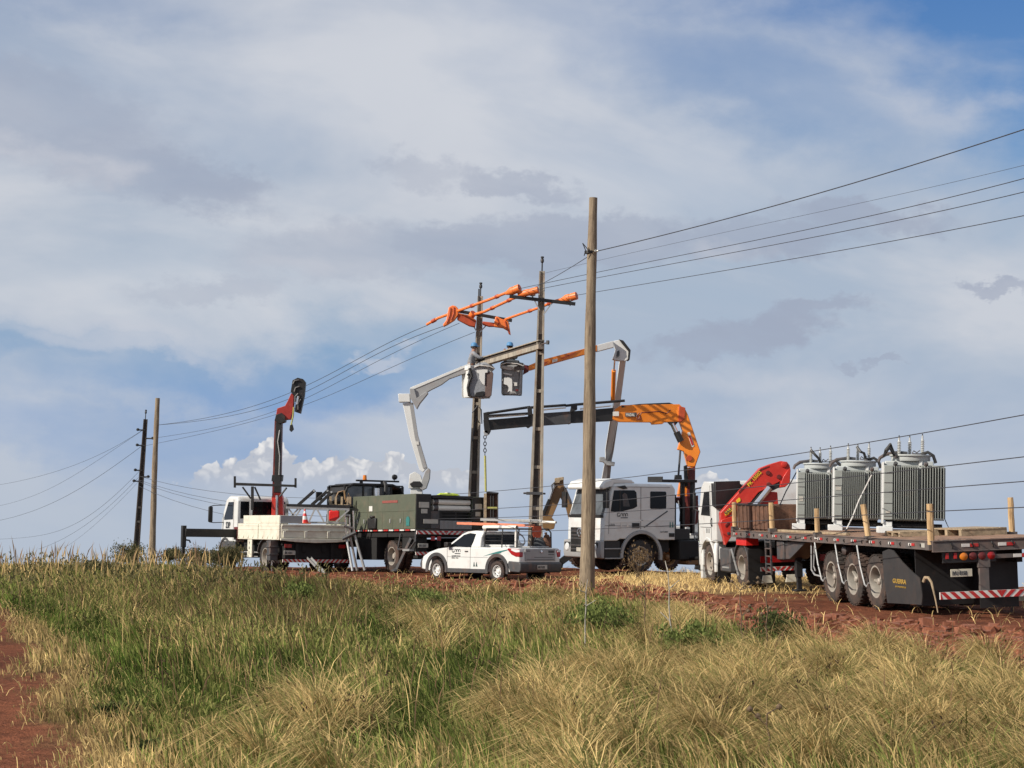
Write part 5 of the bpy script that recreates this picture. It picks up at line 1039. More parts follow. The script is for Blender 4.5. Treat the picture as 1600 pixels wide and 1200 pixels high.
# workers ---------------------------------------------------------------
def person(label,base,joints,group=None,face=(1,0)):
    """continuous skinned figure; joints in metres from the feet; face = heading in plan"""
    t=thing('person',label,'person',tuple(base),0,group)
    def skin(name,V_,E_,m,sub=1,root=0):
        me=bpy.data.meshes.new(name); bm=bmesh.new(); lay=bm.verts.layers.skin.verify(); bv=[]
        for i,(p,r) in enumerate(V_):
            v=bm.verts.new(p); v[lay].radius=(r,r) if not isinstance(r,tuple) else r; v[lay].use_root=(i==root); bv.append(v)
        for a,b in E_: bm.edges.new((bv[a],bv[b]))
        bm.to_mesh(me); bm.free(); me.materials.append(m); o=bpy.data.objects.new(name,me); COL.objects.link(o); o.parent=t
        s=o.modifiers.new('skin','SKIN'); s.use_smooth_shade=True; ss=o.modifiers.new('sub','SUBSURF'); ss.levels=ss.render_levels=sub; return o
    J=joints; V_=[(J['pelvis'],(.15,.11)),(J['waist'],(.135,.10)),(J['chest'],(.16,.11)),(J['neck'],.055),(J['head'],(.075,.09)),(J['crown'],(.07,.08))]; E_=[(0,1),(1,2),(2,3),(3,4),(4,5)]
    f=np.array([face[0],face[1],0.]); 
    for s in ('l','r'):
        i=len(V_); V_+=[(J['hip'+s],.085),(J['knee'+s],.058),(J['ankle'+s],.042),(np.array(J['ankle'+s])+f*.16-[0,0,.045],.035)]; E_+=[(0,i),(i,i+1),(i+1,i+2),(i+2,i+3)]
        i=len(V_); hd=np.array(J['hand'+s]); el=np.array(J['elbow'+s]); d=nrm(hd-el); V_+=[(J['sh'+s],.058),(el,.042),(hd,.026),(hd+d*.07,(.038,.018))]; E_+=[(2,i),(i,i+1),(i+1,i+2),(i+2,i+3)]
        sd_=nrm(np.cross(d,(0,0,1))) if abs(d[2])<.95 else np.array([1.,0,0]); h=i+3
        for k,(o_,L_) in enumerate(((-.030,.070),(-.010,.080),(.010,.076),(.030,.060))):
            k0=len(V_); b0=hd+d*.095+sd_*o_; V_+=[(b0,.0095),(b0+d*L_*.5-[0,0,.012],.009),(b0+d*L_*.8-[0,0,.035],.008)]; E_+=[(h,k0),(k0,k0+1),(k0+1,k0+2)]
        k0=len(V_); V_+=[(hd+d*.045+sd_*.045,.011),(hd+d*.085+sd_*.06-[0,0,.01],.010)]; E_+=[(i+2,k0),(k0,k0+1)]
    skin('body',V_,E_,M['skin'])
    # nose, ears and eyes
    hc=np.array(J['head']); l=np.array([-f[1],f[0],0]); b=MB(); b.lathe([(0,0),(.014,.006),(.018,.03),(.008,.045),(0,.05)],hc+f*.085+[0,0,-.01],(f[0],f[1],-.5),8)
    for sg in (1,-1): b.lathe([(.0,-.01),(.03,-.008),(.03,.008),(0,.01)],hc+l*sg*.082,l,10)
    b.build('face_features',M['skin'],t)
    b=MB(); 
    for sg in (1,-1): b.lathe([(0,-.008),(.011,0),(0,.008)],hc+f*.088+l*sg*.032+[0,0,.025],f,8)
    b.obox(hc+f*.088-[0,0,.06],l*.026,f*.006,(0,0,.005)); b.build('eyes_and_mouth',M['hair'],t)
    b=MB(); b.lathe([(.098,-.02),(.102,.03),(.08,.07),(0,.08)],hc+[0,0,-.0]-f*.018,(0,0,1),14); b.build('hair',M['hair'],t)
    V2=[(J['pelvis'],(.165,.125)),(J['waist'],(.155,.12)),(J['chest'],(.185,.13)),(np.array(J['neck'])-[0,0,.03],.075)]; E2=[(0,1),(1,2),(2,3)]
    for s in ('l','r'): i=len(V2); hd=np.array(J['hand'+s]);el=np.array(J['elbow'+s]); V2+=[(J['sh'+s],.078),(el,.060),(hd-nrm(hd-el)*.03,.045)]; E2+=[(2,i),(i,i+1),(i+1,i+2)]
    sh=skin('shirt',V2,E2,J['shirt'])
    V3=[(J['pelvis'],(.172,.13))]; E3=[]
    for s in ('l','r'): i=len(V3); V3+=[(J['hip'+s],.10),(J['knee'+s],.075),(J['ankle'+s],.06)]; E3+=[(0,i),(i,i+1),(i+1,i+2)]
    skin('trousers',V3,E3,M['clothd'])
    b=MB(); c=hc+[0,0,.035]; b.lathe([(.118,0),(.117,.012),(.110,.035),(.102,.075),(.080,.112),(.042,.13),(0,.134)],c,(0,0,1),20); b.obox(c+f*.13+[0,0,.004],f*.05,l*.085,(0,0,.007)); b.build('helmet',M['helmet'],t,.004)
    for s in ('l','r'):
        a=np.array(J['ankle'+s]); b=MB(); b.tube([a+[0,0,.06],a-[0,0,.03],a+f*.06-[0,0,.05],a+f*.18-[0,0,.055]],[.055,.055,.052,.042],10); b.build('boot',M['hair'],t)
    return t
J1=dict(pelvis=(0,0,.92),waist=(.0,0,1.06),chest=(.05,0,1.28),neck=(.07,0,1.44),head=(.09,0,1.56),crown=(.085,0,1.66),hipl=(0,.09,.86),hipr=(0,-.09,.86),kneel=(.03,.11,.48),kneer=(.03,-.11,.48),anklel=(0,.12,.08),ankler=(0,-.12,.08),
 shl=(.07,.19,1.36),shr=(.07,-.19,1.36),elbowl=(.30,.20,1.22),elbowr=(.28,-.24,1.20),handl=(.55,.12,1.27),handr=(.52,-.15,1.26),shirt=M['cloth'])
fz=at(735,618,62.72); person('worker in grey shirt and blue helmet reaching to the right from the left bucket',(fz[0],fz[1],fz[2]+.02),J1,'workers in the lift buckets')
J2=dict(J1); J2.update(waist=(.05,0,1.06),chest=(.13,0,1.26),neck=(.20,0,1.42),head=(.24,0,1.54),crown=(.25,0,1.63),shl=(.15,.19,1.34),shr=(.15,-.19,1.34),elbowl=(.36,.22,1.16),elbowr=(.30,-.28,1.15),handl=(.30,.1,1.36),handr=(.22,-.20,1.38),shirt=M['clothd'])
J2={k:((v[1]*1.0,-v[0],v[2]) if isinstance(v,tuple) else v) for k,v in J2.items()}
fz=at(797,616,62.72); person('worker in dark clothes and blue helmet crouched over the right bucket',(fz[0]-.04,fz[1]+.10,fz[2]+.0),J2,'workers in the lift buckets',(0,-1))
def drape(label,cx,cy,Y,w,m,group=None,seedy=1):
    random.seed(seedy); a=at(cx,cy,Y); t=thing('folded_blanket',label,'blanket',tuple(a)); b=MB(); 
    for k in range(5): b.tube([(-w/2+random.uniform(0,.1),-.05+.02*k,random.uniform(-.05,.02)),(-w/4,-.08,random.uniform(0,.10)),(0,-.06+.03*k,random.uniform(.02,.10)),(w/4,-.08,random.uniform(0,.10)),(w/2-random.uniform(0,.1),-.05,random.uniform(-.08,.02))],[.04,.06,.055,.06,.035],8)
    b.build('rubber_folds',m,t); MB().tube([(-w/2,-.13,-.04),(-w/4,-.16,.03),(w/4,-.16,.0),(w/2,-.12,-.06)],.02,6).build('cord',M['hw'],t)
drape('grey rubber blanket bunched over the right rim of the left bucket',757,573,62.25,.66,M['cloth'],None,3); drape('dark rubber blanket bunched over the rim of the right bucket',800,569,62.2,.74,M['clothd'],None,5)
# ================================================================== double-cab crane truck
cr=Veh('crane_truck','white double-cab truck with a folding orange crane facing left','truck',3.61,61.76,0,-120.6,-.8,0); P=cr.o
b=MB(); b.box(-7.0,1.0,.30,.44,.72,.98); b.box(-7.0,1.0,-.44,-.30,.72,.98); b.box(-1.2,.75,-.95,.95,.62,1.0); b.box(-.1,.1,-.9,.9,.38,.56); b.box(-4.9,-4.6,-.9,.9,.38,.6); b.box(-4.2,-3.2,-1.0,1.0,.45,1.0); b.build('chassis',M['chassis'],P)
cabs=[(-1.30,1.0),(-1.30,2.66),(-1.20,2.78),(.98,2.78),(1.08,2.70),(1.36,1.80),(1.40,1.70),(1.42,.98),(.92,.98),(.80,1.04)]+arc(.0,.50,.80,30,150,10)[1:-1]+[(-.80,1.0)]
b=MB(); zz=lambda z,y:(z-(.06 if z>2.6 and abs(y-.09)>1.0 else 0)); loft(b,[[(x-(.03 if (x>1.3 and abs(y-.09)>1.03) else 0),y,zz(z,y)) for x,z in cabs] for y in (-.98,-.92,1.08,1.15)]); cab=b.build('cab',M['white'],P,.025)
b=MB(); b.prism([(1.08,2.66),(1.42,2.58),(1.48,2.66),(1.34,2.84),(1.0,2.93),(.35,2.90),(.2,2.79),(1.0,2.78)],1,-.92,1.10); b.build('roof_visor',M['whiteclean'],P,.03)
b=MB(); b.add([(1.395,-.86,1.80),(1.395,1.04,1.80),(1.13,.98,2.60),(1.13,-.80,2.60),(1.30,-.86,1.78),(1.30,1.04,1.78),(1.03,.98,2.58),(1.03,-.80,2.58)],[(0,1,2,3),(4,7,6,5),(0,4,5,1),(1,5,6,2),(2,6,7,3),(3,7,4,0)]); b.build('windscreen',M['glassl'],P)
b=MB(); b.box(1.40,1.425,-.90,1.08,1.70,1.79); b.build('wiper_panel',M['black'],P,.006)
b=MB(); b.prism([(1.17,1.90),(1.05,2.56),(.28,2.57),(.20,2.50),(.17,2.06),(.30,2.0),(.85,1.88)],1,1.148,1.158); b.build('side_window',M['glass'],P)
b=MB(); b.box(.80,.85,1.156,1.166,1.90,2.55); b.build('window_divider',M['black'],P); b=MB(); b.prism([(.45,2.06),(.70,2.06),(.74,2.42),(.66,2.48),(.56,2.44)],1,1.156,1.160); b.build('window_reflection',M['dgrey'],P)  # grey seat-shaped patch on the glass paints its light reflections
b=MB(); b.prism([(-.33,2.52),(-.36,2.54),(-.92,2.54),(-.95,2.5),(-.95,2.02),(-.92,1.99),(-.36,1.99),(-.33,2.02)],1,1.148,1.158); b.build('side_window',M['glass'],P)
b=MB()
b.box(.02,.035,1.15,1.156,1.34,2.68); b.box(-1.1,1.24,1.15,1.156,2.665,2.675)
for a_,c_ in (((-1.28,1.42),(1.38,1.46)),((-1.28,1.62),(.0,1.62))): b.beam((a_[0],1.152,a_[1]),(c_[0],1.152,c_[1]),.008,.012)
b.beam((1.24,1.152,1.2),(1.2,1.152,2.68),.008,.012); b.build('door_seam',M['dgrey'],P)
b=MB(); b.beam((.02,1.153,1.62),(1.2,1.153,1.56),.012,.05); b.beam((-1.28,1.153,1.64),(-.06,1.153,1.64),.012,.05); b.build('side_moulding',M['whiteclean'],P)
b=MB(); b.box(.08,.36,1.15,1.172,1.38,1.54); b.build('door_handle',M['black'],P,.006); b=MB(); b.box(-1.27,-1.06,1.15,1.17,1.10,1.22); b.build('fuel_flap',M['black'],P,.006)
logo(cab,.92,1.74,.36,1.157); b=MB()
for x in (-1.08,-1.18): b.prism([(x,1.40),(x-.05,1.40),(x-.045,1.5),(x-.035,1.58),(x-.015,1.58),(x-.005,1.5)],1,1.153,1.160)
b.build('decal',M['teal'],cab)
b=MB(); b.beam((-1.0,1.158,2.02-.1),(-.1,1.158,1.40),.01,.035); b.build('decal',M['ink'],cab)  # dark slanting strip paints a wire's cast shadow on the cab side
lettering('1719',.10,M['ink'],cab,(1.22,1.158,1.44),(-1,0,0),(0,0,1)); lettering('4x2 TURBO',.06,M['ink'],cab,(-.72,1.158,1.24),(-1,0,0),(0,0,1))
b=MB(); b.box(.74,.8,1.156,1.162,1.40,1.54); b.box(.50,.56,1.156,1.162,1.40,1.54); b.build('decal',M['hw'],cab)
# arches, steps, bumper, grille
for s_,yy in ((1,1.15),(-1,-.98)):
    b=MB(); o=arc(0,.50,.80,-5,190,18); i_=arc(0,.50,.70,-5,190,18); b.prism(o+i_[::-1],1,yy-.05*s_,yy+.035*s_); b.build('wheel_arch',M['grey'],P,.01)
b=MB(); b.prism([(-.70,.5)]+arc(0,.50,.70,180,0,14)+[(.7,.5),(.7,1.0),(-.7,1.2)],1,-.7,.82) if False else b.box(-.66,.66,-.72,.72,.7,1.15); b.build('wheel_well',M['chassis'],P)
b=MB(); b.box(.80,1.36,.80,1.13,.40,.97); b.build('step_housing',M['black'],P,.01)
for z in (.72,.42): b=MB(); b.box(.78,1.38,1.0,1.17,z,z+.035); b.build('step',M['grey'],P,.005)
b=MB(); b.prism([(1.40,.42),(1.52,.44),(1.56,.60),(1.54,.98),(1.40,.99)],1,-1.0,1.17); b.build('front_bumper',M['grey'],P,.03)
b=MB(); b.box(1.41,1.565,-.55,.62,.60,1.38); gl=b.build('grille',M['black'],P,.01)
b=MB()
for z in (.68,.80,1.02,1.12,1.24): b.box(1.565,1.58,-.5,.57,z,z+.035)
b.build('grille_slat',M['dgrey'],gl); b=MB(); b.lathe([(.15,0),(.15,.02),(.12,.03),(.12,.01),(0,.01)],(1.58,.03,1.22),(1,0,0),20); 
for k in range(3): th=math.pi/2+k*2*math.pi/3; b.beam((1.60,.03,1.22),(1.60,.03+math.cos(th)*.13,1.22+math.sin(th)*.13),.03,.02,(1,0,0))
b.build('emblem',M['chrome'],gl)
plate_sign(P,0,0,0,.01,.01,'A') if False else None
b=MB(); b.box(1.575,1.585,-.17,.23,.62,.75); b.build('licence_plate',M['plate'],P)
for y in (-.76,.84): b=MB(); b.lathe([(.13,-.02),(.13,.02),(.10,.045),(0,.05)],(1.545,y,.76),(1,0,0),18); h_=b.build('headlight',M['lw'],P); b=MB(); b.box(1.50,1.552,y-.19,y+.19,.62,.92); b.build('headlight_frame',M['black'],h_,.02)
for y,sg in ((1.15,1),(-.98,-1)):
    b=MB(); b.tube([(1.2,y,2.66),(1.42,y+sg*.16,2.62),(1.46,y+sg*.18,2.42)],.018,6); b.box(1.40,1.48,y+sg*.02+(0 if sg>0 else -.24),y+sg*.02+(.24 if sg>0 else 0),2.0,2.5) ; b.build('wing_mirror',M['black'],P,.02)
b=MB(); b.prism([(.95,2.68),(.65,2.72),(.55,2.62),(.70,2.60)],1,1.12,1.19); b.build('door_visor',M['black'],P,.01)
for s_,yy in ((1,.98),(-1,-.82)): wheel(P,0,yy,.50,.50,.28,s_,tyrem=M['rubber'])
for s_ in (1,-1): wheel(P,-4.75,s_*.98,.50,.50,.26,s_,'recess'); wheel(P,-4.75,s_*.68,.50,.50,.26,s_,'recess')
# behind the cab
b=MB(); b.box(-1.45,-3.1,-1.05,1.10,1.05,2.35) if False else b.box(-2.1,-1.36,-.95,.1,1.0,2.45); b.box(-2.0,-1.4,.1,1.0,1.0,1.35); b.build('pump_frame',M['black'],P,.02)
b=MB(); b.box(-2.9,-1.5,.55,1.12,.36,.98); fb=b.build('fuel_tank',M['chassis'],P,.03)
b=MB()
for k in range(5): b.box(-2.35-.09*k,-2.31-.09*k,1.12,1.135,.55,.90)
b.build('guard_grille',M['dgrey'],fb)
b=MB(); b.box(-7.3,-3.4,-1.2,1.2,1.10,1.22); b.box(-7.3,-3.4,1.16,1.2,1.22,1.6); b.box(-7.3,-3.4,-1.2,-1.16,1.22,1.6); b.box(-7.3,-7.26,-1.16,1.16,1.22,1.6); b.build('cargo_bed',M['white'],P,.01)
b=MB(); b.box(-2.35,-.95,.1,.9,2.84,2.93); b.box(-1.0,-.95,.1,.9,2.93,3.02); b.box(-2.3,-2.2,.7,.85,1.2,2.84); b.box(-2.3,-2.2,.15,.3,1.2,2.84); rr_=b.build('tool_platform',M['black'],P,.01)
Yc=63.0
px(P,'crane_base',[[(1056,777),(1091,774),(1091,782),(1078,784),(1078,822),(1070,824),(1067,790),(1056,784)],[(1083,782),(1091,782),(1092,816),(1086,820),(1083,812)],[(1078,812),(1085,812),(1085,824),(1078,824)]],Yc-.1,.6,M['dred'])
for pl_ in ([(1080,784),(1081,800),(1083,816),(1081,822)],[(1086,786),(1087,800),(1085,818)],[(1083,822),(1086,845),(1083,870),(1078,878)],[(1060,782),(1063,800),(1062,815)]): pxtube(P,'hydraulic_hose',pl_,.022,M['grey'],Yc-.25,6)
px(P,'crane_mast',[[(1059,776),(1063,752),(1072,750),(1074,731),(1085.5,728),(1084,775)]],Yc,.5,M['orange']); px(P,'mast_shade_side',[(1073,770),(1076,732),(1086.5,729),(1086,776),(1074,776)],Yc-.04,.58,M['dred'])  # dark red panel puts shade on the orange mast's right side
px(P,'valve_block',[(1069,728),(1074,726),(1075,760),(1070,760)],Yc-.3,.25,M['black'])
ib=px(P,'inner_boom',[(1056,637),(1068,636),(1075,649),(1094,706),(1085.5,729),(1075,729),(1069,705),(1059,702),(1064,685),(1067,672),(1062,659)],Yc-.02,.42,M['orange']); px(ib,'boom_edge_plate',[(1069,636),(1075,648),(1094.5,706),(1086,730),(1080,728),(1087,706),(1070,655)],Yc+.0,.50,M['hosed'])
px(ib,'decal',[(1074,676),(1078,675),(1085,697),(1081,699)],Yc-.035,.02,M['hw'],.002); lo2=px(ib,'decal',[(1076,681),(1078.5,680),(1083.5,695),(1081,696)],Yc-.05,.02,M['hr'],.002); MB().lathe([(.09,-.02),(.10,.0),(.04,.02)],at(1077,716,Yc-.05),(0,1,0),14).build('pin',M['hosed'],ib,world=True)
pxtube(ib,'boom_cylinder',[(1050,662),(1057,677)],.075,M['chrome'],Yc-.12); pxtube(ib,'cylinder_barrel',[(1057,675),(1064,690)],.11,M['black'],Yc-.12)
pxtube(P,'ram_rod',[(1063,703),(1060,744)],.035,M['dgrey'],Yc-.12); px(P,'ram_foot',[(1055,742),(1065,742),(1066,749),(1054,749)],Yc-.25,.25,M['black'])
ob_=px(P,'outer_boom',[(961,639,62.8),(971,633,62.8),(1061.5,631.5,Yc),(1070,640,Yc),(1065,659,Yc),(1038,659.5,Yc),(1036,662,Yc),(1019,663,Yc),(1017,659.5,Yc),(968,659,62.8),(956,654.5,62.8)],Yc,.38,M['orange'])
px(ob_,'boom_rail',[(971,634,62.8),(1000,631,62.9),(1046,629,Yc),(1056,633,Yc),(1056,635.5,Yc),(1000,634,62.9),(971,637,62.8)],Yc,.3,M['black'],.006)
px(ob_,'decal',[(957.5,643,62.77),(967,643,62.77),(967,650,62.77),(957.5,650,62.77)],62.8,.02,M['hw'],.002); local_text(ob_,'0800',2.,M['ink'],958,649,966,649,62.75) if False else None
px(ob_,'maker_plate',[(977,644.5,62.83),(995,644.5,62.85),(995,651,62.85),(977,651,62.83)],62.8,.02,M['ink'],.002); local_text(ob_,'MADAL',.14,M['hw'],978,650.3,992,650.3,62.8,.004,.003)
b=MB(); b.tube([at(998,655,62.78),at(1002,645,62.78),at(1030,643,62.85),at(1042,646,62.9),at(1048,640,62.9)],.02,6); b.build('hydraulic_hose',M['dred'],ob_,world=True); pxtube(ob_,'hose_loop',[(999,648),(1002,655),(996,656),(995,649),(999,645)],.02,M['dred'],62.76,6)
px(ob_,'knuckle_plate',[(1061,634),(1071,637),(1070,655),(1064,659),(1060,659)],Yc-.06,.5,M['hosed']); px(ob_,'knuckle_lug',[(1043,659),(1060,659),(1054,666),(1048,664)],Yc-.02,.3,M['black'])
px(P,'boom_extension',[(889,643,62.55),(959,637,62.8),(957,657.5,62.8),(892,661,62.55),(889,663,62.55),(886,661,62.55)],62.6,.30,M['black'])
px(P,'boom_extension',[(826,647,62.3),(892,642.5,62.5),(892,662,62.5),(830,666,62.3),(825,669,62.3),(820,665,62.3)],62.4,.26,M['dgrey']); px(P,'boom_extension',[(762,656,62.0),(830,650,62.3),(830,666,62.3),(766,672,62.0)],62.1,.20,M['black'])
for a_ in ([(826,637,62.2),(884,633,62.4)],[(884,634,62.4),(901,632,62.5),(976,626,62.7)],[(761,646,61.9),(828,636,62.2)],[(762,650,61.9),(828,646,62.2)]): pxtube(P,'boom_ram',a_,.045,M['black'])
for a_ in ([(763,652,61.9),(820,648,62.15)],[(842,641,62.25),(884,637,62.4)],[(906,639,62.5),(955,634,62.7)]): pxtube(P,'boom_rod',a_,.025,M['chrome'])
px(P,'ram_bracket',[[(755,645),(764,643),(764,662),(756,661)],[(824,636),(831,635),(832,648),(825,650)],[(893,632),(902,631),(902,640),(890,645)]],62.0,.2,M['black'])
px(P,'boom_tip',[(755,656),(763,655),(767,673),(764,679),(757,676)],61.95,.26,M['black'])
px(P,'boom_hook',[(755,673),(762,672),(763,680),(757,681)],61.95,.14,M['steel'])
for k in range(6):
    v=683+k*5.2; c=at(757.8,v,62.); b=MB(); a=np.linspace(0,2*math.pi,11); ax=(0 if k%2 else 1); b.tube([c+[(.045*math.cos(t) if ax else 0),(0 if ax else .045*math.cos(t)),.065*math.sin(t)] for t in a],.014,5,False); b.build('chain_link',M['black'],P,world=True)
pxtube(P,'sling',[(757.8,712),(758.5,740),(759,768)],.035,M['strap'],62.,8)
# right-hand stabiliser leg next to the tractor
px(P,'stabiliser',[[(1091,812),(1098,812),(1098,846),(1091,846)],[(1092,862),(1098,862),(1098,884),(1092,884)]],61.0,.16,M['black']); px(P,'stabiliser_sleeve',[(1091.5,846),(1097.5,846),(1097.5,862),(1091.5,862)],61.02,.12,M['chrome']); px(P,'stabiliser_foot',[(1087,884),(1102,884),(1103,890),(1086,890)],60.9,.3,M['black'])
pxtube(P,'stabiliser_arm',[(1066,874,62.4),(1094,872,61.1)],.06,M['black'])
# crate / cage held by the strap
t=thing('steel_cage','open brown steel cage with a pale edge post behind the pickup rack','steel cage',tuple(at(767,840,62.1)))
px(t,'corner_post',[(756,771),(760.5,771),(760,850),(755.5,850)],62.0,.14,M['plank'],.006); px(t,'corner_post',[(777,770),(778.5,770),(778.5,850),(777,850)],62.0,.14,M['dgrey'],.004)
px(t,'back_panel',[(760,769),(777,770),(777,850),(760,850)],62.12,.06,M['rust'],.004); px(t,'top_rim',[(760,768),(779,769.5),(779,772),(760,771)],61.98,.4,M['black'],.004)
for (u0,v0,u1,v1) in ((767,772,767,850),(771,772,771,850)): pxtube(t,'bar',[(u0,v0),(u1,v1)],.025,M['black'],62.06,6)
px(t,'cross_rail',[(761,792),(777,792),(777,795.5),(761,795.5)],62.02,.05,M['strap'],.003)
# ================================================================== second bucket truck, mostly hidden behind the crane truck
b2=Veh('bucket_truck','white truck mostly hidden behind the double cab, with an orange-tipped white boom','truck',3.2,69.6,gz(3.2,69.6),80,0,0); P=b2.o
b=MB(); b.box(-.4,5.6,-.42,.42,.7,.95); b.box(-.4,3.3,-1.1,1.1,.95,1.1); b.build('chassis',M['chassis'],P); b=MB(); b.box(.2,3.3,.75,1.15,1.11,1.7); b.box(.2,3.3,-1.15,-.75,1.11,1.7); b.build('side_locker',M['white'],P,.02)
b=MB(); b.prism([(3.5,.9),(3.5,2.35),(3.7,2.5),(4.8,2.5),(5.3,1.6),(5.4,.9)],1,-1.05,1.05); cb2=b.build('cab',M['white'],P,.05); b=MB(); b.prism([(3.8,1.6),(3.8,2.3),(4.65,2.3),(5.0,1.65)],1,-1.06,1.06); b.build('side_window',M['glass'],cb2)
for x in (.6,4.4):
    for s_ in (1,-1): wheel(P,x,s_*.95,.48,.48,.28,s_)
px(P,'turret',[[(936,790,69.30),(938,751,69.30),(956,751,69.30),(957,790,69.30)]],69.3,.7,M['whiteclean'])
la=px(P,'lower_arm',[(940,749,69.30),(946,716,68.54),(946,702,68.28),(953,659,67.26),(961,622,65.99),(968,564,64.97),(978,564,64.97),(965.5,661,67.26),(959,705,68.28),(956,719,68.54),(953,750,69.30)],69.3,.30,M['whiteclean'])
px(la,'arm_shade_strip',[(948,749,69.05),(949,720,68.28),(955,706,68.03),(964,661,67.01),(965.5,661,67.01),(956,719,68.28),(953,750,69.05)],69.0,.06,M['grey'],.004)  # grey strip paints shade along the right of the white arm
px(la,'arm_collar',[(937,714,68.03),(944,714,68.03),(948,720,68.03),(961,722,68.03),(960,728,68.03),(948,727,68.03),(943,722,68.03),(937,721,68.03)],67.9,.45,M['steel'])
pxtube(la,'arm_ram',[(959,579,64.71),(957.5,626,65.73)],.075,M['orange'],None,12); pxtube(la,'ram_rod',[(961,556,64.46),(959,580,64.71)],.03,M['chrome'])
px(P,'elbow',[(957,533),(968,531),(975,536),(984,548),(984,560),(977,564),(965,563),(957,561),(961,550),(962,545)],64.2,.42,M['whiteclean']); px(P,'elbow_edge',[(967,530),(974,532),(985.5,547),(984,562),(981,563),(982,549),(973,538)],64.12,.52,M['black']); px(P,'elbow_slot',[(964,549),(968,547),(968,556),(963,560)],64.1,.05,M['ink'],.003)
px(P,'upper_arm',[(932,539.5,63.85),(958,532.5,63.95),(959,542.5,63.95),(932,549.5,63.85)],64,.26,M['whiteclean'])
ua=px(P,'upper_arm_tip',[(826,571,62.90),(838,566,62.95),(849,561.6,62.99),(912,545,63.60),(933,539,63.85),(933,548.5,63.85),(913,554,63.60),(849,572,62.99),(830,578,62.90),(821,580,62.90)],63,.26,M['orange'])
px(ua,'decal',[(863,562,63.10),(871,560,63.18),(871,564.5,63.18),(863,566.5,63.10)],63,.03,M['hw'],.002); 
for a_ in ([(850,566,62.97),(858,564,63.04),(850,570,62.97)],[(876,560,63.21),(888,554,63.34),(902,549,63.46),(896,553,63.41),(880,560,63.25)]): px(ua,'hazard_band',a_,63.2,.02,M['hosed'],.001)
px(P,'arm_mount',[(819,570),(826,571),(826,580),(817,585)],62.8,.3,M['dred'])
cB=at(799.5,617.5,62.72); bk2=bucket(P,cB,.68,.60,1.0,math.radians(-4),M['grey'],1.12)
px(bk2,'rim_band',[(781,571),(802,573),(802,577),(796,578),(783,575)],62.31,.04,M['whiteclean'],.01); px(bk2,'rim_panel',[(803,573),(820,569),(819,577),(803,580)],62.29,.06,mat('brown_grey_panel',(.16,.14,.13),.7),.01)
px(bk2,'white_decal',[(788,589),(800,590.5),(800.5,602),(800,613),(796,611),(793,613),(795,606),(793,602),(787,600)],62.33,.03,M['whiteclean'],.004); px(bk2,'white_decal',[(786,582),(799.5,584),(799.5,587),(787,584.5)],62.33,.03,M['whiteclean'],.004); px(bk2,'white_decal',[(803.5,597.5),(808,597.5),(808,603),(803.5,603)],62.33,.03,M['hw'],.002)
px(bk2,'bucket_seam',[(784,605.5),(793,605.5),(793,606.5),(784,606.5)],62.34,.02,M['black'],.001); px(bk2,'red_decal',[(805.5,608),(810,608),(810,611),(805.5,611)],62.34,.02,M['dred'],.001)
# ================================================================== backhoe behind
bh=Veh('backhoe_loader','tan backhoe with its folded digging arm rising left of the double cab','backhoe',2.3,66.6,gz(2.3,66.6),62,0,0); P=bh.o
b=MB(); b.box(.1,2.6,-.55,.55,.55,1.25); b.prism([(1.9,.8),(1.9,1.5),(3.6,1.35),(3.7,.8)],1,-.45,.45); b.build('body',M['tan'],P,.04); b=MB(); b.box(.3,1.8,-.6,.6,1.25,2.1); cbh=b.build('cab',M['black'],P,.03); b=MB(); b.box(.2,1.9,-.65,.65,2.1,2.18); b.build('cab_roof',M['tan'],cbh,.02)
for x,R_ in ((.9,.68),(3.2,.45)):
    for s_ in (1,-1): wheel(P,x,s_*.85,R_,R_,.38,s_,rimm=M['tan'],tyrem=M['mud'])
b=MB(); b.box(3.9,4.4,-1.1,1.1,.2,.9); b.build('front_bucket',M['tan'],P,.03)
px(P,'digging_arm',[(872,769),(880,757),(886,765),(893,782),(897,812),(889,812),(884,792),(875,776)],66.1,.3,M['tan']); dp=px(P,'dipper_arm',[(867,748),(880.5,746),(881,762),(874,782),(863,808),(850,807),(858,782),(866,762)],66.05,.28,M['tan']); px(dp,'dipper_edge',[(866,754),(868,756),(860,782),(851,806),(845,806),(857,778)],66.0,.36,M['black']); px(P,'arm_edge_plate',[(880,758),(885,763),(893,782),(894,786),(890,786),(883,768)],66.02,.38,M['dgrey'])
pxtube(dp,'arm_ram',[(866,758),(862,768),(858,780)],.06,M['chrome'],65.95,8); pxtube(dp,'hydraulic_hose',[(868,752),(862,758),(863,768),(868,760)],.025,M['black'],65.9,6); px(dp,'dipper_head',[(867,747),(881,745),(881,750),(876,751),(874,755),(867,755)],65.98,.4,M['plank'])
px(dp,'dipper_bucket',[(845,806),(862,808),(868,816),(866,826),(854,830),(846,822)],65.9,.6,M['tan'])
px(P,'stabiliser_arm',[(862,884),(868,878),(888,863),(893,866),(894,872),(880,882),(878,893),(866,896)],64.9,.2,M['black']); px(P,'stabiliser_foot',[(858,893),(880,893),(882,899),(856,899)],64.7,.4,M['chassis'])
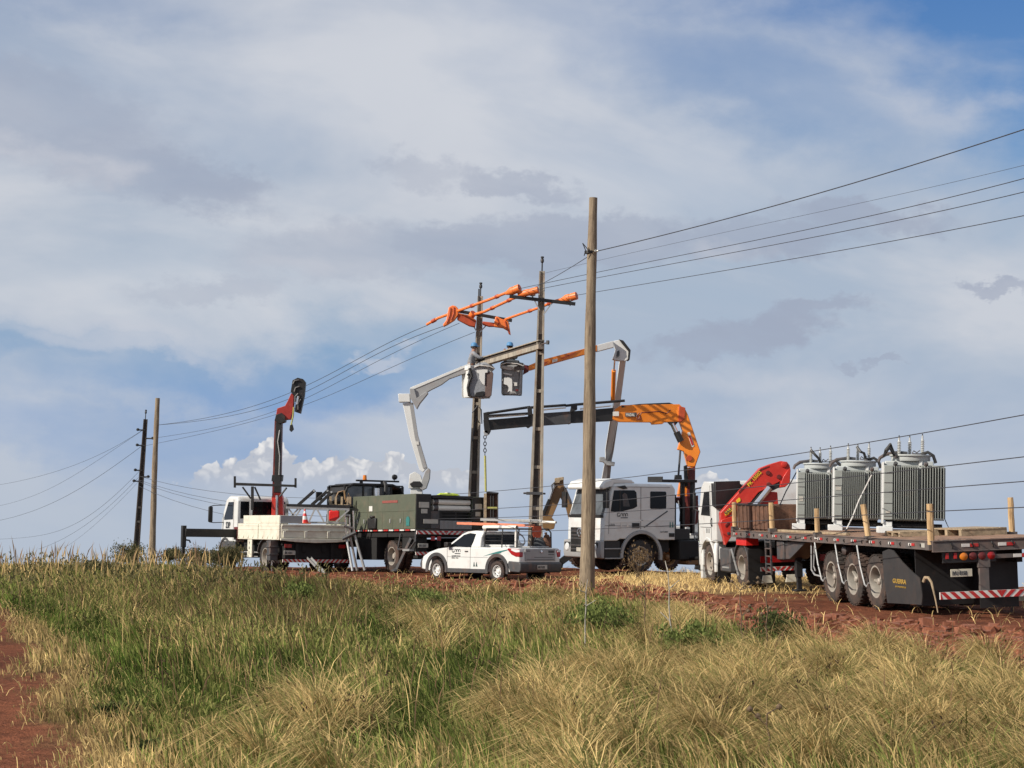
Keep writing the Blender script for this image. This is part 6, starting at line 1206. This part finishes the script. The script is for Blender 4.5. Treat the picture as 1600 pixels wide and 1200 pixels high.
# ================================================================== tractor unit with red crane
TP=(9.10,35.55,.10,-10.7,.2,-3)
tk=Veh('crane_tractor','white tractor unit with a red crane hitched to the flatbed trailer','truck',*TP); P=tk.o
b=MB(); b.box(10.9,15.4,.30,.42,.72,.95); b.box(10.9,15.4,-.42,-.30,.72,.95); b.box(11.86,12.06,-.85,.85,.4,.6); b.box(14.65,14.8,-.85,.85,.4,.6); b.box(12.75,13.6,.55,1.10,.30,.90); b.box(13.2,15.2,-.9,.6,.55,1.05); b.build('chassis',M['chassis'],P)
cp=[(13.92,1.05),(13.92,2.50),(14.0,2.64),(14.9,2.66),(15.15,2.50),(15.45,1.70),(15.5,.95),(15.2,.95),(15.1,1.05)]
b=MB(); loft(b,[[(x,y,z-(.05 if z>2.45 and abs(y)>1.12 else 0)) for x,z in cp] for y in (-1.2,-1.13,1.13,1.2)]); cab=b.build('cab',M['white'],P,.03)
b=MB(); b.prism([(13.94,1.95),(13.94,2.56),(14.12,2.56),(14.12,1.98)],1,1.2,1.23); b.box(13.80,13.92,.55,1.22,1.92,2.60); b.build('side_deflector',M['black'],P,.03)
b=MB(); b.add([(13.90,.55,1.95),(13.90,.05,1.95),(13.90,.55,2.55),(13.86,.55,1.95),(13.86,.05,1.95),(13.86,.55,2.55)],[(0,1,2),(5,4,3),(0,3,4,1),(1,4,5,2),(2,5,3,0)]); b.build('deflector_gusset',M['dgrey'],P)
b=MB(); b.prism([(14.40,1.72),(14.40,2.34),(14.85,2.34),(15.20,1.74)],1,1.198,1.21); b.build('side_window',M['glass'],P)
b=MB(); b.box(15.3,15.33,-1.0,1.0,1.8,2.3); b.build('windscreen',M['glassl'],P)
b=MB(); b.box(14.32,14.335,1.2,1.206,1.1,2.5); b.box(14.33,15.3,1.2,1.206,1.42,1.432); b.build('door_seam',M['dgrey'],P)
b=MB(); b.tube([(14.25,1.20,1.45),(14.22,1.235,1.5),(14.22,1.235,1.62),(14.25,1.2,1.66)],.018,6); b.build('grab_handle',M['black'],P); b=MB(); 
for k in range(3): b.box(14.5+.12*k,14.53+.12*k,1.2,1.207,1.28,1.40)
b.build('decal',M['ink'],cab)
for poly,Ym in (([(1083,771),(1087.5,769),(1088,796),(1084,797)],50.6),([(1104,764),(1112,764),(1112,800),(1106,806),(1104,800)],50.2)): px(P,'wing_mirror',poly,Ym,.12,M['black'],.02)
pxtube(P,'mirror_arm',[(1084,772,50.6),(1086,764,50.6),(1096,762,50.4),(1112,763,50.2)],.02,M['black']); pxtube(P,'mirror_arm',[(1086,796,50.6),(1094,800,50.4),(1106,803,50.2)],.018,M['black'])
b=MB(); b.box(15.2,15.55,-1.15,1.2,.42,.95); b.build('front_bumper',M['white'],P,.03)
b=MB(); o=arc(14.72,.5,.66,5,170,12); i_=arc(14.72,.5,.60,5,170,12); b.prism(o+i_[::-1],1,.85,1.22); b.build('wheel_arch',M['white'],P,.01)
MB().box(15.25,15.42,1.0,1.21,.08,.9).build('corner_panel',M['white'],P,.02); b=MB(); b.tube([(14.02,1.16,1.02),(13.95,1.2,.9),(13.97,1.2,.3)],.07,8); b.build('mudguard_stay',M['white'],P,.02)
b=MB(); b.box(13.90,13.98,.85,1.2,.03,.55); b.build('mud_flap',M['black'],P,.004)
b=MB(); b.box(13.0,13.85,.70,1.15,.32,.92); b.build('fuel_tank',M['dgrey'],P,.04); b=MB(); b.cyl((12.55,.95,.55),(12.55,1.15,.55),.02,n=6); b.box(12.6,12.95,.8,1.14,.35,.75); b.build('battery_box',M['chassis'],P,.02)
b=MB(); b.box(13.05,13.6,1.15,1.17,.42,.46); b.build('decal',M['steel'],P)
for s_ in (1,-1): wheel(P,14.72,s_*1.03,.49,.50,.28,s_,tyrem=M['mud'],rimm=M['red'] if False else M['rim']); wheel(P,11.96,s_*1.05,.49,.50,.27,s_,'recess',tyrem=M['mud']); wheel(P,11.96,s_*.74,.49,.50,.27,s_,'recess',tyrem=M['mud'])
b=MB(); o=arc(11.96,.5,.62,25,165,12); i_=arc(11.96,.5,.58,25,165,12); b.prism(o+i_[::-1],1,.62,1.2); b.build('mudguard',M['dgrey'],P,.008)
b=MB(); b.box(11.28,11.32,.55,1.22,.10,.95); b.build('mud_flap',M['black'],P,.004); b=MB(); b.beam((12.62,1.22,.92),(12.10,1.22,.28),.03,.04); b.build('mudguard_stay',M['steel'],P)
b=MB(); b.prism(arc(11.2,1.05,.4,0,360,18)[:-1],1,-.2,.2) if False else b.box(10.9,11.7,-.4,.4,.95,1.05); b.build('fifth_wheel',M['chassis'],P,.01)
b=MB(); b.box(11.0,11.04,.10,1.0,.62,.78); b.box(11.0,11.04,-1.0,-.5,.62,.78); b.build('tail_light',M['lr'],P,.006)
stripes(P,11.02,.15,1.0,.42,.52,6)
for y in (.85,.25): b=MB(); b.prism([(y-.14,.14),(y+.14,.14),(y+.10,.32),(y-.10,.32)],0,10.99,11.03); b.build('mud_flap',M['cream'],P,.004)
b=MB(); b.box(11.4,12.2,.9,1.22,1.03,1.22); b.build('red_locker',M['redp'],P,.01)
# red crane folded across the frame
Yk=48.2
cbse=px(P,'crane_base',[[(1128,812),(1146,806),(1147,832),(1134,852),(1130,835),(1125,818)]],Yk-.1,.5,M['red']); px(cbse,'base_slot',[(1133,820),(1139,815),(1139,819),(1134,824)],Yk-.12,.04,M['dred'],.004); px(cbse,'base_pin',[(1136,832),(1140,831),(1140,835),(1137,836)],Yk-.12,.04,M['ink'],.004)
mb_=px(P,'crane_boom',[(1126,801),(1153.5,770),(1188.5,731),(1202.5,725.5),(1220,720.3),(1229.6,721.5),(1234,727),(1235.5,735),(1234.5,754),(1227,761),(1218,762.5),(1219,752),(1200,762),(1185,769.5),(1172.7,785),(1160,792),(1147,802),(1133,810),(1127,815)],Yk,.45,M['red'])
for u0,v0 in ((1200,739),(1217,745),(1201,757)): MB().lathe([(.05,-.03),(.06,0),(0,.0)],at(u0,v0,Yk-.01),(0,1,0),14).build('pin',M['dred'],mb_,world=True)
MB().lathe([(.03,-.04),(.07,-.03),(.08,0),(0,0)],at(1225,726,Yk-.01),(0,1,0),14).build('pin',M['red'],mb_,world=True)
px(mb_,'boom_seam',[(1154,768),(1188,733),(1202,728),(1202,729.5),(1189,735),(1155,771)],Yk-.012,.02,M['dred'],.001); px(mb_,'boom_lip',[(1218,762),(1224,745),(1232,733),(1235,735),(1234,754),(1227,761)],Yk-.05,.06,M['red'],.01)
px(P,'second_arm',[(1184,785),(1192,779),(1206,768),(1214.7,769),(1216,786),(1214,800),(1184,800)],Yk-.05,.35,M['red']); pxtube(P,'crane_ram',[(1178,793),(1203,762)],.085,M['chrome'],Yk-.1); px(P,'ram_housing',[(1172,785),(1186,770),(1219,751),(1217,762),(1205,768),(1196,776),(1186,786),(1176,790)],Yk+.02,.3,M['black'])
lb=px(mb_,'decal',[(1132.5,801),(1140,793.5),(1144,793.5),(1144.5,797),(1137,805),(1133,805.5)],Yk-.02,.02,M['yellow'],.002); local_text(lb,'PALF',.12,M['ink'],1134.5,804.6,1144.5,794.8,Yk-.045,.003,.003)
local_text(mb_,'PK 15002',.12,M['yellow'],1170.5,760.5,1190.5,738.5,Yk-.02,.003,.002); px(mb_,'decal',[(1150,782),(1155,777.5),(1157,779.5),(1157,783),(1152,786)],Yk-.02,.02,M['yellow'],.002)
# ================================================================== flatbed trailer
tr=Veh('flatbed_trailer','long dark flatbed trailer with a timber deck and three rear axles','trailer',*TP); P=tr.o
L=12.34
b=MB()
for k in range(16): y0=-1.26+k*.1575; b.box(.03,L-.02,y0+.004,y0+.1535,1.36,1.405+.003*((k*7)%3))
b.build('timber_deck',M['deck'],P)
rail=mat('trailer_rail_grey',(.105,.092,.085),.6,0,.25,5,.6,dustcol=(.16,.08,.055))
for s_ in (1,-1): b=MB(); y=s_*1.28; b.box(0,L,y-.02,y+.02,1.235,1.395); b.box(0,L,y-.035,y+.035,1.385,1.40); b.box(0,L,y-.035,y+.035,1.232,1.245); sr=b.build('side_rail',rail,P); 
SR=sr
b=MB(); b.box(-.03,.03,-1.30,1.30,1.20,1.40); b.box(-.05,.03,-1.30,1.30,1.385,1.402); b.box(-.05,.03,-1.30,1.30,1.19,1.205); rrl=b.build('rear_rail',rail,P,.004)
def reflector(x,y,z,par,axis,w=.15,h=.05):
    for k,m in ((0,'hw'),(1,'hr')):
        b=MB(); 
        if axis=='x': b.box(x-k*w-w+.01,x-k*w,y,y+.012,z,z+h)
        else: b.box(x-.012,x,y-k*w-w+.01,y-k*w,z,z+h)
        b.build('reflector',M[m],par,.002)
for x in np.arange(1.1,12.2,1.0): reflector(x,1.30,1.29,SR,'x')
for x in np.arange(.5,12.2,.5): 
    b=MB(); b.tube([(x,1.30,1.34),(x,1.325,1.32),(x,1.30,1.27)],.012,5); b.build('tie_hook',M['black'],P)
for y in (.74,.02,-.6,-1.0): reflector(-.03,y,1.27,rrl,'y',.17,.06)
for y in (.95,.55,.15,-.25): b=MB(); b.tube([(-.03,y,1.36),(-.06,y,1.33),(-.06,y-.03,1.29),(-.03,y-.03,1.25)],.013,5); b.build('tie_hook',M['black'],rrl)
b=MB(); b.box(.33,.53,1.301,1.307,1.27,1.35); b.build('licence_plate',M['plate'],SR)
b=MB(); 
for s_ in (1,-1): b.box(.1,L-1.0,s_*.45-.06,s_*.45+.06,.95,1.235); b.box(.1,L,s_*.45-.09,s_*.45+.09,1.21,1.235)
for x in np.arange(.3,L,.62): b.box(x,x+.06,-1.24,1.24,1.24,1.355)
for x in (3.13,4.38,5.63): b.cyl((x,-1.0,.5),(x,1.0,.5),.07,n=12); b.box(x-.45,x+.45,.38,.52,.62,.72); b.box(x-.45,x+.45,-.52,-.38,.62,.72); b.box(x-.05,x+.05,.35,.55,.6,.96); b.box(x-.05,x+.05,-.55,-.35,.6,.96)
b.build('chassis',M['chassis'],P)
random.seed(3)
for x in (3.13,4.38,5.63):
    for s_ in (1,-1): wheel(P,x,s_*1.06,.52,.53,.30,s_,'spoke',tyrem=M['mud'] if x!=4.38 else M['mud']); wheel(P,x,s_*.72,.52,.53,.28,s_,'spoke',tyrem=M['mud'])
for x in (3.13,4.38,5.63): # hose carriers hanging in front of each hub
    q0=(x+.62,1.32,1.23);b=MB(); b.tube([q0,(x+.42,1.34,.80),(x+.22,1.34,.46),(x+.10,1.34,.42),(x+.02,1.33,.50)],.018,8); b.build('tyre_inflation_pipe',M['steel'],P)
b=MB(); b.prism([(2.55,.98),(2.55,1.2),(2.45,1.22),(2.2,.25),(2.3,.18),(2.55,.2)],1,1.28,1.30) if False else None
fl=MB(); pr=tr.side([(1379,862),(1388,858),(1396,860),(1410,878),(1425,893),(1437,903),(1441,930),(1440,945),(1387,942),(1381,900)],1.27); fl.prism(pr,1,1.255,1.275); flp=fl.build('mud_flap',mat('grey_mud_flap',(.030,.029,.029),.55,0,.15,4,.4,dustcol=(.07,.045,.035)),P)
lettering('GUERRA',.12,mat('dull_yellow_ink',(.34,.21,.04),.6),flp,(2.02,1.279,.55),(-1,0,0),(0,0,1),sx=1.45,bold=.003); lettering('S.A. IMPLEMENTOS',.045,bpy.data.materials['dull_yellow_ink'],flp,(1.90,1.279,.47),(-1,0,0),(0,0,1),sx=1.4)
b=MB(); b.box(.95,.98,.10,1.24,.16,1.2); b.box(.55,.58,-.62,.15,.10,1.2); b.prism([(-.62,.10),(-1.15,.12),(-1.2,.7),(-1.12,1.2),(-.62,1.2)],0,.6,.63) if False else b.box(1.2,1.23,-.9,.2,.12,1.2); b.build('rubber_curtain',M['black'],P)
b=MB(); b.tube([(.7,1.20,.62),(.66,1.18,.70),(.58,1.15,.70),(.52,1.12,.62),(.46,1.08,.30),(.42,1.06,.06)],[.034,.034,.032,.024,.014,.012],8); b.build('bent_stay',M['plank'],P)
for k,(y,m) in enumerate([(1.02,'hr'),(.86,'hr'),(.70,'lo'),(.52,'dred'),(.34,'dred'),(.16,'lr')]):
    if k<2: b=MB(); b.box(-.02,.0,y-.03,y+.03,1.06,1.17); b.build('marker_light',M[m],P,.004)
    else: lamp_round(P,-.0,y,1.10,.075,M[m])
b=MB(); b.box(0.0,.05,.05,1.10,.98,1.20); b.build('lamp_board',M['black'],P,.01)
plate_sign(P,-.02,.88-.12,.80,.42,.14,'IVU 8158',mat('plate_cream',(.50,.46,.36),.5))
for y0,y1 in ((.18,.42),(-1.02,-.72)):
    b=MB(); b.box(-.02,.06,y0,y1,.88,1.19); b.box(-.015,.055,y0+.03,y1-.02,.45,.88); b.build('underrun_post',rail,P,.008)
b=MB(); b.box(-.015,.02,-.72,.16,1.04,1.12); cbm_=b.build('cross_member',rail,P,.004); reflector(-.015,-.28,1.05,cbm_,'y',.17,.06)
stripes(P,-.04,-1.2,1.2,.33,.46,13,lean=1.1)
# spare wheel, ladder, lockers, supports under the deck
b=MB(); b.prism([(9.0,.80),(9.0,1.20),(7.2,1.20),(8.3,.80)],1,.75,1.2); b.build('landing_gear_brace',M['dgrey'],P,.01)
b=MB(); b.box(8.55,9.05,1.0,1.24,.78,1.2); b.build('tool_box',M['dgrey'],P,.015)
b=MB()
for x in (9.35,9.72): b.box(x-.02,x+.02,1.26,1.30,.42,1.22)
for z in (.46,.64,.82,1.0,1.15): b.box(9.35,9.72,1.265,1.295,z,z+.03)
b.build('boarding_ladder',M['dgrey'],P,.004)
for y in (1.0,-1.0): b=MB(); b.box(8.2,8.35,y-.07,y+.07,.4,1.2); b.box(8.22,8.33,y-.05,y+.05,.12,.4); b.box(8.1,8.45,y-.12,y+.12,.08,.12); b.build('landing_leg',M['chassis'],P,.006)
b=MB(); b.tube([(6.85,1.18,1.2),(6.85,1.20,.62),(6.6,1.22,.52),(6.15,1.22,.50)],.02,6); b.tube([(6.65,1.18,1.2),(6.7,1.2,.7),(6.55,1.22,.60)],.016,6); b.build('side_guard',M['grey'],P)
for x in (4.9,2.35): b=MB(); b.lathe([(.0,-.12),(.09,-.10),(.10,.06),(.06,.10),(0,.12)],(x,1.10,1.10),(0,1,0),16); b.build('air_fitting',M['dgrey'],P)
b=MB(); b.lathe([(.50,-.13),(.52,-.05),(.52,.05),(.50,.13),(.3,.13),(.28,-.13)],(7.6,.0,.80),(0,0,1),28); b.build('spare_wheel',M['rubber'],P)
# far rear truck part at the extreme right edge: yellowish low drawbar plate
pl_=at(1612,925,36.6); t=thing('licence_board','pale yellow number board low behind the striped bumper at the right edge','board',tuple(at(1594,935,37.2))); px(t,'board',[(1576,925),(1612,924),(1612,938),(1576,940)],37.2,.02,mat('board_cream',(.52,.46,.32),.6,0,.3,16),.002)
px(t,'board_leg',[(1581,940),(1584,940),(1581,962),(1578,962)],37.21,.03,M['dgrey'],.002); px(t,'board_leg',[(1600,940),(1603,940),(1606,962),(1603,962)],37.21,.03,M['dgrey'],.002)
# stakes
def stake(label,x,y,h,lx,ly,r=.055,base=1.25):
    t=on(tr,'wooden_stake',label,'wooden stake',(x,y,base),'rough wooden stakes along the trailer edge'); b=MB(); pts=[(lx*k/5+random.gauss(0,.004),ly*k/5,h*k/5) for k in range(6)]; b.tube(pts,[r*1.05,r,r*1.02,r*.97,r,r*.93],9); b.build('stake_post',M['wood'],t)
    k=MB(); k.obox((0,0,.06),(r*1.35,0,0),(0,r*1.35,0),(0,0,.05)); k.build('stake_socket',rail,t); return t
stake('rough timber stake at the left rear corner of the trailer deck',.10,1.27,.86,0,0,.065,1.22)
stake('leaning stake in front of the nearest transformer\'s left foot',3.2,1.27,.74,.12,.05,.06,1.32)
s3=stake('straight stake with a white wrapped foot before the middle transformer',6.2,1.27,.62,0,0,.055,1.34); MB().lathe([(.07,-.05),(.075,.0),(.07,.06)],(0,0,.02),(0,0,1),12).build('white_wrap',M['hw'],s3)
stake('pale square stake at the right end of the rusty crate',9.2,1.28,.70,.02,0,.06,1.38); stake('pale square stake at the left front corner of the rusty crate',12.05,1.28,.70,0,0,.06,1.38)
stake('dark stake on the far right side of the trailer, last one before the edge',2.0,-1.22,.78,0,0,.06,1.34)
# load
def transformer(label,x,y,rot,s=1.,yaw=9):
    p=tr.w((x,y,1.42)); t=thing('power_transformer',label,'transformer',tuple(p),math.radians(-yaw)+rot,'power transformers on the trailer deck')
    w,d=.64*s,.42*s; z0,z1=.26*s,1.44*s
    b=MB(); b.box(-w*.95,w*.62,-d*.72,d*.72,z0,z1+.08*s); b.build('tank',M['trfl'],t,.02)
    b=MB(); b.lathe([(w*.62,0),(w*.64,.02),(w*.64,.10*s),(w*.7,.11*s),(w*.7,.14*s),(0,.15*s)],(-w*.1,0,z1+.08*s),(0,0,1),32); b.build('lid',M['trfl'],t)
    for sg in (-1,1):
        for (x0,n) in ((-w*.66,11),(w*.22,9)):
            b=MB(); st=(w*.80)/n if x0<0 else (w*.78)/n
            for k in range(n): xx=x0+k*st; b.box(xx,xx+.014,sg*d*.78 if sg>0 else -d*1.28,sg*d*1.28 if sg>0 else -d*.78,z0+.04,z1-.03)
            b.box(x0-.01,x0+n*st,(d*.70 if sg>0 else -d*.80),(d*.80 if sg>0 else -d*.70),z0+.06,z1-.05); b.box(x0-.01,x0+(n-1)*st+.02,(d*.92 if sg>0 else -d*1.16),(d*1.16 if sg>0 else -d*.92),z1-.045,z1-.01); b.box(x0-.01,x0+(n-1)*st+.02,(d*.92 if sg>0 else -d*1.16),(d*1.16 if sg>0 else -d*.92),z0+.02,z0+.055); b.build('radiator',M['trf'],t,.004)
    b=MB(); b.box(-w*.99,-w*.70,-d*1.24,-d*.74,z0+.02,z1-.02); pn=b.build('side_radiator',M['trf'],t,.01); 
    for zz in (.35,.62,.85,1.05,1.25): MB().box(-w*.98,-w*.71,-d*1.26,-d*1.24,zz*s,zz*s+.012).build('weld_seam',M['dgrey'],pn)
    b=MB(); b.box(-w*1.03,-w*.985,-d*1.2,d*.9,z0-.06,z1+.05); b.build('sunlit_strip',M['whiteclean'],t,.006)  # white strip paints sunlight on the transformer's left edge
    for q in (-.62,.36):
        b=MB(); b.lathe([(.045,0),(.045,.10),(.03,.11),(.03,.14),(0,.14)],(q*w*1.,-d*1.0,z1-.01),(0,-.6,.2),10); b.build('valve',M['dgrey'],t)
    for (bx,by,h) in ((-w*.48,-d*.1,.34),(-w*.12,d*.35,.34),(w*.28,-d*.05,.38)):
        b=MB(); prof=[(.045,0)]; 
        for k in range(8): z=h*(.06+.1*k); prof+=[(.030,z),(.052,z+.012),(.030,z+.026)]
        prof+=[(.022,h*.9),(.02,h+.03),(.0,h+.04)]; b.lathe([(r*s*.9,z*s) for r,z in prof],(bx,by,z1+.22*s),(0,0,1),12); bs=b.build('bushing',M['porc'],t); MB().cyl((bx,by,z1+(.22+h)*s),(bx,by,z1+(.26+h)*s+.03),.012,n=6).build('terminal',M['dgrey'],bs)
    b=MB(); b.tube([(-w*1.15,-.05,z1+.06),(-w*1.10,-.05,z1+.14),(-w*.9,-.02,z1+.22),(-w*.5,.0,z1+.26),(-w*.2,0,z1+.25)],[.03,.036,.04,.036,.03],10); b.build('conservator_pipe',M['dgrey'],t); b=MB(); b.tube([(w*.22,-.1,z1+.22),(w*.45,-.12,z1+.27),(w*.62,-.14,z1+.20),(w*.70,-.16,z1+.05)],.034,10); b.build('cable_box_hood',M['black'],t)
    b=MB(); b.box(-w*.05,w*.3,-.05,.02,z1+.23,z1+.25); b.tube([(-w*.05,0,z1+.25),(0,0,z1+.30),(w*.1,0,z1+.26),(w*.2,0,z1+.31)],.014,6); b.build('tap_changer',M['dgrey'],t)
    b=MB(); b.box(w*.14,w*.26,-d*.8,-d*.5,z1-.02,z1+.17); b.build('lifting_lug',M['whiteclean'],t,.01)
    b=MB(); b.box(-w*.9,w*.6,-d*.5,d*.5,.10,z0); b.box(-w*.7,w*.9,-d*.9,-d*.7,.12,.20); b.box(-w*.7,w*.9,d*.7,d*.9,.12,.20); b.build('skid_frame',M['chassis'],t,.01)
    for xx in (-w*.95,): 
        b=MB(); b.box(xx-.14,xx+.16,-d*1.25,-d*.5,.0,.13); b.box(xx-.03,xx+.15,-d*1.1,-d*.5,.13,.24); b.build('foot',M['whiteclean'],t,.01); b=MB(); b.box(xx-.14,xx+.16,d*.5,d*1.2,.0,.13); b.build('foot',M['whiteclean'],t,.01)
    q=MB(); q.box(-w*.95,-w*.75,-d*1.262,-d*1.25,.95*s,1.03*s) if x>5 and x<8 else q.box(-w*.93,-w*.77,-d*1.262,-d*1.25,(.42 if x<5 else .7)*s,(.47 if x<5 else .82)*s); q.build('rating_plate',M['plate'],pn)
    return t
transformer('nearest and largest grey finned transformer, rightmost on the trailer deck',4.0,.0,0,.97); transformer('middle grey finned transformer with a rope running diagonally across its fins',6.95,.0,0,.93,8); transformer('farthest grey finned transformer, beside the black tarpaulin and rusty crate',9.1,.10,0,.92,8)
pt=tr.w((7.0,-.6,2.75)); 
def ropeline(label,pts,r=.014): a=at(*pts[0]); t=thing('lashing_rope',label,'rope',tuple(a)); b=MB(); Q=[at(*p)-a for p in pts]; b.tube(Q,r,6); b.build('rope',M['hw'] if 'pale' in label else M['dgrey'],t); b=MB(); b.lathe([(.0,-.03),(.03,-.01),(.03,.01),(0,.03)],Q[-1],(0,0,1),8); b.build('knot',M['dgrey'],t)
ropeline('pale rope slanting across the fins of the middle transformer',[(1362,742,41.6),(1342,782,41.5),(1332,808,41.3),(1322,828,41.2)])
ropeline('dark rope stretched from the nearest transformer down to the deck at right',[(1474,806,39.3),(1480,820,38.9),(1487,834,38.5)],.010)
ropeline('dark rope slanting from the red crane top down to the rusty crate',[(1247,733,46.8),(1228,768,46.6),(1219,788,46.4),(1213,820,46.2)],.014)
for k,(a_,lb) in enumerate([([(1396,707,39.4),(1391,694,39.2),(1384,703,39.2),(1381,712,39.3),(1390,700,39.1),(1399,714,39.2)],'black rubber cable lead hanging over the bushings of the nearest transformer'),([(1339,698,42.2),(1345,706,42.1),(1350,708,42.1),(1353,718,42.2)],'black cable lead curling off the right bushing of the middle transformer'),([(1267,703,44.4),(1274,711,44.3),(1279,716,44.3),(1282,724,44.4)],'black cable lead curling off the tall bushing of the farthest transformer')]):
    a=at(*a_[0]); t=thing('cable_lead',lb,'cable lead',tuple(a)); b=MB(); b.tube([at(*p)-a for p in a_],.030,7); b.build('cable',M['black'],t); MB().lathe([(0,-.03),(.045,-.02),(.045,.04),(0,.05)],at(*a_[-1])-a,(0,0,1),10).build('cable_end',M['dgrey'],t)
# pallets, crate, tarpaulin
def pallet(label,x,y,rz,w,l,h=.12):
    t=on(tr,'wood_pallet',label,'pallet',(x,y,1.41)); t.rotation_mode='XYZ'; Rm=Matrix.Rotation(rz,4,'Z'); t.matrix_basis=t.matrix_basis@Rm
    for k in range(6): MB().box(-l/2,l/2,-w/2+k*w/6+.01,-w/2+(k+1)*w/6-.01,h-.025,h).build('top_board',M['plank'],t)
    for q in (-.45,0,.45): MB().box(q*l-.05,q*l+.05,-w/2,w/2,.0,h-.027).build('bearer',M['plank'],t)
pallet('low weathered pallet on the deck right of the nearest transformer',2.4,-.50,.1,1.0,1.2,.14); pallet('flat weathered boards under the back edge of the nearest transformer',3.0,.45,-.05,.8,.9,.10)
t=on(tr,'rusty_crate','rusty ribbed steel crate at the front left of the trailer deck','crate',(10.65,.75,1.41)); b=MB(); b.box(-1.32,1.32,-.40,.42,0,.04); b.build('crate_floor',M['rust'],t)
b=MB(); b.box(-1.32,1.32,.42,.45,.04,.60); 
for k in range(9): b.box(-1.3+k*.32,-1.3+k*.32+.12,.45,.47,.04,.60)
b.build('side_panel',M['rust'],t); MB().box(-1.32,1.32,-.43,-.40,.04,.60).build('side_panel',M['rust'],t); MB().box(-1.35,-1.32,-.43,.45,.04,.60).build('end_panel',M['rust'],t); MB().box(1.32,1.35,-.43,.45,.04,.60).build('end_panel',M['rust'],t)
MB().box(-1.36,1.36,.44,.48,.59,.63).build('top_rim',M['black'],t,.004)
for k,(x,y,z,sx,sy,sz,lb,sd) in enumerate([(10.1,.1,1.41,.55,.5,.95,'black tarpaulin heap sloping up between the red crane and farthest transformer',11),(9.75,.85,1.41,.34,.3,.50,'dark crumpled bundle with rubber tyres beside the farthest transformer',12)]):
    random.seed(sd); t=on(tr,'tarpaulin_heap',lb,'tarpaulin',(x,y,z)); n1,n2=14,8; vs=[];fs=[]
    for j in range(n2+1):
        f=j/n2
        for i in range(n1):
            th=2*math.pi*i/n1; r=(1-f**1.6*.92)*(1+random.uniform(-.16,.16)); vs.append((sx*r*math.cos(th)-sx*.3*f,sy*r*math.sin(th),sz*f*(1+random.uniform(-.04,.04))))
    for j in range(n2):
        for i in range(n1): fs.append((j*n1+i,j*n1+(i+1)%n1,(j+1)*n1+(i+1)%n1,(j+1)*n1+i))
    fs.append(tuple(n2*n1+i for i in range(n1))); b=MB(); b.add(vs,fs); b.build('tarp_cover',M['tarp'],t,smooth=25)
    MB().tube([(sx*.9,sy*.5,sz*.25),(sx*.3,sy*.95,sz*.4),(-sx*.8,sy*.7,sz*.5)],.02,6).build('tie_rope',M['steel'],t)
# timber bench plank along the deck edge
t=on(tr,'timber_batten','long timber batten lying along the trailer edge under the load','timber',(6.9,1.14,1.41)); MB().box(-2.2,2.2,-.05,.05,0,.05).build('batten',M['plank'],t,.004); MB().box(-2.0,-1.9,-.055,.055,.05,.055).build('nail_plate',M['steel'],t)
